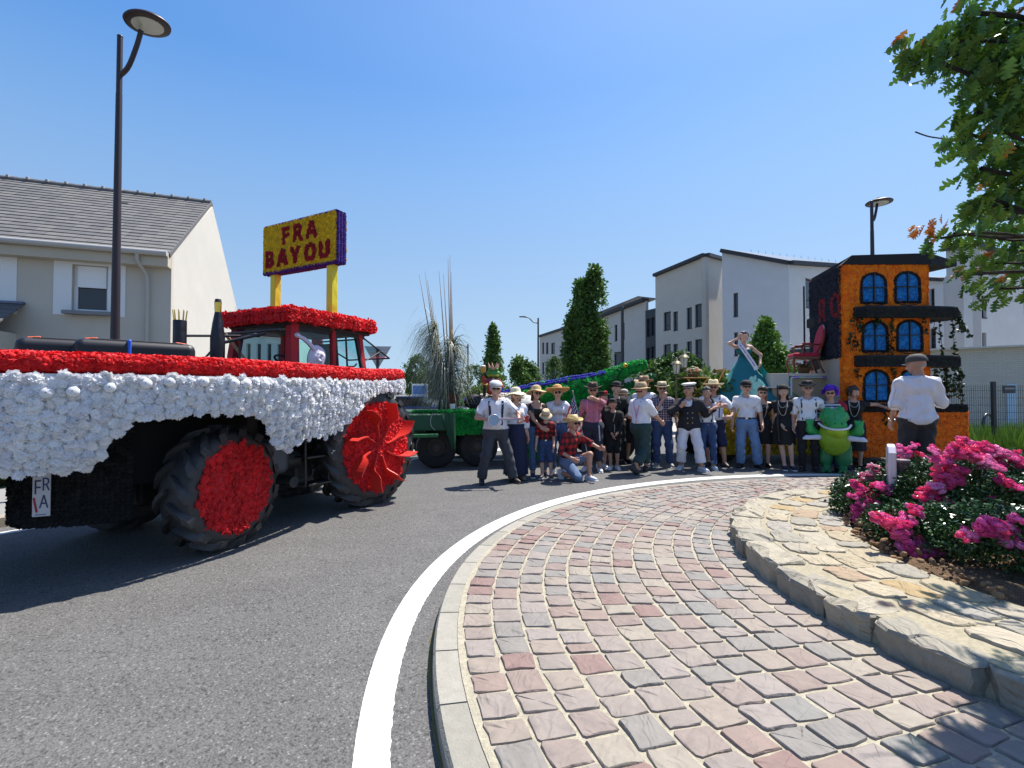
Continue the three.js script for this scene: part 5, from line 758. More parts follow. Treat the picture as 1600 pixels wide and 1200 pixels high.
  const seat = new MB().box(0.46, 0.12, 0.45, 0, 1.88, 0.35, 0.04).box(0.44, 0.5, 0.1, 0, 2.1, 0.12, 0.04); seat.build('seat', M.black, cab); new MB().add(new THREE.TorusGeometry(0.17, 0.015, 8, 24), mat4(0, 2.05, 0.75, [1.1, 0, 0])).cyl([0, 1.8, 0.85], [0, 2.05, 0.75], 0.02).build('steering_wheel', M.black, cab); new MB().tube([[0.3, 1.85, 0.0], [0.32, 2.0, -0.05], [0.36, 2.02, -0.15], [0.36, 2.06, -0.2]], 0.014).build('lever', M.black, cab);
  const roof = new MB().box(1.44, 0.14, 1.5, 0, 2.6, 0.54, 0.06).build('cab_roof', std([0.4, 0.008, 0.012], 0.8), g), rf = []; for (const [p, n] of boxCover(1.44, 0.14, 1.5, 0.075, ['+x', '-x', '+y', '+z', '-z'], r)) rf.push(stand(p.add(V(0, 2.6, 0.54)), n.add(V((r() - 0.5) * 0.5, (r() - 0.5) * 0.3, (r() - 0.5) * 0.5)), 0.05 + 0.012 * r(), r, 0.9)); cover(roof, 'red_flowers', pomS[1], paper([1, 1, 1]), rf, REDS, 9);
}
const tw = (x, y, z) => V(x, y, z).applyMatrix4(tractor.matrixWorld); tractor.updateMatrixWorld(true);
{ // banner board on the cab roof
  const b = tw(0, 2.66, 0.5), g = thing('flower_sign', 'yellow flowered board reading FRA BAYOU on two yellow posts', 'sign', b, -0.485), r = rngOf(111), ym = std([0.72, 0.58, 0.015], 0.5, { bumpMap: T.fold, bumpScale: 0.015 });
  for (const x of [-0.6, 0.6]) { new MB().box(0.11, 0.86, 0.11, x, 0.42, 0, 0.012).build('post', ym, g); new MB().box(0.2, 0.05, 0.2, x, 0.01, 0, 0.01).build('foot', M.black, g); }
  const W = 1.52, H = 0.68, y0 = 1.1, board = new MB().box(W, H, 0.15, 0, y0, 0, 0.02).build('board', std([0.55, 0.4, 0.01], 0.8), g);
  const font = T.font, shapes = []; for (const [str, x, y] of [['FRA', -0.36, 0.045], ['BAYOU', -0.73, -0.275]]) { const s = 0.235; let u = x; for (const ch of str) { for (const q of font.generateShapes(ch, s)) { const pts = q.getPoints(4).map((p) => [p.x * 1.08 + u, p.y]), holes = q.holes.map((h) => h.getPoints(4).map((p) => [p.x * 1.08 + u, p.y])); shapes.push({ pts: pts.map((p) => [p[0], p[1] + y]), holes: holes.map((h) => h.map((p) => [p[0], p[1] + y])) }); } u += ch === 'F' ? 0.25 : 0.288; } }
  const inside = (P, x, y) => { let c = false; for (let i = 0, j = P.length - 1; i < P.length; j = i++) if ((P[i][1] > y) !== (P[j][1] > y) && x < (P[j][0] - P[i][0]) * (y - P[i][1]) / (P[j][1] - P[i][1]) + P[i][0]) c = !c; return c; };
  const inLetter = (x, y) => shapes.some((s) => inside(s.pts, x, y) && !s.holes.some((h) => inside(h, x, y))), yl = [], dl = [];
  for (let x = -W / 2 + 0.012; x < W / 2; x += 0.022) for (let y = -H / 2 + 0.012; y < H / 2; y += 0.022) { const jx = x + (r() - 0.5) * 0.012, jy = y + (r() - 0.5) * 0.012, n = V((r() - 0.5) * 0.7, (r() - 0.5) * 0.7, 1); (inLetter(jx, jy) ? dl : yl).push(stand(V(jx, y0 + jy, inLetter(jx, jy) ? 0.09 : 0.078), n, 0.02 + 0.004 * r(), r, 0.9)); if (r() < 0.5) yl.push(stand(V(jx, y0 + jy, -0.085), V(0, 0, -1), 0.028, r)); }
  cover(board, 'yellow_flowers', pomS[0], paper([1, 1, 1]), yl, YELLOWS, 3); cover(board, 'red_letter_flowers', pomS[1], paper([1, 1, 1]), dl, [[0.36, 0.008, 0.018], [0.42, 0.01, 0.02]], 4);
  const pl = []; for (let u = 0; u < 1; u += 0.012) { for (const zz of [-0.05, 0.0, 0.05]) { if (zz > 0) pl.push(stand(V(lerp(-W / 2, W / 2, u), y0 - H / 2 - 0.012, 0.075), V(0, -0.5, 1), 0.024, r), stand(V(lerp(-W / 2, W / 2, u), y0 + H / 2 + 0.012, 0.075), V(0, 0.5, 1), 0.02, r)); pl.push(stand(V(lerp(-W / 2, W / 2, u), y0 + H / 2 + 0.01, zz), V(0, 1, 0), 0.03, r), stand(V(lerp(-W / 2, W / 2, u), y0 - H / 2 - 0.01, zz), V(0, -1, 0), 0.03, r)); if (u < 0.55) for (const s of [-1, 1]) pl.push(stand(V(s * (W / 2 + 0.01), lerp(y0 - H / 2, y0 + H / 2, u / 0.55), zz), V(s, 0, 0), 0.03, r)); } } cover(board, 'purple_flowers', pomS[0], paper([1, 1, 1]), pl, PURPLES, 7);
}
{ // loudspeakers on the deck
  function speaker(label, p, len, turn) { const g = thing('loudspeaker', label, 'loudspeaker', p, turn), m = std([0.012, 0.012, 0.017], 0.5), om = std([0.75, 0.12, 0.03], 0.5);
    new MB().box(len, 0.34, 0.36, 0, 0.17, 0, 0.075).build('cabinet', m, g); new MB().box(len - 0.24, 0.02, 0.28, 0, 0.335, 0, 0.008).build('top_grille', std([0.02, 0.02, 0.024], 0.8, { bumpMap: T.weave, bumpScale: 0.004 }), g);
    for (const s of [-1, 1]) { new MB().box(0.1, 0.03, 0.2, s * (len / 2 - 0.13), 0.338, 0, 0.01, [0, 0, -s * 0.12]).build('corner_trim', om, g); new MB().box(0.012, 0.12, 0.05, s * (len / 2 + 0.001), 0.12, 0.09, 0.005).build('end_light', std([0.6, 0.05, 0.02], 0.4), g); for (const z of [-0.08, 0.02]) new MB().add(new THREE.TorusGeometry(0.035, 0.008, 6, 16), mat4(s * (len / 2 + 0.002), 0.2, z, [0, PI / 2, 0])).build('knob', std([0.03, 0.03, 0.035], 0.3), g); }
    return g; }
  const p1 = tw(0.1, 1.8, 2.62), p2 = tw(-0.3, 1.8, 3.02);
  const g = speaker('long black party loudspeaker with a blue strip on the tractor deck', p1, 1.0, -0.485 + PI / 2 - 0.32); new MB().box(0.035, 0.355, 0.375, -0.08, 0.172, 0, 0.07).build('blue_strip', std([0.03, 0.12, 0.65], 0.4), g);
  speaker('second black loudspeaker with orange trim behind the blue striped one', p2, 0.8, -0.485 + PI / 2 - 0.32);
}
{ // white balloon swan in the cab window
  const p = tw(0.63, 1.93, 0.86), g = thing('paper_coil', 'white twisted paper coil hanging in the tractor side window', 'decoration', p, -0.485 + PI / 2), m = std([0.66, 0.63, 0.72], 0.8, { bumpMap: T.fold, bumpScale: 0.02 });
  new MB().tube([[-0.22, 0.42, 0], [-0.12, 0.37, 0.02], [0.0, 0.27, 0.03], [0.08, 0.2, 0.02]], 0.03, 8).ball(0.035, -0.22, 0.42, 0, 1.2, 1, 1).build('neck', m, g); const coil = new MB(); for (let k = 0; k < 4; k++) { const pts = []; for (let i = 0; i < 14; i++) { const a = i / 14 * 6.28; pts.push([0.08 + Math.cos(a) * (0.11 - k * 0.024) + 0.01 * Math.sin(a * 3), 0.15 + Math.sin(a) * (0.14 - k * 0.03), 0.02 * k]); } coil.tube(pts, 0.032, 8, 50, true); } coil.build('coil', m, g); new MB().tube([[0.08, 0.02, 0.02], [-0.05, 0.0, 0.02], [-0.16, 0.01, 0.01], [-0.24, 0.03, 0]], 0.028, 8).ball(0.03, -0.24, 0.035, 0).build('tail', m, g);
}
// ---------------------------------------------------------------- people: one continuous skin per person, clothes over it
// a field is a list of tapered limbs joined softly; fz flattens a limb front to back
const L = (a, b, ra, rb = ra, k = 0.03, fz = 1) => ({ a: vec(a), b: vec(b), ra, rb, k, fz });
function fieldOf(prims, post) {
  const P = prims.map((p) => { const d = p.b.clone().sub(p.a); return { ax: p.a.x, ay: p.a.y, az: p.a.z, dx: d.x, dy: d.y, dz: d.z, l2: Math.max(1e-8, d.lengthSq()), ra: p.ra, rb: p.rb, k: p.k, iz: 1 / p.fz, cut: p.cut, len: d.length(), mx: (p.a.x + p.b.x) / 2, my: (p.a.y + p.b.y) / 2, mz: (p.a.z + p.b.z) / 2, R: d.length() / 2 + Math.max(p.ra, p.rb) }; });
  const f = (x, y, z) => {
    let s = 9;
    for (const p of P) {
      const ex = x - p.mx, ey = y - p.my, ez = z - p.mz, far = Math.sqrt(ex * ex + ey * ey + ez * ez) - p.R; if (far > s + p.k || far > 0.25) { if (s === 9) s = Math.min(s, 8); continue; }
      const px = x - p.ax, py = y - p.ay, pz = z - p.az, hr = (px * p.dx + py * p.dy + pz * p.dz) / p.l2, h = p.cut ? Math.max(0, hr) : Math.min(1, Math.max(0, hr)), qx = px - p.dx * h, qy = py - p.dy * h, qz = (pz - p.dz * h) * p.iz;
      let d = Math.sqrt(qx * qx + qy * qy + qz * qz) - (p.ra + (p.rb - p.ra) * Math.min(1, h)); if (p.cut && hr > 1) d = Math.max(d, (hr - 1) * p.len); const m = Math.max(p.k - Math.abs(d - s), 0); s = Math.min(s, d) - m * m * 0.25 / p.k;
    }
    return post ? post(s, x, y, z) : s;
  };
  f.box = new THREE.Box3(); for (const p of prims) for (const [q, r] of [[p.a, p.ra], [p.b, p.rb]]) f.box.union(new THREE.Box3(q.clone().subScalar(r + 0.03), q.clone().addScalar(r + 0.03))); return f;
}
function surfaceNets(f, h) {
  const lo = f.box.min, nx = Math.ceil((f.box.max.x - lo.x) / h) + 2, ny = Math.ceil((f.box.max.y - lo.y) / h) + 2, nz = Math.ceil((f.box.max.z - lo.z) / h) + 2, D = new Float32Array(nx * ny * nz), id = new Int32Array(nx * ny * nz).fill(-1), at_ = (i, j, k) => i + nx * (j + ny * k), pos = [], idx = [];
  for (let k = 0; k < nz; k++) for (let j = 0; j < ny; j++) for (let i = 0; i < nx; i++) D[at_(i, j, k)] = f(lo.x + i * h, lo.y + j * h, lo.z + k * h);
  for (let k = 0; k < nz - 1; k++) for (let j = 0; j < ny - 1; j++) for (let i = 0; i < nx - 1; i++) {
    let n = 0, x = 0, y = 0, z = 0; const c = []; for (let q = 0; q < 8; q++) c.push(D[at_(i + (q & 1), j + ((q >> 1) & 1), k + (q >> 2))]);
    for (let q = 0; q < 8; q++) for (const b of [1, 2, 4]) if (!(q & b)) { const a = c[q], e = c[q | b]; if ((a < 0) !== (e < 0)) { const t = a / (a - e); x += (q & 1) + (b === 1 ? t : 0); y += ((q >> 1) & 1) + (b === 2 ? t : 0); z += (q >> 2) + (b === 4 ? t : 0); n++; } }
    if (n) { id[at_(i, j, k)] = pos.length / 3; pos.push(lo.x + (i + x / n) * h, lo.y + (j + y / n) * h, lo.z + (k + z / n) * h); }
  }
  const quad = (a, b, c, d, fl) => { if (a < 0 || b < 0 || c < 0 || d < 0) return; fl ? idx.push(a, b, c, a, c, d) : idx.push(a, c, b, a, d, c); };
  for (let k = 1; k < nz - 1; k++) for (let j = 1; j < ny - 1; j++) for (let i = 1; i < nx - 1; i++) {
    const o = D[at_(i, j, k)] < 0;
    if (o !== D[at_(i + 1, j, k)] < 0) quad(id[at_(i, j - 1, k - 1)], id[at_(i, j, k - 1)], id[at_(i, j, k)], id[at_(i, j - 1, k)], o);
    if (o !== D[at_(i, j + 1, k)] < 0) quad(id[at_(i - 1, j, k - 1)], id[at_(i - 1, j, k)], id[at_(i, j, k)], id[at_(i, j, k - 1)], o);
    if (o !== D[at_(i, j, k + 1)] < 0) quad(id[at_(i - 1, j - 1, k)], id[at_(i, j - 1, k)], id[at_(i, j, k)], id[at_(i - 1, j, k)], o);
  }
  const g = new THREE.BufferGeometry(); g.setAttribute('position', new THREE.Float32BufferAttribute(pos, 3)); g.setIndex(idx); g.computeVertexNormals(); return metreUV(g);
}
function solve2(a, c, l1, l2, pole) { // the middle joint of a two-bone limb
  const d = c.clone().sub(a); let l = d.length(); const m = (l1 + l2) * 0.998; if (l > m) { d.multiplyScalar(m / l); l = m; c = a.clone().add(d); } const n = d.clone().normalize(), x = (l1 * l1 - l2 * l2 + l * l) / (2 * l), y = Math.sqrt(Math.max(0, l1 * l1 - x * x)), p = pole.clone().addScaledVector(n, -pole.dot(n)).normalize(); return [a.clone().addScaledVector(n, x).addScaledVector(p, y), c];
}
const cloth = (c, more = {}) => std(c, 0.88, { bumpMap: T.fold, bumpScale: 0.022, ...more });
const plaidTex = (cols, per, dk) => tex(128, per, (u, v) => { const a = Math.floor(u * 4) % 2, b = Math.floor(v * 4) % 2, t = Math.abs((u * 4 % 1) - 0.5) < 0.07 || Math.abs((v * 4 % 1) - 0.5) < 0.07; return t && dk ? dk : cols[a + b]; });
const SKIN = [[0.5, 0.285, 0.2], [0.44, 0.24, 0.165], [0.56, 0.34, 0.25], [0.38, 0.2, 0.14]];
function hand(out, w, dir, palm, curl, side, s = 1) { // palm, four unequal bent fingers, a thumb from the palm's side
  const d = dir.clone().normalize(), n = palm.clone().addScaledVector(d, -palm.dot(d)).normalize(), x = d.clone().cross(n).multiplyScalar(side), P = (a, b, c) => w.clone().addScaledVector(x, a * s).addScaledVector(d, b * s).addScaledVector(n, c * s);
  out.push(L(P(-0.02, 0.0, 0), P(-0.028, 0.085, 0), 0.021 * s, 0.018 * s, 0.02), L(P(0.02, 0.0, 0), P(0.028, 0.08, 0), 0.021 * s, 0.017 * s, 0.02), L(P(0, 0, 0), P(0, 0.088, 0), 0.023 * s, 0.019 * s, 0.02));
  [[-0.032, 0.07, 0.95], [-0.011, 0.078, 1.06], [0.011, 0.075, 1.0], [0.031, 0.062, 0.8]].forEach(([a, b, k], i) => { const c1 = curl * (0.8 + 0.06 * i), c2 = c1 + curl * 1.1, l1 = 0.042 * k, l2 = 0.04 * k, A = P(a, b + 0.012, 0), B = P(a * 1.06, b + 0.012 + l1 * Math.cos(c1), l1 * Math.sin(c1)), E = P(a * 1.08, b + 0.012 + l1 * Math.cos(c1) + l2 * Math.cos(c2), l1 * Math.sin(c1) + l2 * Math.sin(c2)); out.push(L(A, B, 0.0105 * s, 0.0095 * s, 0.008), L(B, E, 0.0095 * s, 0.0075 * s, 0.006)); });
  const t0 = P(-0.034, 0.022, 0.006), t1 = P(-0.062, 0.052, 0.022), t2 = P(-0.06, 0.088, 0.03 + 0.02 * curl); out.push(L(t0, t1, 0.014 * s, 0.012 * s, 0.012), L(t1, t2, 0.0115 * s, 0.009 * s, 0.006));
}
const cutEnd = (l) => { l[l.length - 1].cut = true; return l; };
function rig(o) {
  const J = {}, b = o.bulk ?? 1, f = o.female, e = new THREE.Euler(o.lean?.[0] ?? 0, o.lean?.[1] ?? 0, o.lean?.[2] ?? 0, 'YXZ'), pel = vec(o.pelvis ?? [0, Math.min(0.93, ...['L', 'R'].map((k) => { const q = o['foot' + k] ?? [0.12, 0, 0], d2 = (Math.abs(q[0]) - 0.09) ** 2 + q[2] ** 2; return q[1] + 0.115 + Math.sqrt(Math.max(0.1, 0.82 * 0.82 - d2)); })), 0]), R = (x, y, z) => V(x, y, z).applyEuler(e).add(pel), sw = (f ? 0.158 : 0.183) * (0.86 + 0.14 * b);
  J.R = R; J.pel = pel; J.neck = R(0, 0.545, -0.005); const he = new THREE.Euler(o.head?.[1] ?? 0, (o.head?.[0] ?? 0) + (o.lean?.[1] ?? 0), o.head?.[2] ?? 0, 'YXZ'); J.H = (x, y, z) => V(x, y, z).applyEuler(he).add(J.neck).add(V(0, 0.155, 0.012).applyEuler(new THREE.Euler((o.head?.[1] ?? 0) * 0.5 + (o.lean?.[0] ?? 0) * 0.5, 0, 0))); J.he = he;
  for (const [s, k] of [[1, 'L'], [-1, 'R']]) {
    J['hip' + k] = pel.clone().add(V(s * (f ? 0.088 : 0.092), -0.03, 0).applyEuler(new THREE.Euler(0, (o.lean?.[1] ?? 0) * 0.4, 0)));
    const ft = vec(o['foot' + k] ?? [s * 0.12, 0, 0.0]), fy = o['turn' + k] ?? s * 0.25; J['fy' + k] = fy; const ank = ft.clone().add(V(0, 0.085, 0)), [kn, an] = solve2(J['hip' + k], ank, 0.418, 0.408, V(Math.sin(fy) * 0.6, 0, 1)); J['knee' + k] = o['knee' + k] ? vec(o['knee' + k]) : kn; J['ank' + k] = o['knee' + k] ? ank : an;
    J['sh' + k] = R(s * sw, 0.452, -0.01); const wr = o['hand' + k] ? vec(o['hand' + k]) : J['sh' + k].clone().add(V(s * 0.07, -0.535, 0.05)); const pole = vec(o['elbow' + k] ?? [s * 0.35, -0.25, -1]); const [el, w2] = solve2(J['sh' + k], wr, 0.29, 0.255, pole); J['el' + k] = el; J['wr' + k] = w2; J['hd' + k] = o['dir' + k] ? vec(o['dir' + k]) : w2.clone().sub(el).normalize(); J['pm' + k] = vec(o['palm' + k] ?? [-s, 0, 0.25]); J['cu' + k] = o['curl' + k] ?? 0.35;
  }
  return J;
}
const torso = (o, J, add = 0) => { const b = o.bulk ?? 1, f = o.female, R = J.R, q = (x) => x * b + add; const t = [
  L(R(-0.075, 0.385, 0), R(0.075, 0.385, 0), q(f ? 0.1 : 0.113), undefined, 0.06, 0.8), L(R(-0.04, 0.17, 0.0), R(0.04, 0.17, 0.0), q(f ? 0.09 : 0.106), undefined, 0.07, 0.82), L(R(-0.06, 0.0, -0.005), R(0.06, 0.0, -0.005), q(f ? 0.118 : 0.11), undefined, 0.07, 0.88), L(J.hipL, J.hipR, q(0.092), undefined, 0.06, 1),
  L(R(0.035, 0.485, -0.01), J.shL, 0.056 + add, 0.05 + add, 0.05), L(R(-0.035, 0.485, -0.01), J.shR, 0.056 + add, 0.05 + add, 0.05)];
  if (f) t.push(L(R(0.068, 0.355, 0.07), R(0.068, 0.35, 0.075), 0.062 + add, undefined, 0.05), L(R(-0.068, 0.355, 0.07), R(-0.068, 0.35, 0.075), 0.062 + add, undefined, 0.05)); if (o.belly) t.push(L(R(0, 0.17, 0.03), R(0, 0.13, 0.035), o.belly + add, undefined, 0.08)); return t; };
const arm = (J, k, add, to, b = 1) => { const up = L(J['sh' + k], to >= 1 ? J['el' + k] : J['sh' + k].clone().lerp(J['el' + k], to), (0.052 * b) + add, (0.042 * b) + add, 0.035); return to <= 1 ? [up] : [up, L(J['el' + k], J['el' + k].clone().lerp(J['wr' + k], to - 1), (0.041 * b) + add, (0.031 * b) + add, 0.03)]; };
const leg = (J, k, add, to, b = 1, flare = 0) => { const t1 = Math.min(1, to), a = L(J['hip' + k], J['hip' + k].clone().lerp(J['knee' + k], t1), 0.084 * b + add, lerp(0.084, 0.057, t1) * b + add + flare * 0.3, 0.05); if (to <= 1) return [a]; const e = J['knee' + k].clone().lerp(J['ank' + k], to - 1); return [a, L(J['knee' + k], e, 0.057 * b + add + flare * 0.3, lerp(0.052, 0.037, to - 1) * b + add + flare, 0.03)]; };
const wrinkle = (x, y, z) => { const a = Math.sin(x * 29 + y * 19 + Math.sin(z * 17 + y * 9) * 2), b = Math.sin(y * 41 + z * 23 - x * 13 + Math.sin(x * 19) * 1.6), c = Math.sin(x * 55 + z * 47 + Math.sin(y * 11) * 2); return -0.0045 * (2 + a + b) - 0.003 * (1 + c); };
function person(label, pos, turn, H, o) {
  const g = thing('person', label, 'person', pos, turn, o.group), J = rig(o), sc = H / 1.75; g.scale.setScalar(sc); const b = o.bulk ?? 1, skin = std(SKIN[o.skin ?? 0], 0.55, { bumpMap: T.fine, bumpScale: 0.001 });
  // skin: trunk and limbs, head, hands in finer cells, one mesh
  const body = [...torso(o, J), L(J.R(0, 0.5, -0.01), J.H(0, -0.06, -0.015), 0.06, 0.05, 0.04)]; for (const k of ['L', 'R']) { body.push(...arm(J, k, 0, 2, o.female ? 0.88 : 0.95 + 0.1 * (b - 1)), ...leg(J, k, 0, 2, o.female ? 0.95 : 0.6 + 0.4 * b)); body.push(L(J['knee' + k].clone().lerp(J['ank' + k], 0.25).add(V(0, 0, -0.015)), J['knee' + k].clone().lerp(J['ank' + k], 0.4).add(V(0, 0, -0.012)), 0.05, 0.042, 0.03)); if (!o.hideFeet) body.push(L(J['ank' + k], J['ank' + k].clone().add(V(Math.sin(J['fy' + k]) * 0.13, -0.05, Math.cos(J['fy' + k]) * 0.13)), 0.036, 0.028, 0.03)); }
  const geos = [surfaceNets(fieldOf(body), 0.021)], Hd = J.H;
  const head = [L(Hd(0, 0.03, -0.018), Hd(0, 0.035, -0.01), 0.094, undefined, 0.03, 1.08), L(Hd(0, -0.02, 0.025), Hd(0, -0.075, 0.045), 0.066, 0.04, 0.05), L(Hd(0, 0.012, 0.098), Hd(0, -0.028, 0.118), 0.008, 0.0155, 0.02), L(Hd(0.045, -0.02, 0.06), Hd(0.035, -0.05, 0.06), 0.03, 0.024, 0.03), L(Hd(-0.045, -0.02, 0.06), Hd(-0.035, -0.05, 0.06), 0.03, 0.024, 0.03), L(Hd(0.092, 0.015, -0.012), Hd(0.089, -0.025, -0.006), 0.015, 0.012, 0.01), L(Hd(-0.092, 0.015, -0.012), Hd(-0.089, -0.025, -0.006), 0.015, 0.012, 0.01), L(Hd(0.032, 0.045, 0.086), Hd(-0.032, 0.045, 0.086), 0.012, undefined, 0.02), L(Hd(0, -0.08, -0.02), Hd(0, -0.13, -0.03), 0.05, 0.05, 0.03)];
  geos.push(surfaceNets(fieldOf(head), 0.009));
  for (const [k, s] of [['L', 1], ['R', -1]]) { if (o['noHand' + k]) continue; const h = []; hand(h, J['wr' + k], J['hd' + k], J['pm' + k], J['cu' + k], s, o.female ? 0.92 : 1); h.push(L(J['el' + k].clone().lerp(J['wr' + k], 0.75), J['wr' + k], 0.033, 0.028, 0.02)); geos.push(surfaceNets(fieldOf(h), 0.0075)); }
  mesh('body', mergeGeometries(geos.map((q) => { const e = q.toNonIndexed(); e.deleteAttribute('uv'); return metreUV(e); })), skin, g);
  // face
  const eyeR = new THREE.SphereGeometry(0.011, 10, 8); if (!o.glasses) for (const s of [1, -1]) { const e = mesh('eye', eyeR, std([0.03, 0.022, 0.018], 0.2), g); e.position.copy(Hd(s * 0.033, 0.018, 0.079)); }
  if (!o.back) { const mg = new MB().cyl(Hd(-0.026, -0.058, 0.089), Hd(0.026, -0.058, 0.089), 0.0075, 0.0075, 7).ball(0.008, ...Hd(0, -0.06, 0.093).toArray(), 1.6, 1, 1); mg.build('mouth', std(o.smile ? [0.6, 0.5, 0.47] : [0.3, 0.08, 0.075], 0.5), g); const br = new MB(); for (const s of [1, -1]) br.cyl(Hd(s * 0.018, 0.05, 0.096), Hd(s * 0.052, 0.05, 0.08), 0.005, 0.004, 5); br.build('eyebrow', std(o.hairCol ?? [0.03, 0.02, 0.013], 0.8), g); }
  if (o.glasses) { const gm = phys([0.008, 0.008, 0.009], 0.1), q = new MB(); for (const s of [1, -1]) { const m = new THREE.Matrix4().compose(Hd(s * 0.034, 0.016, 0.1), new THREE.Quaternion().setFromEuler(J.he).multiply(new THREE.Quaternion().setFromEuler(new THREE.Euler(PI / 2, 0, s * -0.25))), V(1, 1, o.glasses === 'round' ? 1 : 0.78)); q.add(new THREE.CylinderGeometry(0.029, 0.027, 0.01, 18), m); q.cyl(Hd(s * 0.062, 0.022, 0.088), Hd(s * 0.092, 0.024, -0.01), 0.0035, 0.0035, 5); } q.cyl(Hd(-0.01, 0.022, 0.108), Hd(0.01, 0.022, 0.108), 0.003, 0.003, 5); q.build('sunglasses', gm, g); }
  // hair
  if (o.hair) { const hp = [L(Hd(0, 0.045, -0.03), Hd(0, 0.05, -0.02), 0.106, undefined, 0.02, 1.06)]; const cut = 0.02;
    if (o.hair === 'long') for (const s of [1, -1]) hp.push(L(Hd(s * 0.082, 0.02, -0.02), Hd(s * 0.1, -0.12, 0.0), 0.03, 0.034, 0.03), L(Hd(s * 0.1, -0.12, 0.0), Hd(s * 0.105, -0.27, 0.035), 0.034, 0.02, 0.03), L(Hd(s * 0.05, -0.05, -0.08), Hd(s * 0.06, -0.24, -0.1), 0.06, 0.045, 0.04)); if (o.hair === 'bob') for (const s of [1, -1]) hp.push(L(Hd(s * 0.088, 0.03, -0.01), Hd(s * 0.092, -0.09, 0.015), 0.034, 0.03, 0.04), L(Hd(s * 0.05, -0.02, -0.07), Hd(s * 0.05, -0.1, -0.06), 0.055, 0.045, 0.04)); if (o.hair === 'bun') hp.push(L(Hd(0.085, 0.05, 0.01), Hd(0.09, -0.06, 0.02), 0.022, 0.012, 0.02), L(Hd(-0.085, 0.05, 0.01), Hd(-0.09, -0.06, 0.02), 0.022, 0.012, 0.02), L(Hd(0, -0.02, -0.1), Hd(0, -0.05, -0.11), 0.05, 0.04, 0.03)); if (o.hair === 'tail') hp.push(L(Hd(0.07, -0.03, -0.05), Hd(0.12, -0.2, 0.04), 0.035, 0.025, 0.03));
    const inv = new THREE.Matrix4().makeRotationFromEuler(J.he).setPosition(Hd(0, 0, 0)).invert(), v = V(0, 0, 0), ff = fieldOf(hp, (d, x, y, z) => { v.set(x, y, z).applyMatrix4(inv); const w = 0.004 * Math.sin(v.x * 90 + v.y * 25) + 0.003 * Math.sin(v.z * 110); let e = d + w; e = Math.max(e, Math.min(v.z - (o.hair === 'short' ? -0.01 : 0.02), 0.074 - v.y, (o.hair === 'short' ? 0.12 : 0.08) - Math.abs(v.x))); if (o.wear?.some((c) => c.t === 'hat')) e = Math.max(e, v.y - 0.05, Math.hypot(v.x / 0.95, v.z / 1.12) - 0.101); if (o.hair === 'short' && v.y < cut - 0.05) e = Math.max(e, cut - 0.05 - v.y); return e; }); mesh('hair', surfaceNets(ff, 0.011), std(o.hairCol ?? [0.03, 0.02, 0.013], 0.6, { bumpMap: T.layer, bumpScale: 0.01 }), g); }
  // clothes
  const fields = {}, R = J.R, inv = new THREE.Matrix4().makeRotationFromEuler(new THREE.Euler(o.lean?.[0] ?? 0, o.lean?.[1] ?? 0, o.lean?.[2] ?? 0, 'YXZ')).setPosition(J.pel).invert(), v = V(0, 0, 0);
  const garment = (name, prims, mat, lo, hi, neck, h = o.fine ?? 0.016) => { // kept between two heights of the trunk, open at the neck
    const f = fieldOf(prims, (d, x, y, z) => { v.set(x, y, z).applyMatrix4(inv); let e = d + 0.01 + wrinkle(x, y, z); if (lo !== undefined) e = Math.max(e, lo - v.y); if (hi !== undefined) e = Math.max(e, v.y - hi); if (neck) { const q = Math.hypot(v.x / neck[0], (v.z - neck[2]) / neck[1]); e = Math.max(e, (1 - q) * Math.min(neck[0], neck[1]) - Math.max(0, 0.5 - v.y + (neck[3] ?? 0)) * 3); } return e; }); mesh(name, surfaceNets(f, h), mat, g); return f; };
  for (const c of o.wear ?? []) {
    if (c.t === 'legs') { const F0 = (c.fit ?? 0.012) * 0.65, p = [...torso(o, J, F0).slice(2, 4)]; for (const k of ['L', 'R']) p.push(...cutEnd(leg(J, k, F0 + 0.005, c.to > 1 ? Math.min(1.99, c.to + 0.05) : c.to + 0.06, o.female ? 0.95 : 0.6 + 0.4 * b, (c.flare ?? 0.012) * 0.8))); fields.legs = garment(c.name ?? 'trousers', p, c.m, undefined, c.top ?? 0.13); if (c.cuff) { const q = new MB(); for (const k of ['L', 'R']) { const e = J['knee' + k].clone().lerp(J['ank' + k], c.to - 1), d = J['ank' + k].clone().sub(J['knee' + k]).normalize(); q.cyl(e.clone().addScaledVector(d, -0.05), e.clone().addScaledVector(d, 0.02), 0.07, 0.068, 16); } q.build('cuff', c.cuff, g); } }
    if (c.t === 'top') { const a = (c.fit ?? 0.016) * 0.72, p = torso(o, J, a); if (c.sleeve) for (const k of ['L', 'R']) p.push(...cutEnd(arm(J, k, a + 0.006, c.sleeve < 1 ? c.sleeve + 0.08 : c.sleeve, o.female ? 0.86 : 0.94 + 0.12 * (b - 1)))); fields.top = garment(c.name ?? 'shirt', p, c.m, c.hem ?? 0.02, c.bare ?? 0.56, c.neck ?? [0.072, 0.065, 0.02, 0]); if (c.cuff) { const q = new MB(); for (const k of ['L', 'R']) q.cyl(J['el' + k].clone().lerp(J['wr' + k], 0.84), J['el' + k].clone().lerp(J['wr' + k], 0.97), 0.044, 0.042, 14); q.build('cuff', c.cuff, g); } if (c.collar) { const q = new MB(); for (const s of [1, -1]) q.tube([R(s * 0.02, 0.53, -0.075), R(s * 0.07, 0.535, -0.03), R(s * 0.066, 0.52, 0.03), R(s * 0.02, 0.47, 0.078)], 0.014, 6, 12); q.build('collar', c.m, g); } }
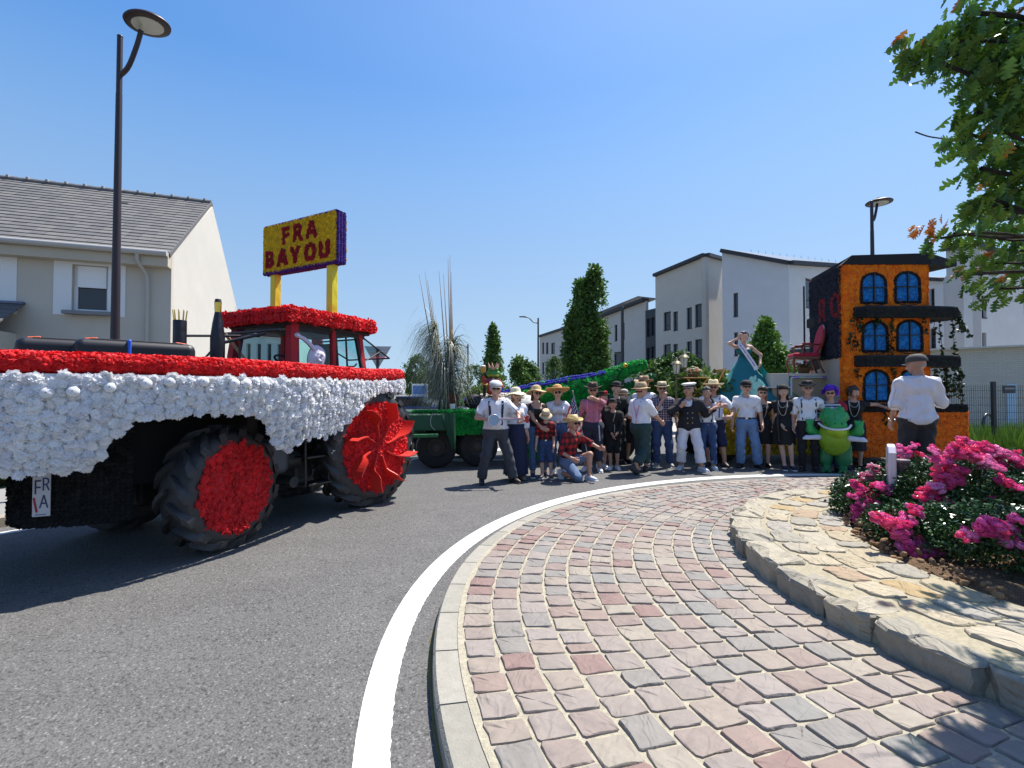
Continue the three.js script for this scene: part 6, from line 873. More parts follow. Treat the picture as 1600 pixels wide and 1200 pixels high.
    if (c.t === 'skirt') { const y0 = c.top ?? 0.14, y1 = c.hem, c0 = J.pel, n = 40, m = 14, p = [], idx = [], w = c.w ?? [0.13, 0.17, 0.2]; for (let j = 0; j <= m; j++) for (let i = 0; i <= n; i++) { const q = j / m, t = i / n * 2 * PI, rr = q < 0.25 ? lerp(w[0], w[1], smooth(0, 0.25, q)) : lerp(w[1], w[2], (q - 0.25) / 0.75), pl = 1 + (c.pleat ?? 0.04) * q * Math.sin(t * 11 + Math.sin(t * 3) * 2) ; p.push(c0.x + Math.sin(t) * rr * pl * 1.12, lerp(c0.y + y0, y1, q) + 0.008 * Math.sin(t * 7) * q, c0.z + Math.cos(t) * rr * pl * 0.95 + (c.sway ?? 0) * q); } for (let j = 0; j < m; j++) for (let i = 0; i < n; i++) { const a = j * (n + 1) + i; idx.push(a, a + n + 1, a + 1, a + 1, a + n + 1, a + n + 2); } const q = new THREE.BufferGeometry(); q.setAttribute('position', new THREE.Float32BufferAttribute(p, 3)); q.setIndex(idx); q.computeVertexNormals(); c.m.side = THREE.DoubleSide; mesh(c.name ?? 'skirt', metreUV(q), c.m, g); }
    if (c.t === 'shoes') for (const [k, s] of [['L', 1], ['R', -1]]) { const fy = J['fy' + k], A = J['ank' + k], q = o['pitch' + k] ?? 0, D = (f, u, x) => A.clone().add(V(x, u, f).applyEuler(new THREE.Euler(q, fy, 0, 'YXZ'))), pr = [L(D(-0.045, -0.045, 0), D(0.1, -0.05, 0), 0.044, 0.04, 0.03), L(D(0.1, -0.05, s * 0.004), D(0.155, -0.055, s * 0.006), 0.042, 0.032, 0.03), L(D(-0.02, 0.0, 0), D(0.05, -0.035, 0), 0.045, 0.04, 0.03)]; if (c.high) pr.push(L(D(-0.01, 0.06, 0), D(-0.02, 0, 0), 0.05, 0.046, 0.02)); const nrm = V(0, 1, 0).applyEuler(new THREE.Euler(q, fy, 0, 'YXZ')), o0 = D(0, -0.08, 0); mesh('shoe', surfaceNets(fieldOf(pr, (d, x, y, z) => Math.max(d, -((x - o0.x) * nrm.x + (y - o0.y) * nrm.y + (z - o0.z) * nrm.z))), 0.012), c.m, g); const so = new MB(); so.add(new RoundedBoxGeometry(0.088, 0.022, 0.27, 2, 0.01), new THREE.Matrix4().compose(D(0.055, -0.075, 0), new THREE.Quaternion().setFromEuler(new THREE.Euler(q, fy, 0, 'YXZ')), V(1, 1, 1))); so.build('sole', c.sole ?? std([0.02, 0.02, 0.02], 0.8), g); }
    if (c.t === 'hat') hat(g, J, c);
    if (c.t === 'belt') { const q = new MB(), pts = []; for (let i = 0; i < 20; i++) { const t = i / 20 * 6.283, d = V(Math.sin(t), 0, Math.cos(t)); let rr = 0.3; const c0 = R(0, c.y ?? 0.1, 0); while (rr > 0.05 && Math.min(fields.legs?.(c0.x + d.x * rr, c0.y, c0.z + d.z * rr) ?? 1, fields.top?.(c0.x + d.x * rr, c0.y, c0.z + d.z * rr) ?? 1) > 0) rr -= 0.004; pts.push(c0.clone().addScaledVector(d, rr + 0.004)); } const cv = new THREE.CatmullRomCurve3(pts, true), P = cv.getPoints(60); q.add(strip(P.map((p) => p.clone().add(V(0, 0.02, 0))), P.map((p) => p.clone().add(V(0, -0.02, 0))), 1)); c.m.side = THREE.DoubleSide; q.build('belt', c.m, g); new MB().box(0.05, 0.038, 0.012, ...pts[0].clone().add(V(0, 0, 0.006)).toArray(), 0.004).build('buckle', M.chrome, g); }
    if (c.t === 'strap' || c.t === 'beads') { // laid on the front (or back) of the clothes
      const f = (x, y, z) => Math.min(fields.top?.(x, y, z) ?? 1, fields.legs?.(x, y, z) ?? 1), on = (x, y, s) => { const p0 = R(x, y, 0); let z = 0.32; while (z > -0.05 && f(p0.x, p0.y, p0.z + s * z) > 0) z -= 0.004; return R(x, y, 0).add(V(0, 0, s * (z + 0.013))); };
      if (c.t === 'strap') { const w = c.w ?? 0.016; c.m.side = THREE.DoubleSide; for (const line of c.lines) { const q = new MB(), s = line[0], P = new THREE.CatmullRomCurve3(line.slice(1).map(([x, y]) => on(x, y, s))).getPoints(16), ax = V(1, 0, 0).applyEuler(new THREE.Euler(0, o.lean?.[1] ?? 0, 0)); q.add(strip(P.map((p) => p.clone().addScaledVector(ax, -w)), P.map((p) => p.clone().addScaledVector(ax, w)), 1)); q.build(c.name ?? 'suspender', c.m, g); } }
      else { const q = new MB(); for (const [drop, wd] of c.loops) { const P = []; for (let i = 0; i <= 20; i++) { const t = i / 20 * PI; P.push([Math.cos(t) * wd, 0.5 - Math.sin(t) * drop + 0.02]); } const cv = new THREE.CatmullRomCurve3(P.map(([x, y]) => on(x, y, 1))).getSpacedPoints(Math.round(drop * 110)); for (const p of cv) q.add(new THREE.IcosahedronGeometry(0.008, 1), new THREE.Matrix4().setPosition(p)); } q.build('bead_necklace', c.m, g); }
    }
    if (c.t === 'buttons') { const q = new MB(); for (const [x, y] of c.at) { const p0 = R(x, y, 0); let z = 0.32; while (z > 0 && fields.top(p0.x, p0.y, p0.z + z) > 0) z -= 0.004; q.ball(0.011, p0.x, p0.y, p0.z + z + 0.002, 1, 1, 0.6, 8); } q.build('button', c.m, g); }
    if (c.t === 'watch') { const k = c.k, d = J['wr' + k].clone().sub(J['el' + k]).normalize(), p = J['el' + k].clone().lerp(J['wr' + k], 0.93); new MB().cyl(p.clone().addScaledVector(d, -0.012), p.clone().addScaledVector(d, 0.012), 0.036, 0.035, 16).build('wristband', c.m, g); }
  }
  return { g, J, world: (p) => vec(p).multiplyScalar(sc).applyAxisAngle(V(0, 1, 0), turn).add(vec(pos)) };
}
function hat(g, J, c) {
  const h = part('hat', g); h.position.copy(J.H(0, c.y ?? 0.07, c.z ?? -0.012)); h.quaternion.setFromEuler(J.he).multiply(new THREE.Quaternion().setFromEuler(new THREE.Euler(c.tilt ?? -0.08, 0, c.roll ?? 0)));
  const cr = c.r ?? 0.108, bw = c.brim ?? 0.2, ht = c.h ?? 0.12, curl = c.curl ?? 0.0, sag = c.sag ?? 0;
  if (c.k === 'brim') { // crown and brim as one turned shape, pinched and bent
    const prof = [[0, ht * (c.dome ? 1.05 : 0.93)], [cr * 0.45, ht * (c.dome ? 1.0 : 0.96)], [cr * 0.8, ht * (c.dome ? 0.82 : 1)], [cr * 0.95, ht * 0.6], [cr, 0.015], [cr * 1.06, 0.002], [lerp(cr, bw, 0.5), 0.0], [bw, 0.006], [bw + 0.003, 0.0], [bw, -0.006], [cr * 1.05, -0.012], [cr * 0.95, -0.01]], q = new THREE.LatheGeometry(prof.map((p) => new THREE.Vector2(...p)), 44), p = q.attributes.position;
    for (let i = 0; i < p.count; i++) { let x = p.getX(i), y = p.getY(i), z = p.getZ(i); const d = Math.hypot(x, z); if (y > ht * 0.7 && c.pinch) y -= c.pinch * Math.exp(-((x / 0.035) ** 2)) * smooth(-0.05, 0.06, z + 0.05); if (d > cr) { const e = (d - cr) / (bw - cr); y += curl * Math.pow(Math.abs(x) / d, 2) * e * e - sag * e * e * (0.75 + 0.25 * Math.sin(Math.atan2(x, z) * 3 + 1)); } p.setXYZ(i, x * 0.95, y, z * 1.1); }
    q.computeVertexNormals(); mesh('crown', metreUV(q), c.m, h); if (c.band) new MB().lathe([[cr * 1.02, 0.006], [cr * 1.005, 0.04], [cr * 0.97, 0.042]], 0, 0, 0, 40).geo().scale(0.95, 1, 1.1) && mesh('hat_band', new MB().lathe([[cr * 1.03, 0.004], [cr * 1.02, 0.038], [cr * 0.96, 0.04]], 0, 0, 0, 40).geo().scale(0.95, 1, 1.1), c.band, h);
  } else if (c.k === 'cap' || c.k === 'flat' || c.k === 'captain') {
    const prof = c.k === 'captain' ? [[0, 0.105], [0.1, 0.1], [0.145, 0.085], [0.142, 0.07], [0.108, 0.045], [0.105, 0], [0.1, -0.005]] : c.k === 'flat' ? [[0, 0.098], [0.06, 0.092], [0.108, 0.062], [0.124, 0.025], [0.116, 0.0], [0.105, -0.006]] : [[0, 0.108], [0.055, 0.1], [0.092, 0.074], [0.11, 0.03], [0.113, 0], [0.107, -0.004]];
    const q = new THREE.LatheGeometry(prof.map((p) => new THREE.Vector2(...p)), 36); q.scale(0.95, 1, 1.12); if (c.k !== 'cap') { const p = q.attributes.position; for (let i = 0; i < p.count; i++) p.setY(i, p.getY(i) - 0.12 * p.getZ(i) * (p.getY(i) > 0.02 ? 1 : 0.2)); q.computeVertexNormals(); } mesh('crown', metreUV(q), c.m, h);
    const s = new THREE.Shape(); s.moveTo(-0.095, 0); s.quadraticCurveTo(-0.085, 0.1, 0, 0.105); s.quadraticCurveTo(0.085, 0.1, 0.095, 0); s.quadraticCurveTo(0, 0.05, -0.095, 0); const vz = new THREE.ExtrudeGeometry(s, { depth: 0.006, bevelEnabled: true, bevelSize: 0.002, bevelThickness: 0.002, bevelSegments: 1, curveSegments: 10 }), p = vz.attributes.position; for (let i = 0; i < p.count; i++) p.setZ(i, p.getZ(i) + 2.6 * p.getX(i) ** 2); vz.computeVertexNormals(); vz.rotateX(PI / 2 + 0.2); vz.translate(0, 0.002, 0.062); mesh('visor', metreUV(vz), c.visor ?? c.m, h);
    if (c.k === 'captain') { mesh('hat_band', new MB().lathe([[0.107, 0.0], [0.11, 0.045], [0.1, 0.046]], 0, 0, 0, 30).geo().scale(0.95, 1, 1.12), M.black, h); new MB().ball(0.018, 0, 0.03, 0.122, 1, 1, 0.5).build('badge', phys([0.7, 0.5, 0.12], 0.3, { metalness: 0.9 }), h); }
    if (c.badge) new MB().ball(0.022, 0, 0.05, 0.105, 1, 0.8, 0.4).build('badge', c.badge, h);
  }
  if (c.flower) { const r = rngOf(5), q = new MB(); for (let i = 0; i < 8; i++) q.ball(0.02, 0.03 * Math.cos(i * 0.8), 0.05 + 0.025 * Math.sin(i * 0.8), cr * 1.08 + 0.01 * r(), 1, 1, 0.7, 8); q.build('hat_flower', std([0.6, 0.01, 0.015], 0.7), h); }
}
const K = { white: () => cloth([0.72, 0.72, 0.76]), cream: () => cloth([0.68, 0.66, 0.62]), navy: () => cloth([0.012, 0.016, 0.05]), black: () => cloth([0.01, 0.01, 0.011]), jeans: () => cloth([0.07, 0.125, 0.24]), denimDark: () => cloth([0.03, 0.06, 0.15]), grey: () => cloth([0.045, 0.05, 0.062]), strawY: std([0.66, 0.52, 0.26], 0.8, { bumpMap: T.weave, bumpScale: 0.004 }), straw: std([0.52, 0.38, 0.2], 0.8, { bumpMap: T.weave, bumpScale: 0.004 }), strawO: std([0.6, 0.34, 0.13], 0.8, { bumpMap: T.weave, bumpScale: 0.004 }), brown: std([0.07, 0.035, 0.022], 0.8), blackFelt: std([0.012, 0.011, 0.012], 0.85), shoeB: std([0.014, 0.013, 0.013], 0.5), shoeW: std([0.66, 0.66, 0.66], 0.6), soleW: std([0.7, 0.7, 0.7], 0.6), strapB: std([0.015, 0.016, 0.03], 0.7), pearl: phys([0.72, 0.7, 0.62], 0.25, { clearcoat: 1 }) };
const redPlaid = cloth([1, 1, 1], { map: plaidTex([[0.42, 0.012, 0.016], [0.13, 0.006, 0.008], [0.012, 0.008, 0.009]], 0.24) }), purplePlaid = cloth([1, 1, 1], { map: plaidTex([[0.06, 0.025, 0.09], [0.035, 0.02, 0.06], [0.02, 0.015, 0.03]], 0.2, [0.5, 0.46, 0.5]) }), pinkCheck = cloth([1, 1, 1], { map: plaidTex([[0.5, 0.3, 0.36], [0.42, 0.11, 0.17], [0.36, 0.06, 0.11]], 0.05) });
const front = (x, z, d = 0) => Math.atan2(-x, -z) + d; // turned to the photographer
const SUSP = (w = 0.085) => [[1, [w + 0.015, 0.5], [w + 0.01, 0.38], [w, 0.25], [w - 0.01, 0.09]], [1, [-w - 0.015, 0.5], [-w - 0.01, 0.38], [-w, 0.25], [-w + 0.01, 0.09]]], SUSPB = (w = 0.07) => [[-1, [w, 0.5], [w * 0.6, 0.38], [0.01, 0.25], [0.0, 0.09]], [-1, [-w, 0.5], [-w * 0.6, 0.38], [-0.01, 0.25], [-0.0, 0.09]]];
const P = {};
{ const p = gp(774, 754); P.banjo = person('man in white cap and suspenders playing a toy banjo', [p.x, 0, p.z], front(p.x, p.z, 0.1), 1.83, { bulk: 1.14, belly: 0.115, footL: [0.3, 0, 0.05], footR: [-0.24, 0, 0.06], turnL: 0.6, turnR: -0.05, head: [0.0, 0.05, -0.06], glasses: 1, hair: 'short', smile: 1, handR: [-0.13, 1.1, 0.25], elbowR: [-1, -0.3, -0.5], dirR: [0.9, -0.12, 0.35], palmR: [0.1, 0.1, -1], curlR: 0.5, handL: [0.36, 1.06, 0.31], elbowL: [1, -0.4, -0.3], dirL: [0.45, 0.05, 0.6], palmL: [-0.3, 0.9, 0.2], curlL: 0.9, wear: [{ t: 'legs', to: 1.93, m: K.grey(), fit: 0.02, flare: 0.03 }, { t: 'top', m: K.white(), sleeve: 0.72, hem: 0.01, collar: 1, fit: 0.03 }, { t: 'strap', m: K.strapB, lines: [...SUSP(0.1), ...SUSPB()], w: 0.02 }, { t: 'shoes', m: K.shoeB }, { t: 'hat', k: 'flat', m: std([0.55, 0.55, 0.54], 0.8), y: 0.06, tilt: -0.02 }] });
  const w = P.banjo, g = thing('banjo', 'toy banjo with pale blue drum and red peg head held by the man in suspenders', 'banjo', w.world([-0.06, 1.09, 0.3]), front(p.x, p.z, 0.1)), pale = std([0.3, 0.42, 0.55], 0.35); const a = 0.02; g.scale.setScalar(0.74);
  new MB().add(new THREE.CylinderGeometry(0.13, 0.13, 0.06, 32), mat4(0.0, 0, 0, [PI / 2, 0, 0])).build('drum', pale, g); new MB().add(new THREE.TorusGeometry(0.13, 0.013, 8, 32), mat4(0, 0, 0.032)).build('hoop', phys([0.6, 0.62, 0.66], 0.25, { metalness: 0.7 }), g);
  new MB().box(0.6, 0.06, 0.025, 0.42, a, 0.03, 0.006).build('neck', std([0.55, 0.52, 0.45], 0.4), g); new MB().box(0.58, 0.018, 0.006, 0.42, a + 0.015, 0.045).build('rainbow_strip', std([0.55, 0.2, 0.4], 0.4), g); new MB().box(0.58, 0.012, 0.006, 0.42, a - 0.012, 0.045).build('blue_strip', std([0.15, 0.35, 0.6], 0.4), g); new MB().ball(0.065, 0.76, a, 0.03, 1.1, 1, 0.35).ball(0.04, 0.8, a + 0.055, 0.03, 1, 1, 0.5).ball(0.04, 0.8, a - 0.055, 0.03, 1, 1, 0.5).build('peg_head', std([0.32, 0.015, 0.02], 0.4), g);
  const s = thing('cord_strap', 'thin dark cord from the man’s shoulder to the banjo neck', 'strap', w.world([0.14, 1.48, 0.08])), e = w.world([0.45, 1.11, 0.34]).sub(w.world([0.14, 1.48, 0.08])); new MB().tube([[0, 0, 0], e.clone().multiplyScalar(0.5).add(V(0, -0.02, 0.06)).toArray(), e.toArray()], 0.005, 5).build('cord', M.black, s); }
{ const p = gp(806, 751); person('woman in cream sun hat and white top with a long navy skirt', [p.x, 0, p.z - 0.12], front(p.x, p.z, 0.25), 1.68, { female: 1, head: [0.1, 0, 0.04], glasses: 1, hair: 'bob', hairCol: [0.24, 0.14, 0.06], footL: [0.08, 0, 0.05], footR: [-0.09, 0, 0.02], handR: [-0.28, 0.86, 0.05], wear: [{ t: 'top', m: K.white(), sleeve: 1.9, hem: 0.06, fit: 0.025 }, { t: 'skirt', m: K.navy(), top: 0.15, hem: 0.1, w: [0.145, 0.185, 0.21], pleat: 0.06 }, { t: 'belt', m: std([0.2, 0.15, 0.07], 0.6), y: 0.13 }, { t: 'shoes', m: std([0.2, 0.14, 0.1], 0.6) }, { t: 'hat', k: 'brim', m: std([0.68, 0.64, 0.44], 0.85, { bumpMap: T.weave, bumpScale: 0.004 }), brim: 0.2, h: 0.11, dome: 1, sag: 0.07, y: 0.055, tilt: -0.12 }] }); }
{ const p = gp(838, 746); person('woman in black tank top and jeans with a floppy tan hat', [p.x, 0, p.z - 0.1], front(p.x, p.z, 0.3), 1.71, { female: 1, bulk: 1.12, skin: 1, head: [0.12, 0.02, -0.08], glasses: 'round', hair: 'bob', smile: 1, hairCol: [0.035, 0.018, 0.012], footL: [0.16, 0, 0.05], footR: [-0.08, 0, 0.04], handR: [0.02, 0.98, 0.3], elbowR: [-1, -0.2, -0.1], dirR: [0.7, -0.3, 0.5], palmR: [0.3, -0.2, -1], handL: [0.3, 1.05, 0.02], wear: [{ t: 'legs', to: 1.78, m: K.jeans() }, { t: 'top', m: K.black(), hem: 0.06, bare: 0.5, neck: [0.11, 0.1, 0.05, -0.08], name: 'tank_top' }, { t: 'shoes', m: std([0.03, 0.035, 0.08], 0.6), sole: K.soleW, high: 1 }, { t: 'strap', m: std([0.05, 0.05, 0.055], 0.5, { metalness: 0.4 }), name: 'bag_strap', lines: [[1, [-0.12, 0.47], [-0.1, 0.35], [-0.07, 0.22], [-0.05, 0.09]]], w: 0.018 }, { t: 'hat', k: 'brim', m: K.straw, brim: 0.21, h: 0.12, dome: 1, sag: 0.06, curl: 0.02, y: 0.055, tilt: -0.25 }] }); }
{ const p = gp(853, 747); person('small child in bucket hat, red plaid shirt and denim shorts', [p.x, 0, p.z], front(p.x, p.z, 0.0), 1.27, { skin: 2, bulk: 1.0, head: [0, 0.55, 0], hair: 'short', back: 1, footL: [0.13, 0, 0.04], footR: [-0.1, 0, 0.03], handR: [-0.27, 0.74, 0.1], handL: [0.2, 0.86, 0.1], wear: [{ t: 'legs', to: 0.95, m: K.denimDark(), fit: 0.025, flare: 0.02, name: 'shorts' }, { t: 'top', m: redPlaid, sleeve: 0.9, hem: 0.02, fit: 0.02, collar: 1 }, { t: 'belt', m: M.black, y: 0.06 }, { t: 'shoes', m: std([0.05, 0.05, 0.055], 0.6), sole: K.soleW }, { t: 'hat', k: 'brim', m: std([0.48, 0.38, 0.24], 0.85), r: 0.112, brim: 0.175, h: 0.125, sag: 0.05, y: 0.045, band: std([0.3, 0.22, 0.12], 0.8), tilt: -0.05 }] }); }
{ const p = gp(873, 742); person('woman in wide orange straw hat and white blouse with blue jeans', [p.x, 0, p.z - 0.2], front(p.x, p.z, 0.05), 1.73, { female: 1, skin: 2, head: [0.0, 0.02, 0.04], glasses: 'round', hair: 'bun', hairCol: [0.2, 0.09, 0.04], footL: [0.1, 0, 0], footR: [-0.1, 0, 0.05], handL: [0.27, 0.86, 0.06], handR: [-0.25, 1.0, 0.1], wear: [{ t: 'legs', to: 1.88, m: K.jeans() }, { t: 'top', m: K.white(), sleeve: 1.88, hem: 0.1, fit: 0.02, collar: 1, neck: [0.08, 0.075, 0.05, -0.05] }, { t: 'belt', m: std([0.55, 0.53, 0.5], 0.7), y: 0.12 }, { t: 'shoes', m: K.shoeW, sole: K.soleW }, { t: 'hat', k: 'brim', m: K.strawO, brim: 0.26, h: 0.11, dome: 1, curl: 0.025, sag: 0.015, y: 0.065, tilt: -0.22 }] }); }
{ const p = gp(893, 749); P.kneel = person('man in straw hat and red plaid shirt kneeling on one knee', [p.x, 0, p.z], 0.75, 1.72, { skin: 1, pelvis: [0, 0.36, -0.06], lean: [0.16, 0, 0], head: [-0.1, 0.0, 0], glasses: 1, hair: 'short', hairCol: [0.25, 0.24, 0.23], kneeR: [-0.13, 0.075, 0.27], footR: [-0.1, 0.03, -0.15], pitchR: 1.25, turnR: 0, kneeL: [0.14, 0.49, 0.33], footL: [0.14, 0, 0.3], turnL: 0.1, handR: [-0.2, 0.42, 0.2], elbowR: [-0.7, 0, -1], palmR: [1, 0, -0.2], curlR: 1.1, handL: [0.28, 0.6, 0.46], elbowL: [1, -0.3, -0.2], dirL: [0.1, 0.1, 1], palmL: [-1, 0, 0], curlL: 1.1, wear: [{ t: 'legs', to: 0.96, m: cloth([0.11, 0.17, 0.29]), fit: 0.02, name: 'denim_shorts', flare: 0.02 }, { t: 'top', m: redPlaid, sleeve: 1.05, hem: 0.0, fit: 0.022, collar: 1 }, { t: 'shoes', m: std([0.5, 0.54, 0.62], 0.6), sole: K.soleW }, { t: 'hat', k: 'brim', m: K.strawY, brim: 0.19, h: 0.12, pinch: 0.02, curl: 0.06, y: 0.06, band: std([0.25, 0.18, 0.08], 0.8), tilt: -0.06 }] });
  // the flag and its pole
  const b = gp(926, 744), top = at(895, 612, -b.z - 0.05), g = thing('flag', 'stars and stripes flag hanging from a metal pole', 'flag', [b.x, 0, b.z]), t = top.clone().sub(V(b.x, 0, b.z));
  new MB().cyl([0, 0, 0], t, 0.011, 0.009, 8).ball(0.016, t.x, t.y, t.z, 1, 1.4, 1).build('pole', std([0.3, 0.3, 0.31], 0.35, { metalness: 0.7 }), g);
  const W = 0.62, Hh = 0.95, cl = tex(256, 1, (u, v) => { const s = Math.floor(v * 13) % 2, st = u < 0.46 && v > 0.46; if (st) { const a = (u / 0.46 * 5) % 1, c = ((v - 0.46) / 0.54 * 6) % 1, d = Math.hypot(a - 0.5, c - 0.5); return d < 0.24 ? [0.7, 0.7, 0.72] : [0.012, 0.02, 0.15]; } return s ? [0.7, 0.68, 0.68] : [0.4, 0.01, 0.025]; });
  const pg = new THREE.PlaneGeometry(1, 1, 40, 40), q = pg.attributes.position; for (let i = 0; i < q.count; i++) { const u = q.getX(i) + 0.5, v = 1 - (q.getY(i) + 0.5), along = t.clone().multiplyScalar(1 - 0.035 - 0.52 * v * 0.98), x = -u * (0.14 + 0.16 * v) + 0.06 * u * v, fold = 0.035 * Math.sin(u * 17 + v * 2) * (0.4 + u); q.setXYZ(i, along.x + x + 0.012 * Math.sin(v * 9) * u, along.y - u * 0.42 * (1 - 0.3 * v), along.z + fold - 0.03 * u); } pg.computeVertexNormals(); mesh('cloth', pg, phys([1, 1, 1], 0.85, { map: cl, side: THREE.DoubleSide, transmission: 0.2, thickness: 0 }), g); cl.repeat.set(1, 1); }
{ const p = gp(928, 737); person('man in brown hat and pink check shirt pointing at the camera', [p.x, 0, p.z - 0.08], front(p.x, p.z, -0.1), 1.78, { skin: 1, head: [0.1, 0.05, 0], hair: 'short', glasses: 1, footL: [0.14, 0, 0.1], footR: [-0.16, 0, -0.05], handL: [0.03, 1.5, 0.5], elbowL: [0.9, -0.4, 0], dirL: [-0.05, 0.1, 1], palmL: [-0.3, -1, 0], curlL: 1.1, handR: [-0.25, 0.9, 0.02], wear: [{ t: 'legs', to: 1.6, m: cloth([0.022, 0.026, 0.045]), fit: 0.03, flare: 0.03 }, { t: 'top', m: pinkCheck, sleeve: 0.9, hem: 0.04, fit: 0.022, collar: 1 }, { t: 'strap', m: std([0.6, 0.2, 0.3], 0.7), lines: SUSP(0.09) }, { t: 'strap', name: 'side_stripe', m: std([0.5, 0.5, 0.52], 0.7), lines: [[1, [0.13, 0.02], [0.14, -0.15], [0.15, -0.3]]], w: 0.012 }, { t: 'shoes', m: K.shoeW, sole: K.soleW }, { t: 'hat', k: 'brim', m: K.brown, brim: 0.2, h: 0.13, pinch: 0.03, curl: 0.05, y: 0.06, band: M.black, tilt: -0.02 }] }); }
const tasselM = std([0.4, 0.38, 0.33], 0.7);
{ const p = gp(945, 732); person('girl in black dress and black hat with a red flower', [p.x, 0, p.z - 0.12], front(p.x, p.z, 0.25), 1.62, { female: 1, skin: 2, head: [0.3, 0, 0.06], hair: 'long', smile: 1, hairCol: [0.05, 0.025, 0.018], footL: [-0.02, 0, 0.1], footR: [-0.12, 0, -0.05], wear: [{ t: 'top', m: cloth([0.018, 0.012, 0.012]), sleeve: 1.7, hem: -0.02, fit: 0.018, name: 'blouse' }, { t: 'skirt', m: K.black(), top: 0.15, hem: 0.55, w: [0.13, 0.18, 0.2] }, { t: 'strap', name: 'tassel', m: tasselM, lines: [[1, [0.02, 0.08], [0.025, 0.0], [0.03, -0.12]], [1, [0.06, 0.08], [0.065, 0.0], [0.068, -0.1]]], w: 0.006 }, { t: 'shoes', m: K.shoeW, sole: K.soleW }, { t: 'hat', k: 'brim', m: K.blackFelt, brim: 0.165, h: 0.1, curl: 0.02, y: 0.065, flower: 1 }] }); }
{ const p = gp(958, 733); person('child in black outfit and round black hat with white sneakers', [p.x, 0, p.z], front(p.x, p.z, 0.05), 1.47, { skin: 0, head: [0.05, 0.05, 0.05], hair: 'short', footL: [0.1, 0, 0.02], footR: [-0.06, 0, 0.04], handR: [-0.02, 0.86, 0.2], handL: [0.1, 0.92, 0.18], elbowL: [1, -0.3, -0.2], elbowR: [-1, -0.3, -0.2], wear: [{ t: 'legs', to: 1.02, m: K.black(), fit: 0.03, name: 'shorts' }, { t: 'top', m: K.black(), sleeve: 1.85, hem: -0.06, fit: 0.025, name: 'jacket' }, { t: 'strap', name: 'tassel', m: tasselM, lines: [[1, [0.05, 0.46], [0.02, 0.36], [0.0, 0.27]], [1, [0.03, 0.2], [0.035, 0.1], [0.03, -0.0]]], w: 0.007 }, { t: 'shoes', m: K.shoeW, sole: K.soleW }, { t: 'hat', k: 'brim', m: K.blackFelt, brim: 0.15, h: 0.095, dome: 1, curl: 0.02, y: 0.06 }] }); }
{ const p = gp(968, 728); person('tall man in black suit and bowler hat behind the children', [p.x, 0, p.z - 0.3], front(p.x, p.z, 0.3), 1.82, { skin: 2, head: [0.25, 0, -0.08], hair: 'short', footL: [0.1, 0, 0], footR: [-0.1, 0, 0], handR: [-0.05, 1.0, 0.2], handL: [0.12, 0.97, 0.22], elbowL: [1, -0.3, -0.2], elbowR: [-1, -0.3, -0.2], wear: [{ t: 'legs', to: 1.9, m: K.black() }, { t: 'top', m: K.black(), sleeve: 1.9, hem: -0.1, fit: 0.03, name: 'jacket' }, { t: 'buttons', m: tasselM, at: [[-0.02, 0.3], [-0.02, 0.2], [0.06, 0.42]] }, { t: 'shoes', m: K.shoeB }, { t: 'hat', k: 'brim', m: K.blackFelt, brim: 0.16, h: 0.12, dome: 1, curl: 0.03, y: 0.06 }] }); }
{ const p = gp(982, 727); person('person in black with a pale hat, mostly hidden behind the walking man', [p.x, 0, p.z - 0.4], front(p.x, p.z, 0.2), 1.66, { female: 1, head: [0.2, 0.05, 0], hair: 'short', footL: [0.08, 0, 0], footR: [-0.08, 0, 0], wear: [{ t: 'top', m: K.black(), sleeve: 1.8, hem: -0.04, name: 'blouse' }, { t: 'skirt', m: K.black(), top: 0.15, hem: 0.5, w: [0.13, 0.18, 0.19] }, { t: 'shoes', m: K.shoeB }, { t: 'hat', k: 'brim', m: std([0.42, 0.38, 0.33], 0.8), brim: 0.15, h: 0.11, dome: 1, band: M.black, y: 0.06 }] }); }
{ const p = gp(1002, 739); person('walking man seen from behind in straw hat, pink suspenders and green trousers', [p.x, 0, p.z], 2.15, 1.82, { bulk: 1.16, belly: 0.12, skin: 1, head: [-0.35, 0.05, 0], hair: 'short', back: 1, footL: [0.1, 0, 0.26], footR: [-0.1, 0.07, -0.3], pitchR: 0.7, turnL: 0.15, turnR: -0.1, handR: [-0.2, 0.98, 0.36], elbowR: [-0.6, -0.5, -0.6], palmR: [1, 0.2, 0], handL: [0.25, 1.0, 0.25], wear: [{ t: 'legs', to: 1.72, m: cloth([0.022, 0.05, 0.05]), fit: 0.035, flare: 0.035, top: 0.14 }, { t: 'top', m: K.white(), sleeve: 0.8, hem: 0.06, fit: 0.026, collar: 1 }, { t: 'strap', m: std([0.62, 0.2, 0.38], 0.7), lines: [...SUSPB(0.085), ...SUSP()], w: 0.01 }, { t: 'shoes', m: std([0.02, 0.02, 0.022], 0.6), sole: std([0.05, 0.05, 0.05], 0.8) }, { t: 'hat', k: 'brim', m: K.straw, r: 0.112, brim: 0.17, h: 0.115, pinch: 0.02, y: 0.06, band: std([0.3, 0.2, 0.1], 0.8), tilt: -0.1, sag: 0.015 }] }); }
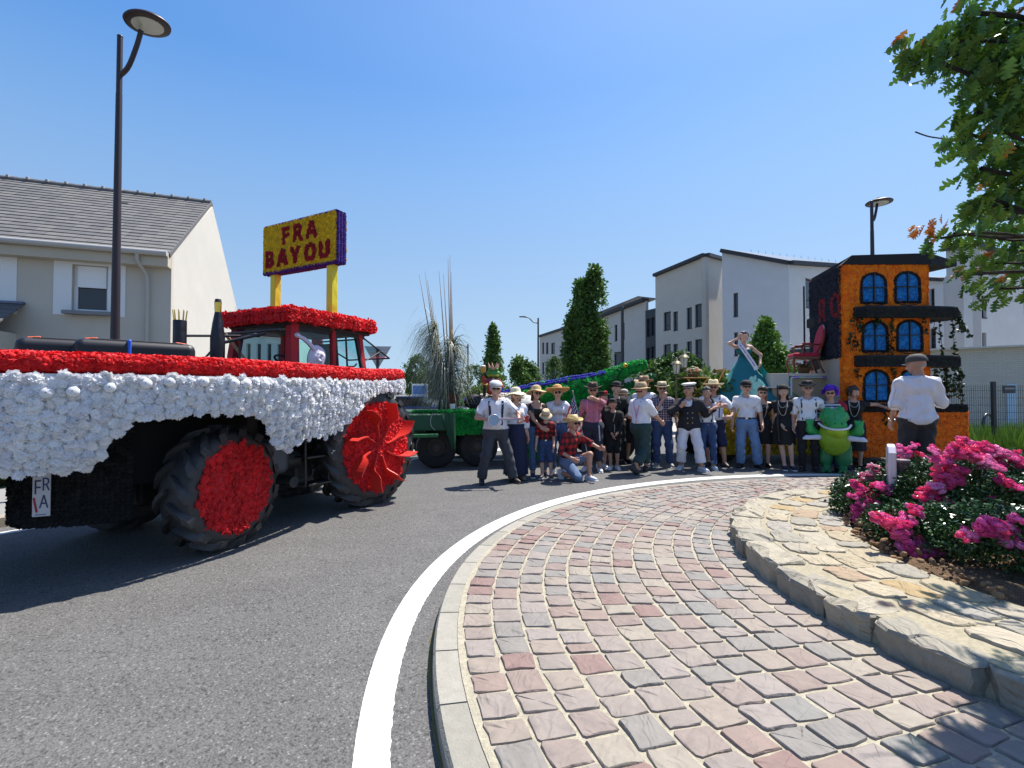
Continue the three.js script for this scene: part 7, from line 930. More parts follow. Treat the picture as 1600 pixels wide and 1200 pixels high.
{ const p = gp(1012, 729); person('tall man in brown leather hat partly hidden behind the walking man', [p.x, 0, p.z - 0.25], front(p.x, p.z, -0.4), 1.93, { bulk: 1.1, head: [-0.1, 0.1, 0], hair: 'short', glasses: 1, footL: [0.14, 0, 0.06], footR: [-0.12, 0, 0], handL: [0.2, 1.1, 0.3], elbowL: [1, -0.3, -0.3], curlL: 0.9, wear: [{ t: 'legs', to: 1.9, m: K.grey(), fit: 0.02 }, { t: 'top', m: K.white(), sleeve: 1.1, hem: 0.05, fit: 0.022, collar: 1 }, { t: 'shoes', m: std([0.2, 0.2, 0.2], 0.6), sole: K.soleW }, { t: 'hat', k: 'brim', m: std([0.26, 0.16, 0.085], 0.7), brim: 0.2, h: 0.13, pinch: 0.03, curl: 0.05, y: 0.06, band: std([0.08, 0.05, 0.03], 0.8) }] }); }
{ const p = gp(1035, 729); person('man in dark plaid shirt and jeans with his hand on his chin', [p.x, 0, p.z], front(p.x, p.z, 0.05), 1.82, { bulk: 1.04, skin: 1, head: [0.05, 0.05, 0], glasses: 1, hair: 'short', footL: [0.15, 0, 0.02], footR: [-0.12, 0, 0.03], turnL: 0.3, handR: [0.04, 1.46, 0.2], elbowR: [-0.5, -1, 0.3], dirR: [0.1, 0.9, 0.1], palmR: [0.4, 0, -1], curlR: 1.0, handL: [0.3, 0.88, 0.05], wear: [{ t: 'legs', to: 1.95, m: K.denimDark(), fit: 0.02, flare: 0.02 }, { t: 'top', m: purplePlaid, sleeve: 1.0, hem: 0.02, fit: 0.024, collar: 1 }, { t: 'shoes', m: std([0.22, 0.22, 0.22], 0.6), sole: K.soleW }, { t: 'watch', m: M.black, k: 'L' }, { t: 'hat', k: 'brim', m: std([0.5, 0.42, 0.26], 0.8, { bumpMap: T.weave, bumpScale: 0.004 }), brim: 0.16, h: 0.11, pinch: 0.025, y: 0.06, band: M.black, curl: 0.02, tilt: -0.02 }] }); }
{ const p = gp(1077, 734); person('man in captain hat, navy double breasted jacket and white trousers', [p.x, 0, p.z], front(p.x, p.z, -0.15), 1.81, { bulk: 1.15, belly: 0.11, skin: 1, head: [-0.45, 0.0, 0.06], hair: 'short', hairCol: [0.3, 0.29, 0.28], footL: [0.25, 0, 0.12], footR: [-0.16, 0, 0.0], turnL: 0.9, turnR: -0.1, handR: [-0.1, 1.3, 0.25], elbowR: [-1, -0.6, -0.2], dirR: [0.5, 0.6, 0.4], palmR: [0.6, 0, -0.8], curlR: 1.0, handL: [0.5, 1.28, -0.14], elbowL: [0.4, -1, -0.5], wear: [{ t: 'top', m: K.white(), hem: 0.1, fit: 0.012, name: 'vest' }, { t: 'legs', to: 1.72, m: cloth([0.66, 0.65, 0.7]), fit: 0.02, flare: 0.045 }, { t: 'top', m: cloth([0.012, 0.012, 0.018]), sleeve: 1.85, hem: -0.12, fit: 0.034, name: 'jacket', neck: [0.078, 0.085, 0.075, -0.11] }, { t: 'buttons', m: phys([0.7, 0.55, 0.2], 0.3, { metalness: 0.8 }), at: [[0.0, 0.24], [0.09, 0.25], [0.0, 0.14], [0.09, 0.15], [0.0, 0.04], [0.09, 0.05]] }, { t: 'shoes', m: std([0.5, 0.52, 0.58], 0.6), sole: K.soleW }, { t: 'hat', k: 'captain', m: std([0.7, 0.7, 0.72], 0.6), visor: M.black, y: 0.06, tilt: -0.06 }] }); }
{ const p = gp(1105, 733); person('dark haired woman in white tank top with black suspenders and jeans', [p.x, 0, p.z], front(p.x, p.z, 0.05), 1.72, { female: 1, bulk: 1.06, skin: 1, head: [0.0, 0.0, 0.08], hair: 'tail', smile: 1, hairCol: [0.02, 0.014, 0.012], footL: [0.13, 0, 0.04], footR: [-0.1, 0, 0.06], handL: [0.12, 1.32, 0.24], elbowL: [1, 0.2, 0.1], dirL: [-0.7, -0.4, 0.3], palmL: [-0.2, -0.9, 0.1], curlL: 0.6, handR: [-0.3, 1.35, -0.12], elbowR: [-0.5, -1, -0.2], wear: [{ t: 'legs', to: 1.82, m: K.denimDark(), flare: 0.018, cuff: cloth([0.2, 0.26, 0.36]) }, { t: 'top', m: K.white(), hem: 0.08, bare: 0.5, neck: [0.105, 0.1, 0.05, -0.07], name: 'tank_top', fit: 0.022 }, { t: 'strap', m: M.black, lines: SUSP(0.1), w: 0.018 }, { t: 'shoes', m: K.shoeW, sole: K.soleW }] }); }
{ const p = gp(1124, 731); person('man in wide cream straw hat and white polo with navy shorts', [p.x, 0, p.z - 0.28], front(p.x, p.z, 0.1), 1.86, { bulk: 1.16, belly: 0.12, skin: 1, head: [-0.1, 0.05, 0], glasses: 1, hair: 'short', footL: [0.2, 0, 0.08], footR: [-0.1, 0, 0], handL: [0.3, 1.02, 0.24], elbowL: [1, 0, -0.6], dirL: [-0.9, -0.1, 0.2], palmL: [0, -0.3, -1], handR: [-0.2, 1.3, 0.1], elbowR: [-1, -0.5, 0], wear: [{ t: 'legs', to: 0.98, m: K.navy(), fit: 0.035, name: 'shorts', flare: 0.03 }, { t: 'top', m: K.white(), sleeve: 0.75, hem: 0.03, fit: 0.026, collar: 1 }, { t: 'strap', m: std([0.05, 0.05, 0.15], 0.7), lines: SUSP(0.1), w: 0.012 }, { t: 'watch', m: M.black, k: 'L' }, { t: 'shoes', m: K.shoeB }, { t: 'hat', k: 'brim', m: std([0.7, 0.58, 0.36], 0.8, { bumpMap: T.weave, bumpScale: 0.004 }), brim: 0.22, h: 0.12, pinch: 0.02, curl: 0.03, y: 0.06, band: std([0.6, 0.5, 0.3], 0.8), tilt: -0.14 }] }); }
{ const p = gp(1167, 730); person('slim young man in black cap, white polo and light blue jeans', [p.x, 0, p.z], front(p.x, p.z, 0.05), 1.86, { skin: 0, bulk: 0.95, head: [0.25, 0.0, 0], glasses: 1, hair: 'short', footL: [0.2, 0, 0.03], footR: [-0.12, 0, 0.03], turnL: 0.5, turnR: -0.3, handL: [0.28, 0.88, 0.08], handR: [-0.27, 0.86, 0.04], wear: [{ t: 'legs', to: 1.97, m: cloth([0.13, 0.22, 0.38]), fit: 0.026, flare: 0.03, top: 0.11 }, { t: 'top', m: cloth([0.7, 0.7, 0.74]), sleeve: 0.8, hem: 0.06, fit: 0.026, collar: 1 }, { t: 'belt', m: M.black, y: 0.075 }, { t: 'shoes', m: K.shoeB }, { t: 'hat', k: 'cap', m: K.blackFelt, y: 0.055, tilt: 0.02 }] }); }
{ const p = gp(1193, 729); person('fair haired woman in black beret, sunglasses and sleeveless black dress with pearls', [p.x, 0, p.z], front(p.x, p.z, 0), 1.72, { female: 1, skin: 2, head: [0.05, 0, -0.05], glasses: 1, hair: 'long', hairCol: [0.28, 0.14, 0.07], footL: [0.09, 0, 0], footR: [-0.05, 0, 0.02], handL: [0.2, 0.9, 0.1], handR: [-0.12, 0.9, 0.16], wear: [{ t: 'top', m: K.black(), hem: -0.05, bare: 0.49, neck: [0.1, 0.085, 0.03, -0.03], name: 'dress_top' }, { t: 'skirt', m: K.black(), top: 0.15, hem: 0.52, w: [0.125, 0.185, 0.2], pleat: 0.05 }, { t: 'beads', m: K.pearl, loops: [[0.12, 0.075], [0.36, 0.085]] }, { t: 'shoes', m: K.shoeB }, { t: 'hat', k: 'cap', m: K.blackFelt, visor: K.blackFelt, y: 0.062, tilt: -0.35, badge: std([0.6, 0.6, 0.58], 0.4, { metalness: 0.3 }) }] }); }
{ const p = gp(1225, 733); person('dark haired woman in black beret and black dress with long bead necklaces', [p.x, 0, p.z], front(p.x, p.z, -0.1), 1.75, { female: 1, skin: 2, head: [0.15, -0.05, 0.08], hair: 'long', hairCol: [0.03, 0.016, 0.012], footL: [0.16, 0, 0.05], footR: [0.02, 0, 0.09], turnL: 0.4, turnR: 0.2, handL: [0.22, 0.95, 0.06], handR: [0.0, 0.92, 0.17], wear: [{ t: 'top', m: K.black(), sleeve: 0.6, hem: -0.05, name: 'dress_top', fit: 0.022 }, { t: 'skirt', m: K.black(), top: 0.15, hem: 0.53, w: [0.125, 0.185, 0.2] }, { t: 'beads', m: K.pearl, loops: [[0.14, 0.08], [0.31, 0.09]] }, { t: 'shoes', m: std([0.02, 0.02, 0.045], 0.6), sole: K.soleW }, { t: 'hat', k: 'cap', m: K.blackFelt, y: 0.065, tilt: -0.3 }] });
  const w = p, a = at(1214, 602, -p.z - 0.1), g = thing('toy_rifle', 'thin black toy rifle held upright between the two women in black', 'toy rifle', [a.x, 0, a.z]); new MB().cyl([0, 0.95, 0], [0.005, 1.78, 0], 0.014, 0.011, 8).box(0.035, 0.3, 0.06, 0, 0.9, 0.0, 0.01).box(0.03, 0.2, 0.09, -0.004, 0.7, 0.02, 0.01).build('barrel', M.black, g); }
{ const p = gp(1263, 736); person('man in black trilby and white shirt with dark suspenders and black trousers', [p.x, 0, p.z], front(p.x, p.z, 0.05), 1.82, { skin: 1, head: [0.15, 0, 0], glasses: 1, hair: 'short', smile: 1, footL: [0.12, 0, 0], footR: [-0.1, 0, 0.02], handR: [-0.25, 0.88, 0.06], handL: [0.28, 1.05, 0.05], wear: [{ t: 'legs', to: 1.95, m: K.black(), top: 0.13 }, { t: 'top', m: cloth([0.68, 0.71, 0.74]), sleeve: 0.85, hem: 0.07, fit: 0.024, collar: 1 }, { t: 'strap', m: K.strapB, lines: [[1, [-0.11, 0.5], [-0.105, 0.38], [-0.1, 0.25], [-0.09, 0.09]], [1, [0.13, 0.5], [0.14, 0.38], [0.13, 0.25], [0.11, 0.09]]], w: 0.013 }, { t: 'shoes', m: K.shoeB }, { t: 'hat', k: 'brim', m: K.blackFelt, brim: 0.155, h: 0.12, pinch: 0.025, curl: 0.035, y: 0.06, band: std([0.06, 0.06, 0.065], 0.6), tilt: -0.02 }] }); }
{ // the wig and the crocodile costume
  const p = gp(1304, 738), fw = front(p.x, p.z, 0), w = person('person in purple curly wig and striped top riding an inflatable crocodile costume', [p.x, 0, p.z - 0.1], fw, 1.72, { female: 1, head: [0, 0.1, 0.03], glasses: 1, hair: 'short', footL: [0.1, 0, -0.06], footR: [-0.1, 0, -0.06], handL: [0.2, 1.1, 0.16], handR: [-0.2, 1.1, 0.16], wear: [{ t: 'legs', to: 1.9, m: K.denimDark() }, { t: 'top', m: cloth([1, 1, 1], { map: tex(64, 0.06, (u, v) => (v < 0.5 ? [0.6, 0.6, 0.62] : [0.06, 0.06, 0.08])) }), sleeve: 1.2, hem: 0.05 }, { t: 'shoes', m: K.shoeB }] });
  const r = rngOf(131), wig = part('wig', w.g), cur = []; for (let i = 0; i < 260; i++) { const a = r() * 6.28, e = -0.25 + r() * 1.75, n = V(Math.cos(a) * Math.cos(e), Math.sin(e), Math.sin(a) * Math.cos(e)); if (n.z > 0.35 && n.y < 0.42) continue; cur.push(stand(w.J.H(0, 0.03, -0.02).add(n.clone().multiplyScalar(0.115 + 0.02 * r())), n, 0.03 + 0.012 * r(), r, 0.9)); } new MB().add(new THREE.SphereGeometry(0.11, 16, 12), new THREE.Matrix4().setPosition(w.J.H(0, 0.045, -0.03))).build('cap', std([0.09, 0.02, 0.35], 0.8), wig); cover(wig, 'curls', pomS[0], std([1, 1, 1], 0.7), cur, [[0.14, 0.03, 0.55], [0.2, 0.05, 0.65], [0.1, 0.02, 0.42]], 3);
  const bolero = new MB(); for (const s of [1, -1]) bolero.tube([w.J['sh' + (s > 0 ? 'L' : 'R')].clone().add(V(-s * 0.04, 0.05, 0)), w.J['sh' + (s > 0 ? 'L' : 'R')].clone().add(V(s * 0.05, 0.0, 0)), w.J['sh' + (s > 0 ? 'L' : 'R')].clone().add(V(s * 0.07, -0.12, 0.0))], 0.075, 10); bolero.build('red_bolero', cloth([0.3, 0.012, 0.03]), w.g);
  const g = thing('crocodile_costume', 'green and lime inflatable crocodile costume with grinning snout and dangling white shoes', 'costume', [p.x, 0, p.z], fw), G = [0.02, 0.3, 0.07], vinyl = (c) => phys(c, 0.5, { bumpMap: T.fold, bumpScale: 0.035 });
  for (const s of [1, -1]) { const leg2 = []; leg2.push(L([s * 0.13, 0.5, 0], [s * 0.16, 0.28, 0.02], 0.17, 0.13, 0.06), L([s * 0.16, 0.28, 0.02], [s * 0.14, 0.12, 0.06], 0.13, 0.07, 0.05), L([s * 0.14, 0.1, 0.05], [s * 0.2, 0.03, 0.22], 0.06, 0.035, 0.03), L([s * 0.14, 0.1, 0.05], [s * 0.08, 0.03, 0.2], 0.05, 0.03, 0.03)); mesh('leg', surfaceNets(fieldOf(leg2, (d, x, y, z) => Math.max(d, 0.004 - y)), 0.016), vinyl([0.012, 0.16, 0.05]), g); }
  mesh('belly', surfaceNets(fieldOf([L([0, 0.6, 0.08], [0, 0.72, 0.12], 0.26, 0.27, 0.08, 0.8), L([0, 0.72, 0.12], [0, 0.92, 0.14], 0.27, 0.22, 0.08, 0.85)]), 0.018), vinyl([0.2, 0.36, 0.015]), g);
  mesh('head', surfaceNets(fieldOf([L([-0.1, 1.14, 0.12], [0.1, 1.14, 0.12], 0.15, 0.15, 0.06), L([0.0, 1.08, 0.2], [0.04, 0.99, 0.36], 0.19, 0.14, 0.08, 0.9), L([-0.12, 1.27, 0.14], [-0.1, 1.27, 0.16], 0.055, 0.055, 0.03), L([0.12, 1.29, 0.14], [0.1, 1.29, 0.16], 0.055, 0.055, 0.03), L([0.02, 0.97, 0.36], [0.12, 0.97, 0.36], 0.1, 0.1, 0.05)], (d, x, y, z) => Math.max(d, 0.91 - y + 0.0 * x)), 0.014), vinyl(G), g);
  mesh('jaw', surfaceNets(fieldOf([L([-0.02, 0.88, 0.28], [0.08, 0.86, 0.36], 0.15, 0.13, 0.06)], (d, x, y, z) => Math.max(d, y - 0.895)), 0.014), vinyl([0.3, 0.5, 0.02]), g);
  new MB().tube([[-0.26, 1.0, 0.2], [-0.17, 0.935, 0.33], [-0.03, 0.9, 0.46], [0.1, 0.9, 0.5], [0.22, 0.92, 0.42], [0.28, 0.98, 0.28]], 0.022, 8).build('lip', std([0.68, 0.68, 0.68], 0.5), g); new MB().ball(0.022, 0.02, 1.01, 0.475, 0.6, 1.3, 0.6).ball(0.022, 0.13, 1.01, 0.46, 0.6, 1.3, 0.6).build('nostril', M.black, g);
  for (const s of [1, -1]) { const arms = []; arms.push(L([s * 0.3, 0.78, 0.14], [s * 0.4, 0.86, 0.22], 0.085, 0.08, 0.04), L([s * 0.4, 0.86, 0.22], [s * 0.41, 0.97, 0.24], 0.08, 0.06, 0.04)); for (const q of [-0.045, 0, 0.045]) arms.push(L([s * 0.41 + q * 0.6, 0.97, 0.24], [s * 0.41 + q * 1.3, 1.06, 0.25], 0.035, 0.024, 0.02)); mesh('arm', surfaceNets(fieldOf(arms), 0.014), vinyl(G), g); }
  const fl = []; for (const s of [1, -1]) { const q = []; q.push(L([s * 0.26, 0.72, 0.26], [s * 0.46, 0.7, 0.3], 0.055, 0.05, 0.03), L([s * 0.46, 0.7, 0.3], [s * 0.5, 0.68, 0.31], 0.05, 0.04, 0.03)); mesh('dangling_shoe', surfaceNets(fieldOf(q, (d, x, y, z) => Math.max(d, 0.665 - y)), 0.013), std([0.55, 0.58, 0.68], 0.5), g); } }
{ const p = gp(1335, 733); person('woman in black dress with feather headband and pearls resting her arm on the orange float', [p.x, 0, p.z], front(p.x, p.z, 0.1), 1.74, { female: 1, skin: 0, bulk: 1.05, head: [0.75, 0.3, 0], hair: 'bun', hairCol: [0.045, 0.02, 0.015], footL: [0.1, 0, 0], footR: [-0.07, 0, 0.02], handL: [0.6, 1.3, 0.0], elbowL: [0, 0.3, -1], dirL: [1, -0.1, 0.1], palmL: [0, -1, 0], handR: [-0.22, 0.95, 0.02], wear: [{ t: 'top', m: K.black(), hem: -0.05, sleeve: 0.35, name: 'dress_top' }, { t: 'skirt', m: K.black(), top: 0.15, hem: 0.4, w: [0.13, 0.19, 0.19] }, { t: 'beads', m: K.pearl, loops: [[0.13, 0.08], [0.33, 0.09]] }, { t: 'shoes', m: K.shoeB }] }); }
{ const p = at(1434, 700, 6.5), b = V(p.x, 0.36, p.z); P.back = person('heavy man in white polo and grey cap seen from behind among the roses', b, PI + 0.1 + Math.atan2(-p.x, -p.z) * 0.6, 1.74, { fine: 0.011, bulk: 1.03, belly: 0.1, skin: 1, head: [0.75, 0.1, 0], hair: 'short', back: 1, hairCol: [0.3, 0.29, 0.28], handL: [0.25, 0.87, 0.12], handR: [-0.14, 1.08, 0.26], elbowR: [-0.7, -0.6, -0.4], elbowL: [0.5, -0.3, -0.8], wear: [{ t: 'legs', to: 0.98, m: cloth([0.035, 0.032, 0.038]), fit: 0.035, name: 'shorts', flare: 0.03 }, { t: 'top', m: cloth([0.74, 0.72, 0.76]), sleeve: 0.95, hem: -0.1, fit: 0.04, collar: 1 }, { t: 'shoes', m: K.shoeB }, { t: 'watch', m: M.chrome, k: 'L' }, { t: 'hat', k: 'cap', m: std([0.06, 0.055, 0.05], 0.8), visor: std([0.25, 0.24, 0.22], 0.8), y: 0.05, tilt: -0.02 }] }); }
// ---------------------------------------------------------------- first trailer: the bayou
const greenM = std([0.01, 0.11, 0.03], 0.75), tarpM = std([0.012, 0.075, 0.03], 0.6, { bumpMap: T.fold, bumpScale: 0.03 });
function trailerWheel(g, x, y, z, r, w) { const q = part('wheel', g); q.position.set(x, y, z); new MB().lathe([[r * 0.5, -w / 2], [r * 0.9, -w / 2], [r, -w * 0.36], [r, w * 0.36], [r * 0.9, w / 2], [r * 0.5, w / 2]], 0, 0, 0, 40, [PI / 2, 0, 0]).build('tyre', std([0.018, 0.018, 0.019], 0.75, { bumpMap: T.fine, bumpScale: 0.006 }), q); new MB().lathe([[0, 0.06], [r * 0.25, 0.06], [r * 0.3, 0], [r * 0.48, 0.02], [r * 0.52, w * 0.42]], 0, 0, 0, 28, [PI / 2, 0, 0]).build('rim', std([0.06, 0.055, 0.05], 0.6, { side: THREE.DoubleSide }), q); }
{
  const g = thing('trailer', 'farm trailer edged with green paper fringe carrying the bayou scenery', 'trailer', [-2.15, 0, -10.15], 0.26), r = rngOf(141), LX = 5.6;
  new MB().box(LX, 0.12, 2.2, LX / 2, 1.14, -1.1, 0.01).build('bed', std([0.02, 0.06, 0.03], 0.7), g); new MB().box(LX - 0.4, 0.16, 0.12, LX / 2, 0.98, -0.6).box(LX - 0.4, 0.16, 0.12, LX / 2, 0.98, -1.6).box(0.2, 0.3, 1.9, 0.6, 0.78, -1.1).box(0.2, 0.3, 1.9, 1.5, 0.78, -1.1).box(0.14, 0.14, 1.9, 4.9, 0.85, -1.1).cyl([0.6, 0.43, -0.2], [0.6, 0.43, -2], 0.06).cyl([1.5, 0.43, -0.2], [1.5, 0.43, -2], 0.06).bar([0.2, 0.55, -0.35], [5, 0.55, -0.35], 0.05, 0.05).build('chassis', std([0.012, 0.012, 0.013], 0.6), g);
  for (const x of [0.58, 1.5]) for (const z of [-0.22, -1.95]) trailerWheel(g, x, 0.43, z, 0.43, 0.3);
  for (const z of [-0.22, -1.95]) trailerWheel(g, 4.9, 0.43, z, 0.43, 0.3);
  new MB().bar([0, 0.62, -1.1], [-0.75, 0.58, -0.5], 0.09, 0.09).bar([0, 0.62, -1.3], [-0.75, 0.58, -0.5], 0.07, 0.07).cyl([0.1, 0.95, -0.4], [-0.5, 0.8, -0.3], 0.012).build('drawbar', std([0.02, 0.02, 0.02], 0.5), g);
  const fringe = new MB().box(4.75, 0.46, 0.05, 3.18, 1.0, 0.02).box(0.95, 0.6, 0.05, 2.6, 0.5, -0.04).build('fringe', greenM, g), fl = [];
  for (let x = 0.82; x < 5.55; x += 0.05) for (let y = 0.77; y < 1.27; y += 0.05) fl.push(stand(V(x + (r() - 0.5) * 0.03, y + (r() - 0.5) * 0.03, 0.06), V((r() - 0.5) * 0.8, 0.35 + (r() - 0.5) * 0.6, 1), 0.04 + 0.012 * r(), r, 1));
  for (let x = 2.12; x < 3.08; x += 0.055) for (let y = 0.2; y < 0.78; y += 0.055) fl.push(stand(V(x, y, 0.0), V((r() - 0.5) * 0.8, (r() - 0.5) * 0.8, 1), 0.044, r, 1)); for (let x = 0.1; x < 5.6; x += 0.06) for (let z = -0.15; z < 0.06; z += 0.06) fl.push(stand(V(x, 1.22, z), V(0, 1, 0.3), 0.042, r, 1)); for (let z = -2.1; z < 0; z += 0.06) for (let y = 0.8; y < 1.27; y += 0.06) fl.push(stand(V(5.6, y, z), V(1, 0, 0), 0.045, r, 1)); cover(fringe, 'green_fringe', pomS[1], paper([1, 1, 1]), fl, GREENS, 11);
  new MB().box(0.95, 0.36, 0.5, 0.38, 1.0, 0.0, 0.04).build('tarpaulin', tarpM, g); new MB().box(0.62, 0.07, 0.42, 0.25, 0.74, 0.18, 0.015).build('bench', std([0.012, 0.14, 0.04], 0.5), g);
  { const q = new THREE.PlaneGeometry(0.3, 0.75, 6, 8), p = q.attributes.position; for (let i = 0; i < p.count; i++) { const v = 0.5 - p.getY(i) / 0.75; p.setXYZ(i, p.getX(i) * (1 - 0.7 * v) + 0.78 + 0.12 * v, p.getY(i) + 0.82, 0.27 + 0.03 * Math.sin(p.getX(i) * 30)); } q.computeVertexNormals(); mesh('hanging_cloth', metreUV(q), new THREE.MeshStandardMaterial({ color: tarpM.color, roughness: 0.7, side: THREE.DoubleSide }), g); }
  new MB().tube([[0.46, 1.18, 0.27], [0.42, 1.1, 0.28], [0.42, 0.95, 0.28], [0.5, 0.84, 0.28]], 0.006, 5).build('rope', std([0.5, 0.5, 0.48], 0.7), g);
  const b = part('badge', g); b.position.set(2.6, 0.98, 0.13); new MB().add(new THREE.CylinderGeometry(0.24, 0.24, 0.02, 36), mat4(0, 0, 0, [PI / 2, 0, 0])).build('disc', std([0.6, 0.6, 0.65], 0.5), b); for (const [ch, x, y] of [['F', -0.17, 0.0], ['R', -0.02, 0.02], ['A', -0.08, -0.17]]) { const t = new TextGeometry(ch, { font: T.font2, size: 0.16, depth: 0.004, curveSegments: 4 }); t.translate(x, y, 0.012); mesh('letter', t, std([0.03, 0.05, 0.16], 0.6), b); }
}
{ // the crocodile
  const Z = 11.75, pt = (x, y) => at(x, y, Z), base = pt(900, 640).setY(1.2), g = thing('crocodile', 'long green paper crocodile with blue back stripe rearing its open jaws over the crowd', 'float figure', base), r = rngOf(151), S = (a) => a.map(([x, y]) => pt(x, y).sub(base));
  const spine = new THREE.CatmullRomCurve3(S([[690, 636], [760, 630], [830, 618], [880, 610], [930, 598], [958, 587], [980, 577], [1003, 570]])), rad = (u) => interp([0, 0.2, 0.45, 0.62, 0.75, 0.86, 0.94, 1], [0.05, 0.15, 0.24, 0.26, 0.2, 0.15, 0.12, 0.1], u);
  const skin = std([0.008, 0.12, 0.025], 0.8), prim = []; for (let i = 0; i < 24; i++) prim.push(L(spine.getPointAt(i / 24), spine.getPointAt((i + 1) / 24), rad(i / 24), rad((i + 1) / 24), 0.05, 1.3)); prim.push(L(S([[890, 642]])[0], S([[925, 612]])[0], 0.3, 0.2, 0.1, 1.2), L(S([[915, 645]])[0], S([[945, 630]])[0], 0.24, 0.12, 0.08, 1.2));
  const ff = fieldOf(prim), body = mesh('body', surfaceNets(ff, 0.04), skin, g);
  const low = new THREE.CatmullRomCurve3(S([[938, 625], [965, 612], [993, 602], [1017, 590]])), lp = []; for (let i = 0; i < 8; i++) lp.push(L(low.getPointAt(i / 8), low.getPointAt((i + 1) / 8), lerp(0.12, 0.07, i / 8), lerp(0.12, 0.07, (i + 1) / 8), 0.04, 1.4)); const lf = fieldOf(lp), jaw = mesh('lower_jaw', surfaceNets(lf, 0.03), skin, g);
  const furOn = (me, f, n, lift) => { const p = me.geometry.attributes.position, nn = me.geometry.attributes.normal, out = []; const idx = me.geometry.index.array, tri = idx.length / 3; for (let i = 0; i < n; i++) { const t = Math.floor(r() * tri) * 3, a = idx[t], b = idx[t + 1], c = idx[t + 2]; let u = r(), v = r(); if (u + v > 1) { u = 1 - u; v = 1 - v; } const q = V(0, 0, 0), m = V(0, 0, 0); for (const [k, w] of [[a, 1 - u - v], [b, u], [c, v]]) { q.x += p.getX(k) * w; q.y += p.getY(k) * w; q.z += p.getZ(k) * w; m.x += nn.getX(k) * w; m.y += nn.getY(k) * w; m.z += nn.getZ(k) * w; } if (q.y < -0.02) continue; out.push(stand(q, m.add(V((r() - 0.5) * 0.8, (r() - 0.5) * 0.8, (r() - 0.5) * 0.8)), 0.045 + 0.015 * r(), r, 1.0)); } return out; };
  cover(body, 'green_flowers', pomS[0], paper([1, 1, 1]), furOn(body, ff, 2400), GREENS, 12); cover(jaw, 'green_flowers', pomS[0], paper([1, 1, 1]), furOn(jaw, lf, 420), [[0.006, 0.13, 0.03], [0.01, 0.18, 0.035]], 13);
  const ridge = part('back_stripe', g), bl = []; for (let i = 0; i < 130; i++) { const u = 0.12 + 0.68 * i / 130, p = spine.getPointAt(u), q = rad(u); for (const t of [0.35, 0.75]) if (hash(i >> 1, (t * 100) | 0) < 0.8) bl.push(stand(p.clone().add(V(0, q * Math.cos(t) + 0.03, q * 1.3 * Math.sin(t) + 0.02)), V(0, Math.cos(t), Math.sin(t)), 0.052, r, 1)); } stuff(ridge); cover(ridge, 'blue_flowers', pomS[1], paper([1, 1, 1]), bl, [[0.02, 0.025, 0.32], [0.03, 0.03, 0.42]], 14);
  for (let i = 0; i < 11; i++) { const u = 0.3 + i * 0.068, p = low.getPointAt(Math.min(1, u)); for (const s of [1]) { const o = mesh('tooth', new THREE.ConeGeometry(0.022, 0.075, 7), std([0.7, 0.7, 0.66], 0.5), g); o.position.copy(p).add(V(0, 0.13 - 0.04 * u, 0.1)); } }
  const e = S([[974, 573]])[0].add(V(0, 0.02, 0.2)); new MB().ball(0.05, e.x, e.y, e.z).build('eye', std([0.75, 0.45, 0.02], 0.4), g); new MB().ball(0.025, e.x + 0.01, e.y + 0.005, e.z + 0.04).build('pupil', M.black, g);
  const bell = std([0.02, 0.24, 0.03], 0.8); mesh('foreleg', surfaceNets(fieldOf([L(S([[955, 622]])[0].add(V(0, 0, 0.2)), S([[978, 614]])[0].add(V(0, 0, 0.25)), 0.1, 0.06, 0.03), L(S([[978, 614]])[0].add(V(0, 0, 0.25)), S([[996, 610]])[0].add(V(0, 0, 0.25)), 0.06, 0.03, 0.03)]), 0.03), bell, g);
}
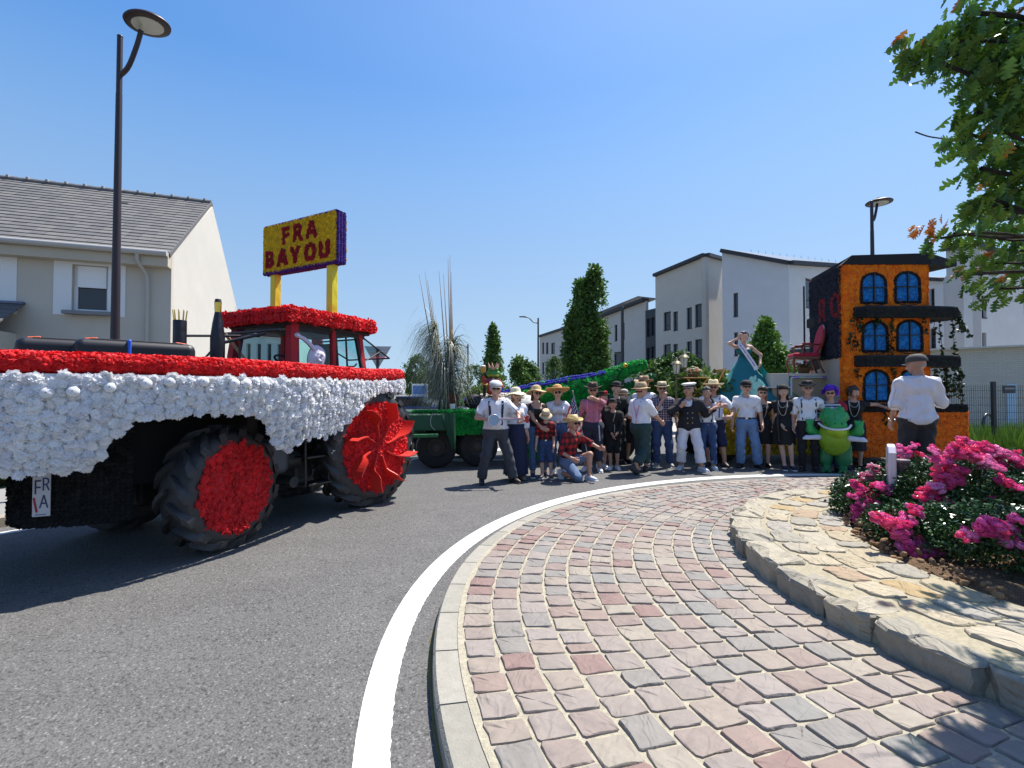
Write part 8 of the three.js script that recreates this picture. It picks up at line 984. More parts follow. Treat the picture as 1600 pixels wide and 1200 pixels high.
{ // pampas grass and canes in a terracotta tub
  const base = at(703, 640, 10.85).setY(1.21), g = thing('pampas_plant', 'tall pampas grass with bamboo canes in a terracotta tub on the green trailer', 'plant', base), r = rngOf(161);
  new MB().lathe([[0, 0], [0.17, 0], [0.2, 0.36], [0.21, 0.4], [0.19, 0.41], [0.17, 0.37], [0, 0.36]], 0.02, 0, 0, 24).build('pot', std([0.2, 0.05, 0.025], 0.8, { map: T.grain }), g); new MB().bar([-0.22, -0.2, 0.1], [-0.2, 0.42, 0.1], 0.06, 0.06).build('post', M.black, g);
  const P0 = (x, y, dz = 0) => at(x, y, 10.85 + dz).sub(base); let k = 0;
  for (const [x0, y0, x1, y1] of [[686, 536, 655, 430], [688, 534, 664, 424], [690, 532, 668, 438], [690, 538, 674, 462], [702, 560, 686, 424], [704, 552, 693, 428], [705, 545, 700, 404], [706, 548, 703, 398], [707, 552, 704, 445], [709, 556, 705, 425], [711, 560, 707, 500], [713, 570, 729, 540], [712, 575, 727, 556]]) { const a = P0(x0, y0 + 70, 0.05 * (k % 3)), b = P0(x1, y1, 0.05 * (k % 3)), mb = new MB().cyl(a, a.clone().lerp(b, 0.55), 0.02, 0.014, 6).cyl(a.clone().lerp(b, 0.55), b, 0.013, 0.003, 5); mb.build('cane', std(k % 2 ? [0.42, 0.26, 0.13] : [0.3, 0.2, 0.12], 0.7), g); k++; }
  new MB().cyl([0.0, 0.3, 0], P0(705, 545), 0.07, 0.03, 8).cyl([-0.02, 0.3, 0], P0(684, 536), 0.06, 0.025, 8).build('stem', std([0.12, 0.1, 0.05], 0.9), g);
  const blades = [[], [], []]; for (let i = 0; i < 2500; i++) { const left = r() < 0.55, y0 = left ? 0.3 + 1.55 * r() : 0.25 + 1.3 * r(), c = left ? V(lerp(0, -0.3, y0 / 1.8), y0, 0) : V(0.03, y0, 0.02), a = (left ? 2.2 + (r() - 0.3) * 2.6 : r() * 6.28), len = (i % 3 ? 0.45 : 0.3) + 0.75 * r() * (i % 3 ? 1 : 0.5) * (left ? 1.15 : 0.85), up = 0.35 + (i % 4 ? 0.8 : 1.7) * r(), dr = V(Math.cos(a), 0, Math.sin(a) * 0.8), w = (i % 4 ? 0.008 : 0.004) + (i % 4 ? 0.011 : 0.003) * r(), pts = []; for (let j = 0; j <= 5; j++) { const q = j / 5; pts.push(c.clone().addScaledVector(dr, len * (0.75 * q)).add(V(0, len * (up * q - (0.9 + 0.5 * up) * q * q), 0))); } const sd = V(-dr.z, 0.2, dr.x).multiplyScalar(w), q = []; for (let j = 0; j < 5; j++) { const f0 = 1 - j / 5.2, f1 = 1 - (j + 1) / 5.2, A = pts[j].clone().addScaledVector(sd, f0), B = pts[j].clone().addScaledVector(sd, -f0), D = pts[j + 1].clone().addScaledVector(sd, f1), E = pts[j + 1].clone().addScaledVector(sd, -f1); for (const v of [A, B, D, B, E, D]) q.push(v.x, v.y, v.z); } blades[Math.floor(r() * 3)].push(q); }
  for (let i = 0; i < 3; i++) { const q = new THREE.BufferGeometry(); q.setAttribute('position', new THREE.Float32BufferAttribute(blades[i].flat(), 3)); q.computeVertexNormals(); stuff(mesh('foliage', q, phys([[0.15, 0.17, 0.09], [0.075, 0.115, 0.03], [0.4, 0.4, 0.33]][i], 0.5, { side: THREE.DoubleSide, transmission: 0.2, thickness: 0 }), g)); }
  const cup = at(707, 638, 10.4), q = thing('cup', 'small white cup beside the terracotta tub', 'cup', cup.setY(1.21)); new MB().lathe([[0, 0], [0.05, 0], [0.06, 0.17], [0.052, 0.17], [0.045, 0.015], [0, 0.012]]).build('cup_body', M.white, q);
  const tin = thing('tinsel_heap', 'heap of grey and white tinsel beside the terracotta tub', 'decoration', at(722, 640, 10.7).setY(1.2)); new MB().ball(0.1, 0, 0.03, 0, 1.6, 0.7, 1).build('core', std([0.15, 0.16, 0.15], 0.8), tin); const tl = []; for (let i = 0; i < 160; i++) { const a = r() * 6.28, e = r() * 1.4; tl.push(stand(V(Math.cos(a) * Math.cos(e) * 0.17, 0.03 + Math.sin(e) * 0.07, Math.sin(a) * Math.cos(e) * 0.12), V(Math.cos(a), 1, Math.sin(a)), 0.022, r, 1)); } cover(tin, 'tinsel', pomS[1], std([1, 1, 1], 0.4), tl, [[0.4, 0.42, 0.42], [0.1, 0.13, 0.12], [0.65, 0.66, 0.66]], 4);
}
{ // cream mound, black drum, gold cone
  const p = at(790, 640, 11.2).setY(1.2), g = thing('paper_mound', 'cream rounded paper mound behind the banjo man on the trailer', 'decoration', p), r = rngOf(171), f = fieldOf([L([-0.45, 0.0, 0], [0.45, 0.0, 0], 0.36, 0.4, 0.05)]); const me = mesh('mound', surfaceNets(f, 0.05), std([0.6, 0.57, 0.5], 0.8), g), fl = []; for (let i = 0; i < 420; i++) { const a = r() * 6.28, e = r() * 1.5, n = V(Math.cos(a) * Math.cos(e), Math.sin(e), Math.sin(a) * Math.cos(e)); fl.push(stand(V(n.x * 0.39 + (r() - 0.5) * 0.9, n.y * 0.39, n.z * 0.39), n, 0.05, r)); } cover(me, 'cream_flowers', pomS[0], paper([1, 1, 1]), fl, [[0.66, 0.62, 0.53], [0.7, 0.67, 0.6]], 6);
  const d = thing('drum', 'round black padded drum beside the cream mound on the trailer', 'decoration', at(742, 640, 10.95).setY(1.2)); new MB().lathe([[0, 0], [0.14, 0.0], [0.22, 0.06], [0.25, 0.2], [0.2, 0.33], [0.1, 0.385], [0, 0.39]], 0, 0, 0, 26).build('pad', std([0.014, 0.014, 0.017], 0.7, { bumpMap: T.fold, bumpScale: 0.02 }), d); new MB().add(new THREE.TorusGeometry(0.245, 0.012, 8, 36), mat4(0, 0.18, 0, [PI / 2, 0, 0])).build('piping', std([0.05, 0.05, 0.055], 0.5), d);
  const c = thing('gold_cone', 'small gold pointed cone rising behind the white flat cap', 'decoration', at(757, 612, 11.0).setY(1.2)); const top = at(757, 588, 11).y - 1.2; new MB().cyl([0, 0, 0], [0, top - 0.2, 0], 0.04, 0.035, 10).build('stand', M.black, c); new MB().cyl([0, top - 0.2, 0], [0, top, 0], 0.09, 0.004, 16).build('cone', std([0.6, 0.38, 0.1], 0.4, { metalness: 0.3 }), c);
}
{ // painted frog figure
  const b = at(771, 636, 10.9), g = thing('frog_figure', 'painted wooden frog figure with crown and red coat raising a mug', 'figure', b.clone().setY(1.2)), y0 = b.y - 1.2, s = 1, gr = std([0.06, 0.22, 0.03], 0.5), red = std([0.4, 0.03, 0.02], 0.5), or = std([0.6, 0.2, 0.02], 0.5), dg = std([0.02, 0.06, 0.025], 0.5);
  if (y0 > 0.05) new MB().box(0.2, y0, 0.1, 0, y0 / 2, 0).build('plinth', M.black, g);
  const q = (n, m, f) => { const mb = new MB(); f(mb); const o = mb.build(n, m, g); o.position.y = y0; return o; };
  q('shoe', M.black, (m) => m.ball(0.06, -0.06, 0.04, 0.03, 1.5, 0.6, 1).ball(0.06, 0.1, 0.04, 0.03, 1.5, 0.6, 1)); q('legs', dg, (m) => m.cyl([-0.06, 0.05, 0], [-0.05, 0.26, 0], 0.05, 0.075, 12).cyl([0.07, 0.05, 0], [0.06, 0.26, 0], 0.05, 0.075, 12)); q('breeches', red, (m) => m.ball(0.1, -0.07, 0.36, 0, 0.9, 0.9, 0.8).ball(0.1, 0.08, 0.36, 0, 0.9, 0.9, 0.8)); q('buckle', or, (m) => m.ball(0.07, 0.0, 0.4, 0.06, 1.1, 0.9, 0.6)); q('coat', red, (m) => m.cyl([0, 0.42, 0], [0, 0.64, 0], 0.14, 0.12, 16).cyl([0.12, 0.6, 0], [0.2, 0.42, 0.03], 0.05, 0.05, 10).cyl([-0.12, 0.6, 0], [-0.22, 0.55, 0.03], 0.05, 0.045, 10).cyl([-0.22, 0.55, 0.03], [-0.22, 0.7, 0.04], 0.045, 0.04, 10));
  q('shirt', std([0.6, 0.62, 0.66], 0.5), (m) => m.ball(0.1, 0, 0.55, 0.06, 0.7, 1.1, 0.8)); q('sash', std([0.03, 0.12, 0.42], 0.5), (m) => m.cyl([-0.09, 0.62, 0.1], [-0.05, 0.46, 0.13], 0.02).cyl([0.09, 0.62, 0.1], [0.05, 0.46, 0.13], 0.02).ball(0.035, 0.2, 0.4, 0.04)); q('head', gr, (m) => m.ball(0.13, 0, 0.75, 0.0, 1.25, 0.75, 0.9).ball(0.045, -0.07, 0.84, 0.05).ball(0.045, 0.07, 0.84, 0.05)); q('mouth', std([0.3, 0.3, 0.02], 0.5), (m) => m.ball(0.12, 0, 0.71, 0.035, 1.2, 0.35, 0.8)); q('crown', std([0.62, 0.36, 0.24], 0.4), (m) => { m.cyl([0, 0.84, 0], [0, 0.9, 0], 0.09, 0.1, 16); for (let i = 0; i < 7; i++) { const a = i / 7 * 6.28; m.cyl([Math.cos(a) * 0.095, 0.89, Math.sin(a) * 0.095], [Math.cos(a) * 0.13, 1.0, Math.sin(a) * 0.13], 0.03, 0.004, 6); } }); q('mug', std([0.6, 0.3, 0.05], 0.4), (m) => m.cyl([-0.23, 0.78, 0.04], [-0.23, 0.9, 0.04], 0.055, 0.06, 14)); q('foam', std([0.7, 0.68, 0.6], 0.7), (m) => m.ball(0.06, -0.23, 0.915, 0.04, 1, 0.5, 1));
}
// ---------------------------------------------------------------- second trailer: the old town
const T2 = 11.05; // depth of its near side
{
  const g = thing('trailer', 'trailer with yellow paper skirt and blue painted panels below the orange house front', 'trailer', [3.75, 0, -T2]), r = rngOf(181), LX = 5.9;
  new MB().box(LX, 0.12, 2.3, LX / 2, 1.29, -1.15, 0.01).build('bed', std([0.2, 0.16, 0.1], 0.8, { map: T.grain }), g); new MB().box(LX - 0.3, 0.2, 0.14, LX / 2, 1.1, -0.5).box(LX - 0.3, 0.2, 0.14, LX / 2, 1.1, -1.7).cyl([1.1, 0.42, -0.1], [1.1, 0.42, -2.1], 0.07).cyl([4.2, 0.42, -0.1], [4.2, 0.42, -2.1], 0.07).box(0.3, 0.5, 1.6, 1.1, 0.75, -1.1).box(0.3, 0.5, 1.6, 4.2, 0.75, -1.1).bar([0, 0.7, -1.1], [-1.2, 0.6, -1.0], 0.1, 0.1).build('chassis', M.blackMetal, g);
  for (const x of [1.1, 4.2]) for (const z of [-0.25, -2.0]) trailerWheel(g, x, 0.42, z, 0.42, 0.28);
  const sk = new MB().box(1.55, 0.98, 0.06, 1.75, 0.74, 0.02).box(2.6, 0.28, 0.06, 3.4, 0.42, 0.02).box(5.8, 0.28, 0.06, 2.95, 1.2, 0.02).build('skirt', std([0.5, 0.35, 0.02], 0.8), g), fl = [];
  for (let x = 0.05; x < LX; x += 0.055) for (let y = 0.26; y < 1.36; y += 0.055) { if (x < 1.0 && y < 1.05) continue; if (x > 2.5 && y > 0.56 && y < 1.06) continue; if (x > 4.7 && y < 1.06) continue; fl.push(stand(V(x + (r() - 0.5) * 0.03, y + (r() - 0.5) * 0.03, 0.06), V((r() - 0.5) * 0.7, (r() - 0.5) * 0.7, 1), 0.048, r, 0.8)); } cover(sk, 'yellow_flowers', pomS[0], paper([1, 1, 1]), fl, [[0.5, 0.36, 0.015], [0.58, 0.43, 0.02], [0.42, 0.28, 0.012]], 15);
  new MB().box(2.2, 0.52, 0.03, 3.6, 0.81, 0.03).build('painted_panel', std([0.05, 0.045, 0.18], 0.6), g); const sw = new MB(); sw.ball(0.2, 3.0, 0.8, 0.05, 0.55, 1, 0.15).ball(0.12, 2.98, 0.66, 0.05, 0.8, 0.5, 0.2).ball(0.2, 3.75, 0.8, 0.05, 0.5, 0.9, 0.15); sw.build('painted_figure', std([0.55, 0.55, 0.56], 0.6), g);
}
{ // the house front
  const X0 = 7.2, Z0 = 10.4, g = thing('paper_house', 'three storey orange paper house front with blue arched windows and black balconies', 'parade float', [X0, 0, -Z0]), r = rngOf(191), W = 1.76, D = 1.6, yB = 1.2, yT = 4.36, Y = (py) => EYE + (615 - py) * Z0 / 755, Xl = (px) => (px - 800) / 755 * Z0 - X0, om = std([0.86, 0.22, 0.006], 0.85);
  const shell = new MB().box(W, yT - 0.28, 0.08, W / 2, (yT + 0.28) / 2, -0.05).box(0.08, yT - 0.28, D, W - 0.04, (yT + 0.28) / 2, -D / 2).build('wall', om, g);
  const wins = []; for (const [a, b, c, d] of [[1347, 1385, 427, 473], [1400, 1438, 425, 472], [1348, 1386, 502, 549], [1402, 1440, 501, 548], [1349, 1387, 579, 627], [1405, 1442, 578, 626]]) wins.push([Xl(a), Xl(b), Y(d), Y(c)]);
  const inW = (x, y, m) => wins.some(([a, b, c, d]) => { const h = (b - a) / 2, cx = (a + b) / 2, top = d - h * 0.75; if (y < c - m || x < a - m || x > b + m) return false; return y < top || Math.hypot((x - cx) / (h + m), (y - top) / (h * 0.75 + m)) < 1; });
  const ol = [], bl = [], kl = []; const side = 0.05;
  for (let x = 0.02; x < W; x += 0.05) for (let y = 0.3; y < yT; y += 0.05) { const jx = x + (r() - 0.5) * 0.03, jy = y + (r() - 0.5) * 0.03; if (inW(jx, jy, 0.025)) continue; ol.push(stand(V(jx, jy, 0.0), V((r() - 0.5) * 0.7, (r() - 0.5) * 0.7, 1), 0.05 + 0.01 * r(), r, 0.6)); }
  for (let z = -D; z < 0; z += 0.055) for (let y = 0.3; y < yT; y += 0.055) ol.push(stand(V(W, y, z), V(1, (r() - 0.5) * 0.8, (r() - 0.5) * 0.8), 0.045, r, 0.85)); for (let y = 1.2; y < yT; y += 0.05) for (const [x, z] of [[0.0, -0.03], [-0.02, -0.08], [0.3, -D - 0.02], [0.27, -D + 0.03]]) ol.push(stand(V(x, y, z), V(-0.7, 0, 0.6), 0.05, r, 0.9));
  cover(shell, 'orange_flowers', pomS[1], paper([1, 1, 1]), ol, ORANGES, 16);
  wins.forEach(([a, b, c, d]) => { const w = part('window', g), h = (b - a) / 2, cx = (a + b) / 2, top = d - h * 0.75, fl = []; for (let x = a; x < b; x += 0.04) for (let y = c; y < d; y += 0.04) if (inW(x, y, -0.03)) fl.push(stand(V(x + (r() - 0.5) * 0.02, y + (r() - 0.5) * 0.02, 0.0), V((r() - 0.5) * 0.8, (r() - 0.5) * 0.8, 1), 0.034, r, 0.7)); const arch = []; for (let i = 0; i <= 12; i++) { const t = PI * i / 12; arch.push([cx + Math.cos(t) * h, top + Math.sin(t) * h * 0.75]); } const pane = new MB().prism([[a, c], [b, c], ...arch], 0.03, mat4(0, 0, -0.02)).build('pane', std([0.012, 0.12, 0.36], 0.8), w); cover(pane, 'blue_flowers', pomS[0], paper([1, 1, 1]), fl, BLUES, 17);
    const ring = []; [[a, c], [b, c], ...arch, [a, c]].forEach((p, i, A) => { if (!i) return; const q = A[i - 1], n = Math.max(1, Math.round(Math.hypot(p[0] - q[0], p[1] - q[1]) / 0.03)); for (let k = 0; k < n; k++) ring.push(stand(V(lerp(q[0], p[0], k / n), lerp(q[1], p[1], k / n), 0.025), V((r() - 0.5), (r() - 0.5), 1), 0.026, r, 0.9)); }); const fr = new MB().tube([...[[a, c], [b, c], ...arch].map((p) => [p[0], p[1], 0.02])], 0.014, 6, 60, true).build('frame', M.black, w); cover(fr, 'black_flowers', pomS[1], std([1, 1, 1], 0.9), ring, BLACKS, 18); new MB().box(0.018, d - c, 0.03, cx, (c + d) / 2, 0.035).box(b - a, 0.018, 0.03, cx, c + (d - c) * 0.52, 0.035).build('bars', M.black, w); });
  const edge = new MB(); const slab = (name, y0, y1, fz, x0, xr, back, tip) => { const o = [[x0, fz * 0.3], [x0 + 0.12, fz], [W - 0.1, fz * 1.05], [xr - 0.2, fz * 0.5], [xr, -0.18], [xr - 0.04, -0.5], [W + 0.12, back], [x0, back]].map((p) => [p[0], p[1]]); const s = new THREE.Shape(); s.moveTo(...o[0]); o.slice(1).forEach((p) => s.lineTo(...p)); const q = new THREE.ExtrudeGeometry(s, { depth: y1 - y0, bevelEnabled: true, bevelSize: 0.03, bevelThickness: 0.03, bevelSegments: 2 }); q.rotateX(PI / 2); q.scale(1, 1, 1); q.translate(0, y1, 0); const me = new MB().add(q).build(name, std([0.01, 0.011, 0.012], 0.85), g); const fl = []; for (let i = 0; i < 5; i++) { const p = o[i], t = o[i + 1], n = Math.max(2, Math.round(Math.hypot(p[0] - t[0], p[1] - t[1]) / 0.05)), nn = V(t[1] - p[1], 0, -(t[0] - p[0])).normalize(); if (nn.z < -0.8) nn.negate(); for (let k = 0; k < n; k++) for (let y = y0; y <= y1; y += 0.045) fl.push(stand(V(lerp(p[0], t[0], k / n) + nn.x * 0.02, y, lerp(p[1], t[1], k / n) + 0.02), V(nn.x, (r() - 0.5), Math.abs(nn.z) + 0.2), 0.036, r, 0.9)); } cover(me, 'black_flowers', pomS[1], std([1, 1, 1], 0.9), fl, [[0.012, 0.013, 0.014], [0.02, 0.022, 0.022], [0.014, 0.022, 0.014]], 19); return me; };
  slab('balcony', Y(495), Y(482), 0.2, Xl(1336), Xl(1504), -D); slab('balcony', Y(571), Y(558), 0.2, Xl(1336), Xl(1506), -D);
  { const q = new THREE.BufferGeometry(), y = yT + 0.02, P = [[-0.1, y, 0.05], [W + 0.05, y, 0.08], [Xl(1512), y + 0.03, -0.2], [Xl(1504), y + 0.04, -0.8], [W, y, -D - 0.1], [0.3, y - 0.1, -D - 0.05]], top = P.map((p, i) => [p[0] * (i < 2 ? 0.98 : 1) + (i === 0 ? 0.22 : 0), p[1] + [0.2, 0.24, 0.1, 0.1, 0.2, 0.2][i], p[2]]), v = []; const tri = (a, b, c) => v.push(...a, ...b, ...c); for (let i = 1; i < 5; i++) { tri(P[0], P[i + 1], P[i]); tri(top[0], top[i], top[i + 1]); } for (let i = 0; i < 6; i++) { const j = (i + 1) % 6; tri(P[i], P[j], top[j]); tri(P[i], top[j], top[i]); } q.setAttribute('position', new THREE.Float32BufferAttribute(v, 3)); q.computeVertexNormals(); mesh('roof', metreUV(q), std([0.008, 0.008, 0.009], 0.9, { bumpMap: T.fold, bumpScale: 0.02, side: THREE.DoubleSide }), g); }
  // base block
  const bx0 = Xl(1342), bx1 = Xl(1504), by0 = 0.27, by1 = Y(641), base = new MB().box(bx1 - bx0, by1 - by0, 1.5, (bx0 + bx1) / 2, (by0 + by1) / 2, -0.68).build('base', om, g), f2 = []; for (const [p, n] of boxCover(bx1 - bx0, by1 - by0, 1.5, 0.05, ['+z', '+x', '-x'], r)) f2.push(stand(p.add(V((bx0 + bx1) / 2, (by0 + by1) / 2, -0.68)), n.add(V((r() - 0.5), (r() - 0.5), 0)), 0.044, r, 0.85)); cover(base, 'orange_flowers', pomS[0], paper([1, 1, 1]), f2, [[0.84, 0.2, 0.008], [0.88, 0.24, 0.01], [0.78, 0.17, 0.006]], 20);
  const trim = new MB().box(bx1 - bx0, 0.06, 0.14, (bx0 + bx1) / 2, by1 + 0.04, 0.04).build('base_trim', M.black, g), f3 = []; for (let x = bx0; x < bx1; x += 0.045) for (const y of [0, 0.05, 0.1]) f3.push(stand(V(x, by1 + y, 0.1), V((r() - 0.5), (r() - 0.5), 1), 0.036, r, 0.9)); cover(trim, 'black_flowers', pomS[1], std([1, 1, 1], 0.9), f3, BLACKS, 21);
  new MB().box(0.16, 0.16, 1.2, 0.5, 0.15, -0.7).box(0.16, 0.16, 1.2, 2.0, 0.15, -0.7).box(2.0, 0.1, 0.1, 1.2, 0.25, -0.3).build('support', M.black, g);
  // dark side wall with red letters, pale wall beneath
  const y1 = 2.42, wall = new MB().box(0.06, yT - y1, D, -0.03, (yT + y1) / 2, -D / 2 - 0.06).build('dark_wall', std([0.012, 0.015, 0.026], 0.9, { bumpMap: T.fold, bumpScale: 0.03 }), g); wall.rotation.y = -0.185; const f4 = [], f5 = []; const shp = []; let u = 0.1; for (const ch of 'RO') { for (const q of T.font.generateShapes(ch, 0.52)) shp.push([q.getPoints(5).map((p) => [p.x + u, p.y]), q.holes.map((h) => h.getPoints(5).map((p) => [p.x + u, p.y]))]); u += 0.62; }
  const ins = (P, x, y) => { let c = false; for (let i = 0, j = P.length - 1; i < P.length; j = i++) if ((P[i][1] > y) !== (P[j][1] > y) && x < (P[j][0] - P[i][0]) * (y - P[i][1]) / (P[j][1] - P[i][1]) + P[i][0]) c = !c; return c; };
  for (let z = -D; z < -0.08; z += 0.042) for (let y = y1; y < yT; y += 0.042) { const lx = z + D - 0.35, ly = y - 3.3, on = shp.some(([p, h]) => ins(p, lx, ly) && !h.some((q) => ins(q, lx, ly))); (on ? f5 : f4).push(stand(V(-0.07, y + (r() - 0.5) * 0.02, z + (r() - 0.5) * 0.02), V(-1, (r() - 0.5) * 0.8, (r() - 0.5) * 0.8), 0.034, r, 0.8)); } cover(wall, 'dark_flowers', pomS[1], std([1, 1, 1], 0.9), f4, [[0.012, 0.016, 0.03], [0.018, 0.022, 0.04]], 22); cover(wall, 'red_letter_flowers', pomS[0], paper([1, 1, 1]), f5, [[0.28, 0.008, 0.014], [0.33, 0.012, 0.018]], 23);
  new MB().box(0.05, y1 - 1.35, D, -0.03, (y1 + 1.35) / 2, -D / 2 - 0.06).box(0.05, 0.5, 0.3, -0.03, 2.2, -D).build('pale_wall', std([0.42, 0.37, 0.31], 0.85, { map: T.stain }), g).rotation.y = -0.185;
  new MB().box(0.03, 2.9, 0.03, 0.15, 2.85, -D - 0.12).build('stay', M.black, g);
  // ivy
  const ivy = thing('ivy_garland', 'dark ivy trailing from the black balconies of the orange house front', 'ivy', [X0 + W, 2, -Z0]), lf = new THREE.BufferGeometry(), il = [], st = new MB(), lp = []; { const p = []; for (const [a, b, c] of [[[0, 0, 0], [0.5, 0.35, 0.1], [0, 1, 0]], [[0, 0, 0], [0, 1, 0], [-0.5, 0.35, 0.1]], [[0, 0.1, 0], [0.62, 0.05, -0.05], [0.4, 0.5, 0.05]], [[0, 0.1, 0], [-0.4, 0.5, 0.05], [-0.62, 0.05, -0.05]]]) p.push(...a, ...b, ...c); lf.setAttribute('position', new THREE.Float32BufferAttribute(p, 3)); lf.computeVertexNormals(); }
  const strand = (x, y, z, len, sway, dens = 60) => { const pts = []; for (let i = 0; i <= 6; i++) pts.push(V(x + sway * i / 6 + (r() - 0.5) * 0.04, y - len * i / 6, z + (r() - 0.5) * 0.04)); const c = new THREE.CatmullRomCurve3(pts); st.add(new THREE.TubeGeometry(c, 14, 0.005, 5)); for (let i = 0; i < len * dens; i++) { const p = c.getPointAt(r()); il.push(mat4(p.x + (r() - 0.5) * 0.08, p.y, p.z + (r() - 0.5) * 0.08, [r() * 6, r() * 6, r() * 6], 0.05 + 0.03 * r())); } };
  const I = (px, py, z = 0) => V((px - 800) / 755 * (Z0 - z) - X0 - W, EYE + (615 - py) * (Z0 - z) / 755 - 2, z);
  for (const [x, y, l, s, d = 60] of [[1495, 485, 0.45, 0.12, 160], [1492, 490, 1.1, 0.02, 50], [1500, 492, 0.5, 0.2, 70], [1470, 500, 1.05, 0.03, 22], [1460, 498, 0.4, 0.02, 30], [1498, 560, 0.9, 0.03, 80], [1492, 565, 0.75, -0.05, 90], [1475, 570, 0.6, 0.05, 90], [1480, 572, 0.75, -0.02, 70], [1465, 572, 0.35, 0.02, 60], [1503, 575, 1.3, 0.0, 35], [1335, 490, 0.8, 0.05, 45], [1345, 495, 0.35, 0.05, 60], [1372, 497, 0.2, 0, 90], [1395, 497, 0.85, 0.0, 45], [1393, 530, 0.5, 0.02, 40], [1448, 495, 0.35, 0, 40], [1340, 575, 0.25, 0, 50], [1398, 575, 0.5, -0.03, 40], [1380, 643, 0.25, 0.03, 60], [1480, 645, 0.22, 0.05, 90], [1330, 520, 0.4, 0, 40]]) { const p = I(x, y, x > 1455 ? -0.3 : 0.1); strand(p.x, p.y, p.z, l, s, d); }
  st.build('stem', std([0.05, 0.04, 0.02], 0.9), ivy); cover(ivy, 'leaves', lf, leafMat([1, 1, 1], 0.25, 0.4), il, [[0.014, 0.035, 0.012], [0.02, 0.05, 0.016], [0.05, 0.09, 0.03]], 24);
}
{ // stepped platform with the light strip
  const X1 = 6.05, Z1 = 11.2, g = thing('platform', 'cream stepped platform edged with an iridescent light strip under the armchair', 'platform', [X1, 1.35, -Z1]), cream = std([0.6, 0.55, 0.46], 0.85, { map: T.stain }), tan = std([0.4, 0.31, 0.21], 0.85, { map: T.stain });
  new MB().box(0.42, 0.34, 0.9, 0.2, 0.55, -0.5, 0.006).box(1.2, 0.06, 1.0, 1.0, 0.69, -0.5, 0.004).build('cream_box', cream, g); new MB().box(1.14, 0.66, 0.9, 1.02, 0.33, -0.5).box(0.42, 0.38, 0.8, 0.22, 0.19, -0.45).build('tan_panel', tan, g); new MB().box(0.6, 0.03, 0.9, 0.14, 0.395, -0.45).build('shelf', std([0.62, 0.6, 0.55], 0.7), g);
  const P = [[1.55, 0.63], [0.46, 0.63], [0.42, 0.6], [0.42, 0.2], [0.4, 0.17], [0.16, 0.17]], cols = [[0.5, 0.46, 0.62], [0.35, 0.62, 0.52], [0.25, 0.22, 0.7], [0.55, 0.55, 0.62], [0.3, 0.55, 0.55]]; let k = 0; for (let i = 0; i < 5; i++) { const a = V(...P[i], 0.0), b = V(...P[i + 1], 0.0), n = Math.max(1, Math.round(a.distanceTo(b) / 0.13)); for (let j = 0; j < n; j++) { new MB().bar(a.clone().lerp(b, j / n), a.clone().lerp(b, (j + 1) / n - 0.004), 0.035, 0.035).build('light_strip', phys(cols[k++ % 5], 0.3, { clearcoat: 0.6 }), g).position.z = 0.0; } }
}
{ // red armchair
  const g = thing('armchair', 'carved wooden armchair with crimson velvet seat and oval back on the platform', 'armchair', [6.9, 2.07, -11.4], -PI / 2 - 0.28), wood = std([0.16, 0.045, 0.025], 0.35, { map: T.grain }), vel = phys([0.36, 0.006, 0.03], 0.8, { sheen: 0.6, sheenColor: new THREE.Color(0.8, 0.2, 0.3), sheenRoughness: 0.4 });
  new MB().box(0.56, 0.1, 0.54, 0, 0.43, 0.02, 0.045).build('seat', vel, g); new MB().box(0.58, 0.07, 0.56, 0, 0.36, 0.02, 0.02).build('seat_frame', wood, g);
  for (const s of [1, -1]) { new MB().tube([[s * 0.26, 0.36, 0.26], [s * 0.29, 0.26, 0.3], [s * 0.25, 0.12, 0.27], [s * 0.26, 0.0, 0.28]], 0.026, 8).build('leg', wood, g); new MB().tube([[s * 0.22, 0.36, -0.22], [s * 0.23, 0.2, -0.26], [s * 0.24, 0.0, -0.34]], 0.024, 8).build('leg', wood, g); new MB().tube([[s * 0.24, 0.66, -0.25], [s * 0.3, 0.66, -0.05], [s * 0.32, 0.65, 0.12], [s * 0.33, 0.63, 0.2]], 0.022, 8).tube([[s * 0.33, 0.64, 0.18], [s * 0.3, 0.54, 0.1], [s * 0.29, 0.42, 0.12]], 0.022, 8).build('armrest', wood, g); new MB().box(0.06, 0.03, 0.18, s * 0.31, 0.685, 0.03, 0.014).build('arm_pad', vel, g); }
  const back = part('backrest', g); back.position.set(0, 0.46, -0.26); back.rotation.x = -0.2; const ov = []; for (let i = 0; i < 28; i++) { const t = i / 28 * 6.283; ov.push([Math.cos(t) * (0.25 + 0.02 * Math.sin(t)), 0.34 + Math.sin(t) * 0.33]); } new MB().prism(ov, 0.05, mat4(0, 0, -0.025), 0.015).build('upholstery', vel, back); new MB().tube(ov.map((p) => [p[0], p[1], 0]), 0.026, 8, 80, true).build('frame', wood, back); new MB().tube(ov.slice(3, 12).map((p) => [p[0] * 1.03, p[1] + 0.012, 0.01]), 0.014, 6, 24).build('crest', std([0.45, 0.42, 0.4], 0.5), back); new MB().bar([-0.2, -0.12, 0], [-0.2, 0.12, 0], 0.04, 0.04).bar([0.2, -0.12, 0], [0.2, 0.12, 0], 0.04, 0.04).build('stile', wood, back);
  const b = thing('basket', 'small brown wicker basket of leaves under the armchair', 'basket', [6.9, 2.07, -11.42]); new MB().lathe([[0, 0], [0.11, 0], [0.15, 0.14], [0.14, 0.14], [0.1, 0.02], [0, 0.02]]).build('wicker', std([0.16, 0.08, 0.03], 0.8, { bumpMap: T.weave, bumpScale: 0.01 }), b); crown(b, [[0, 0.16, 0, 0.16, 0.06, 0.14]], 40, sprayGeo(81, 6, 0.05, 0.08), [[0.12, 0.1, 0.03], [0.2, 0.12, 0.03]], 82, 0.1, 'foliage');
}
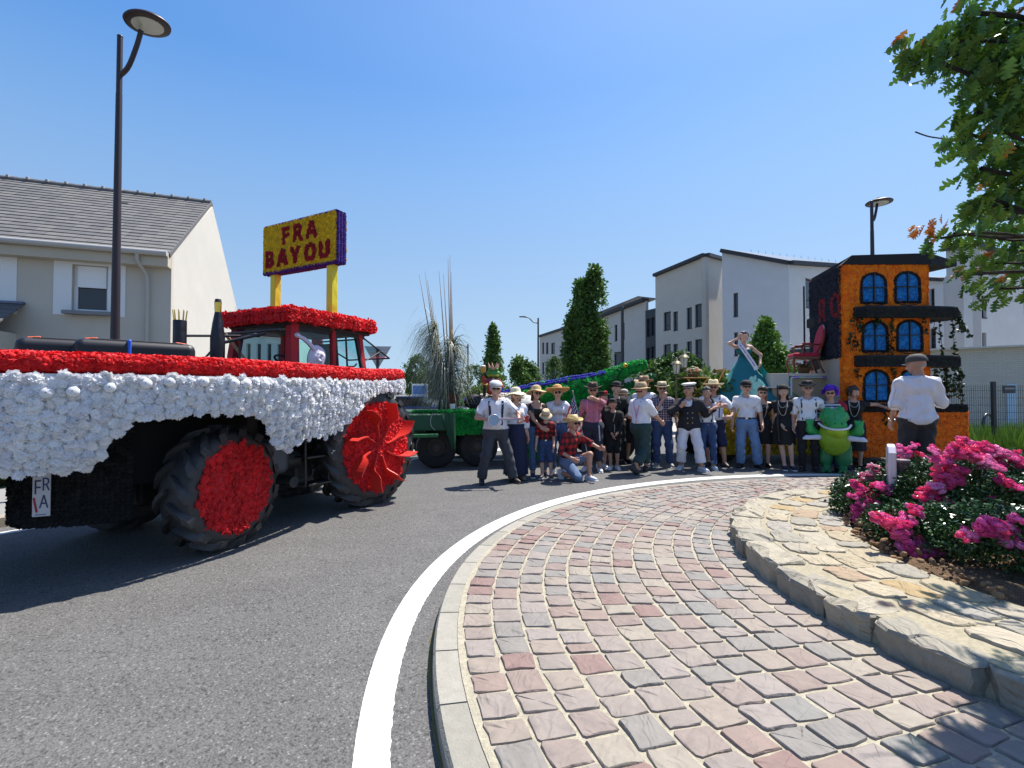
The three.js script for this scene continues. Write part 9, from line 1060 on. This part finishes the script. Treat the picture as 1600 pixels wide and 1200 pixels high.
{ // the two lanterns, table, chairs
  const iron = std([0.14, 0.12, 0.07], 0.5, { metalness: 0.4 });
  const lantern = (label, px, py, d) => { const b = at(px, 615, d).setY(1.35), y = at(px, py, d).y - 1.35, g = thing('lantern_post', label, 'lantern', b, 0.2, undefined); new MB().cyl([0, 0, 0], [0, y - 0.16, 0], 0.03, 0.024, 10).cyl([0, 0, 0], [0, 0.06, 0], 0.1, 0.05, 12).cyl([0, y - 0.2, 0], [0, y - 0.15, 0], 0.03, 0.07, 10).build('post', iron, g); const f = new MB(); for (let i = 0; i < 6; i++) { const a = i / 6 * 6.28; f.cyl([Math.cos(a) * 0.07, y - 0.15, Math.sin(a) * 0.07], [Math.cos(a) * 0.11, y + 0.09, Math.sin(a) * 0.11], 0.007, 0.007, 5); } f.lathe([[0.135, 0.09], [0.09, 0.15], [0.04, 0.18], [0.03, 0.24], [0, 0.26]], 0, y, 0, 6).build('cage', iron, g); new MB().cyl([0, y - 0.14, 0], [0, y + 0.08, 0], 0.062, 0.1, 6).build('glass', phys([0.85, 0.84, 0.78], 0.25, { transmission: 0.5, thickness: 0, side: THREE.DoubleSide }), g); new MB().ball(0.035, 0, y - 0.02, 0, 1, 1.3, 1).build('bulb', std([0.75, 0.72, 0.62], 0.4), g); };
  lantern('shorter old fashioned lantern post on the second trailer', 1057, 575, 11.5); lantern('taller old fashioned lantern post beside the bistro table', 1069, 565, 11.7);
  const wood = std([0.52, 0.27, 0.07], 0.6, { map: T.grain }); const tb = at(1085, 615, 11.6), g = thing('bistro_table', 'folding wooden bistro table with a flower pot on the second trailer', 'table', tb.setY(1.35)), h = at(1085, 590, 11.6).y - 1.35;
  for (let i = 0; i < 5; i++) new MB().box(0.62, 0.025, 0.1, -0.02, h - 0.012, (i - 2) * 0.108, 0.005).build('slat', wood, g); new MB().bar([-0.26, 0, 0.2], [0.24, h - 0.03, 0.2], 0.03, 0.03).bar([0.26, 0, 0.2], [-0.24, h - 0.03, 0.2], 0.03, 0.03).bar([-0.26, 0, -0.2], [0.24, h - 0.03, -0.2], 0.03, 0.03).bar([0.26, 0, -0.2], [-0.24, h - 0.03, -0.2], 0.03, 0.03).build('trestle', wood, g);
  const fp = at(1083, 588, 11.6), p = thing('flower_pot', 'brown pot of pale yellow and pink flowers on the bistro table', 'flower pot', [fp.x, 1.35 + h, -11.6]); new MB().lathe([[0, 0], [0.1, 0], [0.14, 0.09], [0.13, 0.1], [0, 0.085]]).build('pot', std([0.12, 0.08, 0.05], 0.8), p); const r = rngOf(201), l = []; for (let i = 0; i < 90; i++) { const a = r() * 6.28, q = 0.2 * Math.sqrt(r()); l.push(stand(V(Math.cos(a) * q, 0.12 + 0.12 * (1 - q / 0.2) + 0.05 * r(), Math.sin(a) * q), V(Math.cos(a) * q * 4, 1, Math.sin(a) * q * 4), 0.024, r, 0.9)); } cover(p, 'blossoms', pomS[0], paper([1, 1, 1]), l, [[0.7, 0.62, 0.3], [0.7, 0.68, 0.6], [0.65, 0.3, 0.2], [0.12, 0.25, 0.05]], 25);
  const chair = (label, px, d, turn) => { const c = thing('folding_chair', label, 'chair', at(px, 615, d).setY(1.35), turn); for (let i = 0; i < 4; i++) new MB().box(0.4, 0.02, 0.08, 0, 0.45, (i - 1.5) * 0.095, 0.004).build('seat_slat', wood, c); for (const y of [0.68, 0.8]) new MB().box(0.42, 0.085, 0.02, 0, y, -0.26 - (y - 0.68) * 0.3, 0.005).build('back_slat', wood, c); for (const s of [1, -1]) { new MB().bar([s * 0.2, 0, 0.22], [s * 0.2, 0.86, -0.31], 0.03, 0.022).build('leg', wood, c); new MB().bar([s * 0.17, 0, -0.24], [s * 0.17, 0.45, 0.18], 0.03, 0.022).build('leg', wood, c); } };
  chair('slatted folding chair just beside the bistro table', 1108, 11.7, -1.3); chair('slatted folding chair next to the woman in the teal gown', 1131, 12.0, -0.9);
}
{ // the woman in the gown on the second trailer
  const p = at(1163, 615, 11.75), w = person('woman in teal tulle gown with tiara and white sash standing on the trailer', [p.x, 1.35, p.z], front(p.x, p.z, 0.25), 1.74, { female: 1, skin: 2, head: [0.1, 0.02, -0.05], hair: 'bun', smile: 1, hairCol: [0.04, 0.022, 0.016], footL: [0.08, 0, 0], footR: [-0.08, 0, 0], handR: [-0.16, 1.6, 0.14], elbowR: [-1, -0.5, 0.1], dirR: [0.3, 0.9, 0], palmR: [0.5, 0, 0.6], curlR: 0.8, handL: [0.33, 0.98, 0.12], elbowL: [1, 0, -0.4], curlL: 0.7, wear: [{ t: 'top', m: cloth([0.006, 0.12, 0.13]), hem: 0.08, bare: 0.42, neck: [0.09, 0.09, 0.05, -0.1], name: 'bodice', fit: 0.012 }, { t: 'skirt', m: phys([0.004, 0.13, 0.15], 0.75, { sheen: 0.5, sheenColor: new THREE.Color(0.1, 0.6, 0.6), bumpMap: T.fold, bumpScale: 0.02 }), top: 0.19, hem: 0.02, w: [0.118, 0.24, 0.8], pleat: 0.05, name: 'gown' }] });
  const g = w.g, r = rngOf(211); // train, sash, tiara
  const tr = [], n = 20, tm = phys([0.012, 0.34, 0.33], 0.7, { side: THREE.DoubleSide, transmission: 0.25, thickness: 0 }), p2 = [], idx = []; for (let i = 0; i <= n; i++) for (let j = 0; j <= 14; j++) { const v = i / n, u = j / 14 - 0.5, c = V(lerp(0.34, 1.25, Math.pow(v, 1.15)), lerp(0.95, 0.03, Math.pow(v, 0.8)), 0.15 + 0.1 * v), wd = lerp(0.05, 0.55, v); p2.push(c.x + u * wd * 0.9 - wd * 0.3, c.y + 0.02 * Math.sin(u * 22) * v, c.z + u * wd * 0.6 + 0.03 * Math.sin(u * 26 + v * 3)); } for (let i = 0; i < n; i++) for (let j = 0; j < 14; j++) { const a = i * 15 + j; idx.push(a, a + 15, a + 1, a + 1, a + 15, a + 16); } const q = new THREE.BufferGeometry(); q.setAttribute('position', new THREE.Float32BufferAttribute(p2, 3)); q.setIndex(idx); q.computeVertexNormals(); mesh('train', q, tm, g);
  const sp = [[-0.13, 1.46, 0.05], [-0.1, 1.4, 0.13], [-0.02, 1.26, 0.165], [0.08, 1.1, 0.17], [0.17, 0.95, 0.19], [0.23, 0.82, 0.2]].map((a) => V(...a)), cv = new THREE.CatmullRomCurve3(sp).getPoints(30), sm = std([0.68, 0.67, 0.72], 0.5, { side: THREE.DoubleSide }); mesh('sash', strip(cv.map((v) => v.clone().add(V(-0.045, -0.02, 0))), cv.map((v) => v.clone().add(V(0.045, 0.025, 0.004))), 1), sm, g); const mk = new MB(); for (let i = 4; i < 26; i++) if (i % 7) mk.box(0.016, 0.034 + 0.014 * hash(i, 2), 0.003, cv[i].x, cv[i].y + 0.002, cv[i].z + 0.006, 0, [0, 0, 0.6]); stuff(mk.build('sash_print', std([0.16, 0.1, 0.4], 0.6), g));
  const ti = new MB(); for (let i = 0; i < 11; i++) { const a = (i - 5) * 0.2, b = w.J.H(Math.sin(a) * 0.09, 0.135, -0.03 + Math.cos(a) * 0.085); ti.cyl(b, b.clone().add(V(Math.sin(a) * 0.01, 0.012 + 0.03 * Math.cos(a * 1.4), 0)), 0.005, 0.002, 5).ball(0.005, b.x, b.y + 0.025, b.z); } ti.build('tiara', phys([0.8, 0.8, 0.82], 0.15, { metalness: 1 }), g);
}
renderer.render(scene, camera);
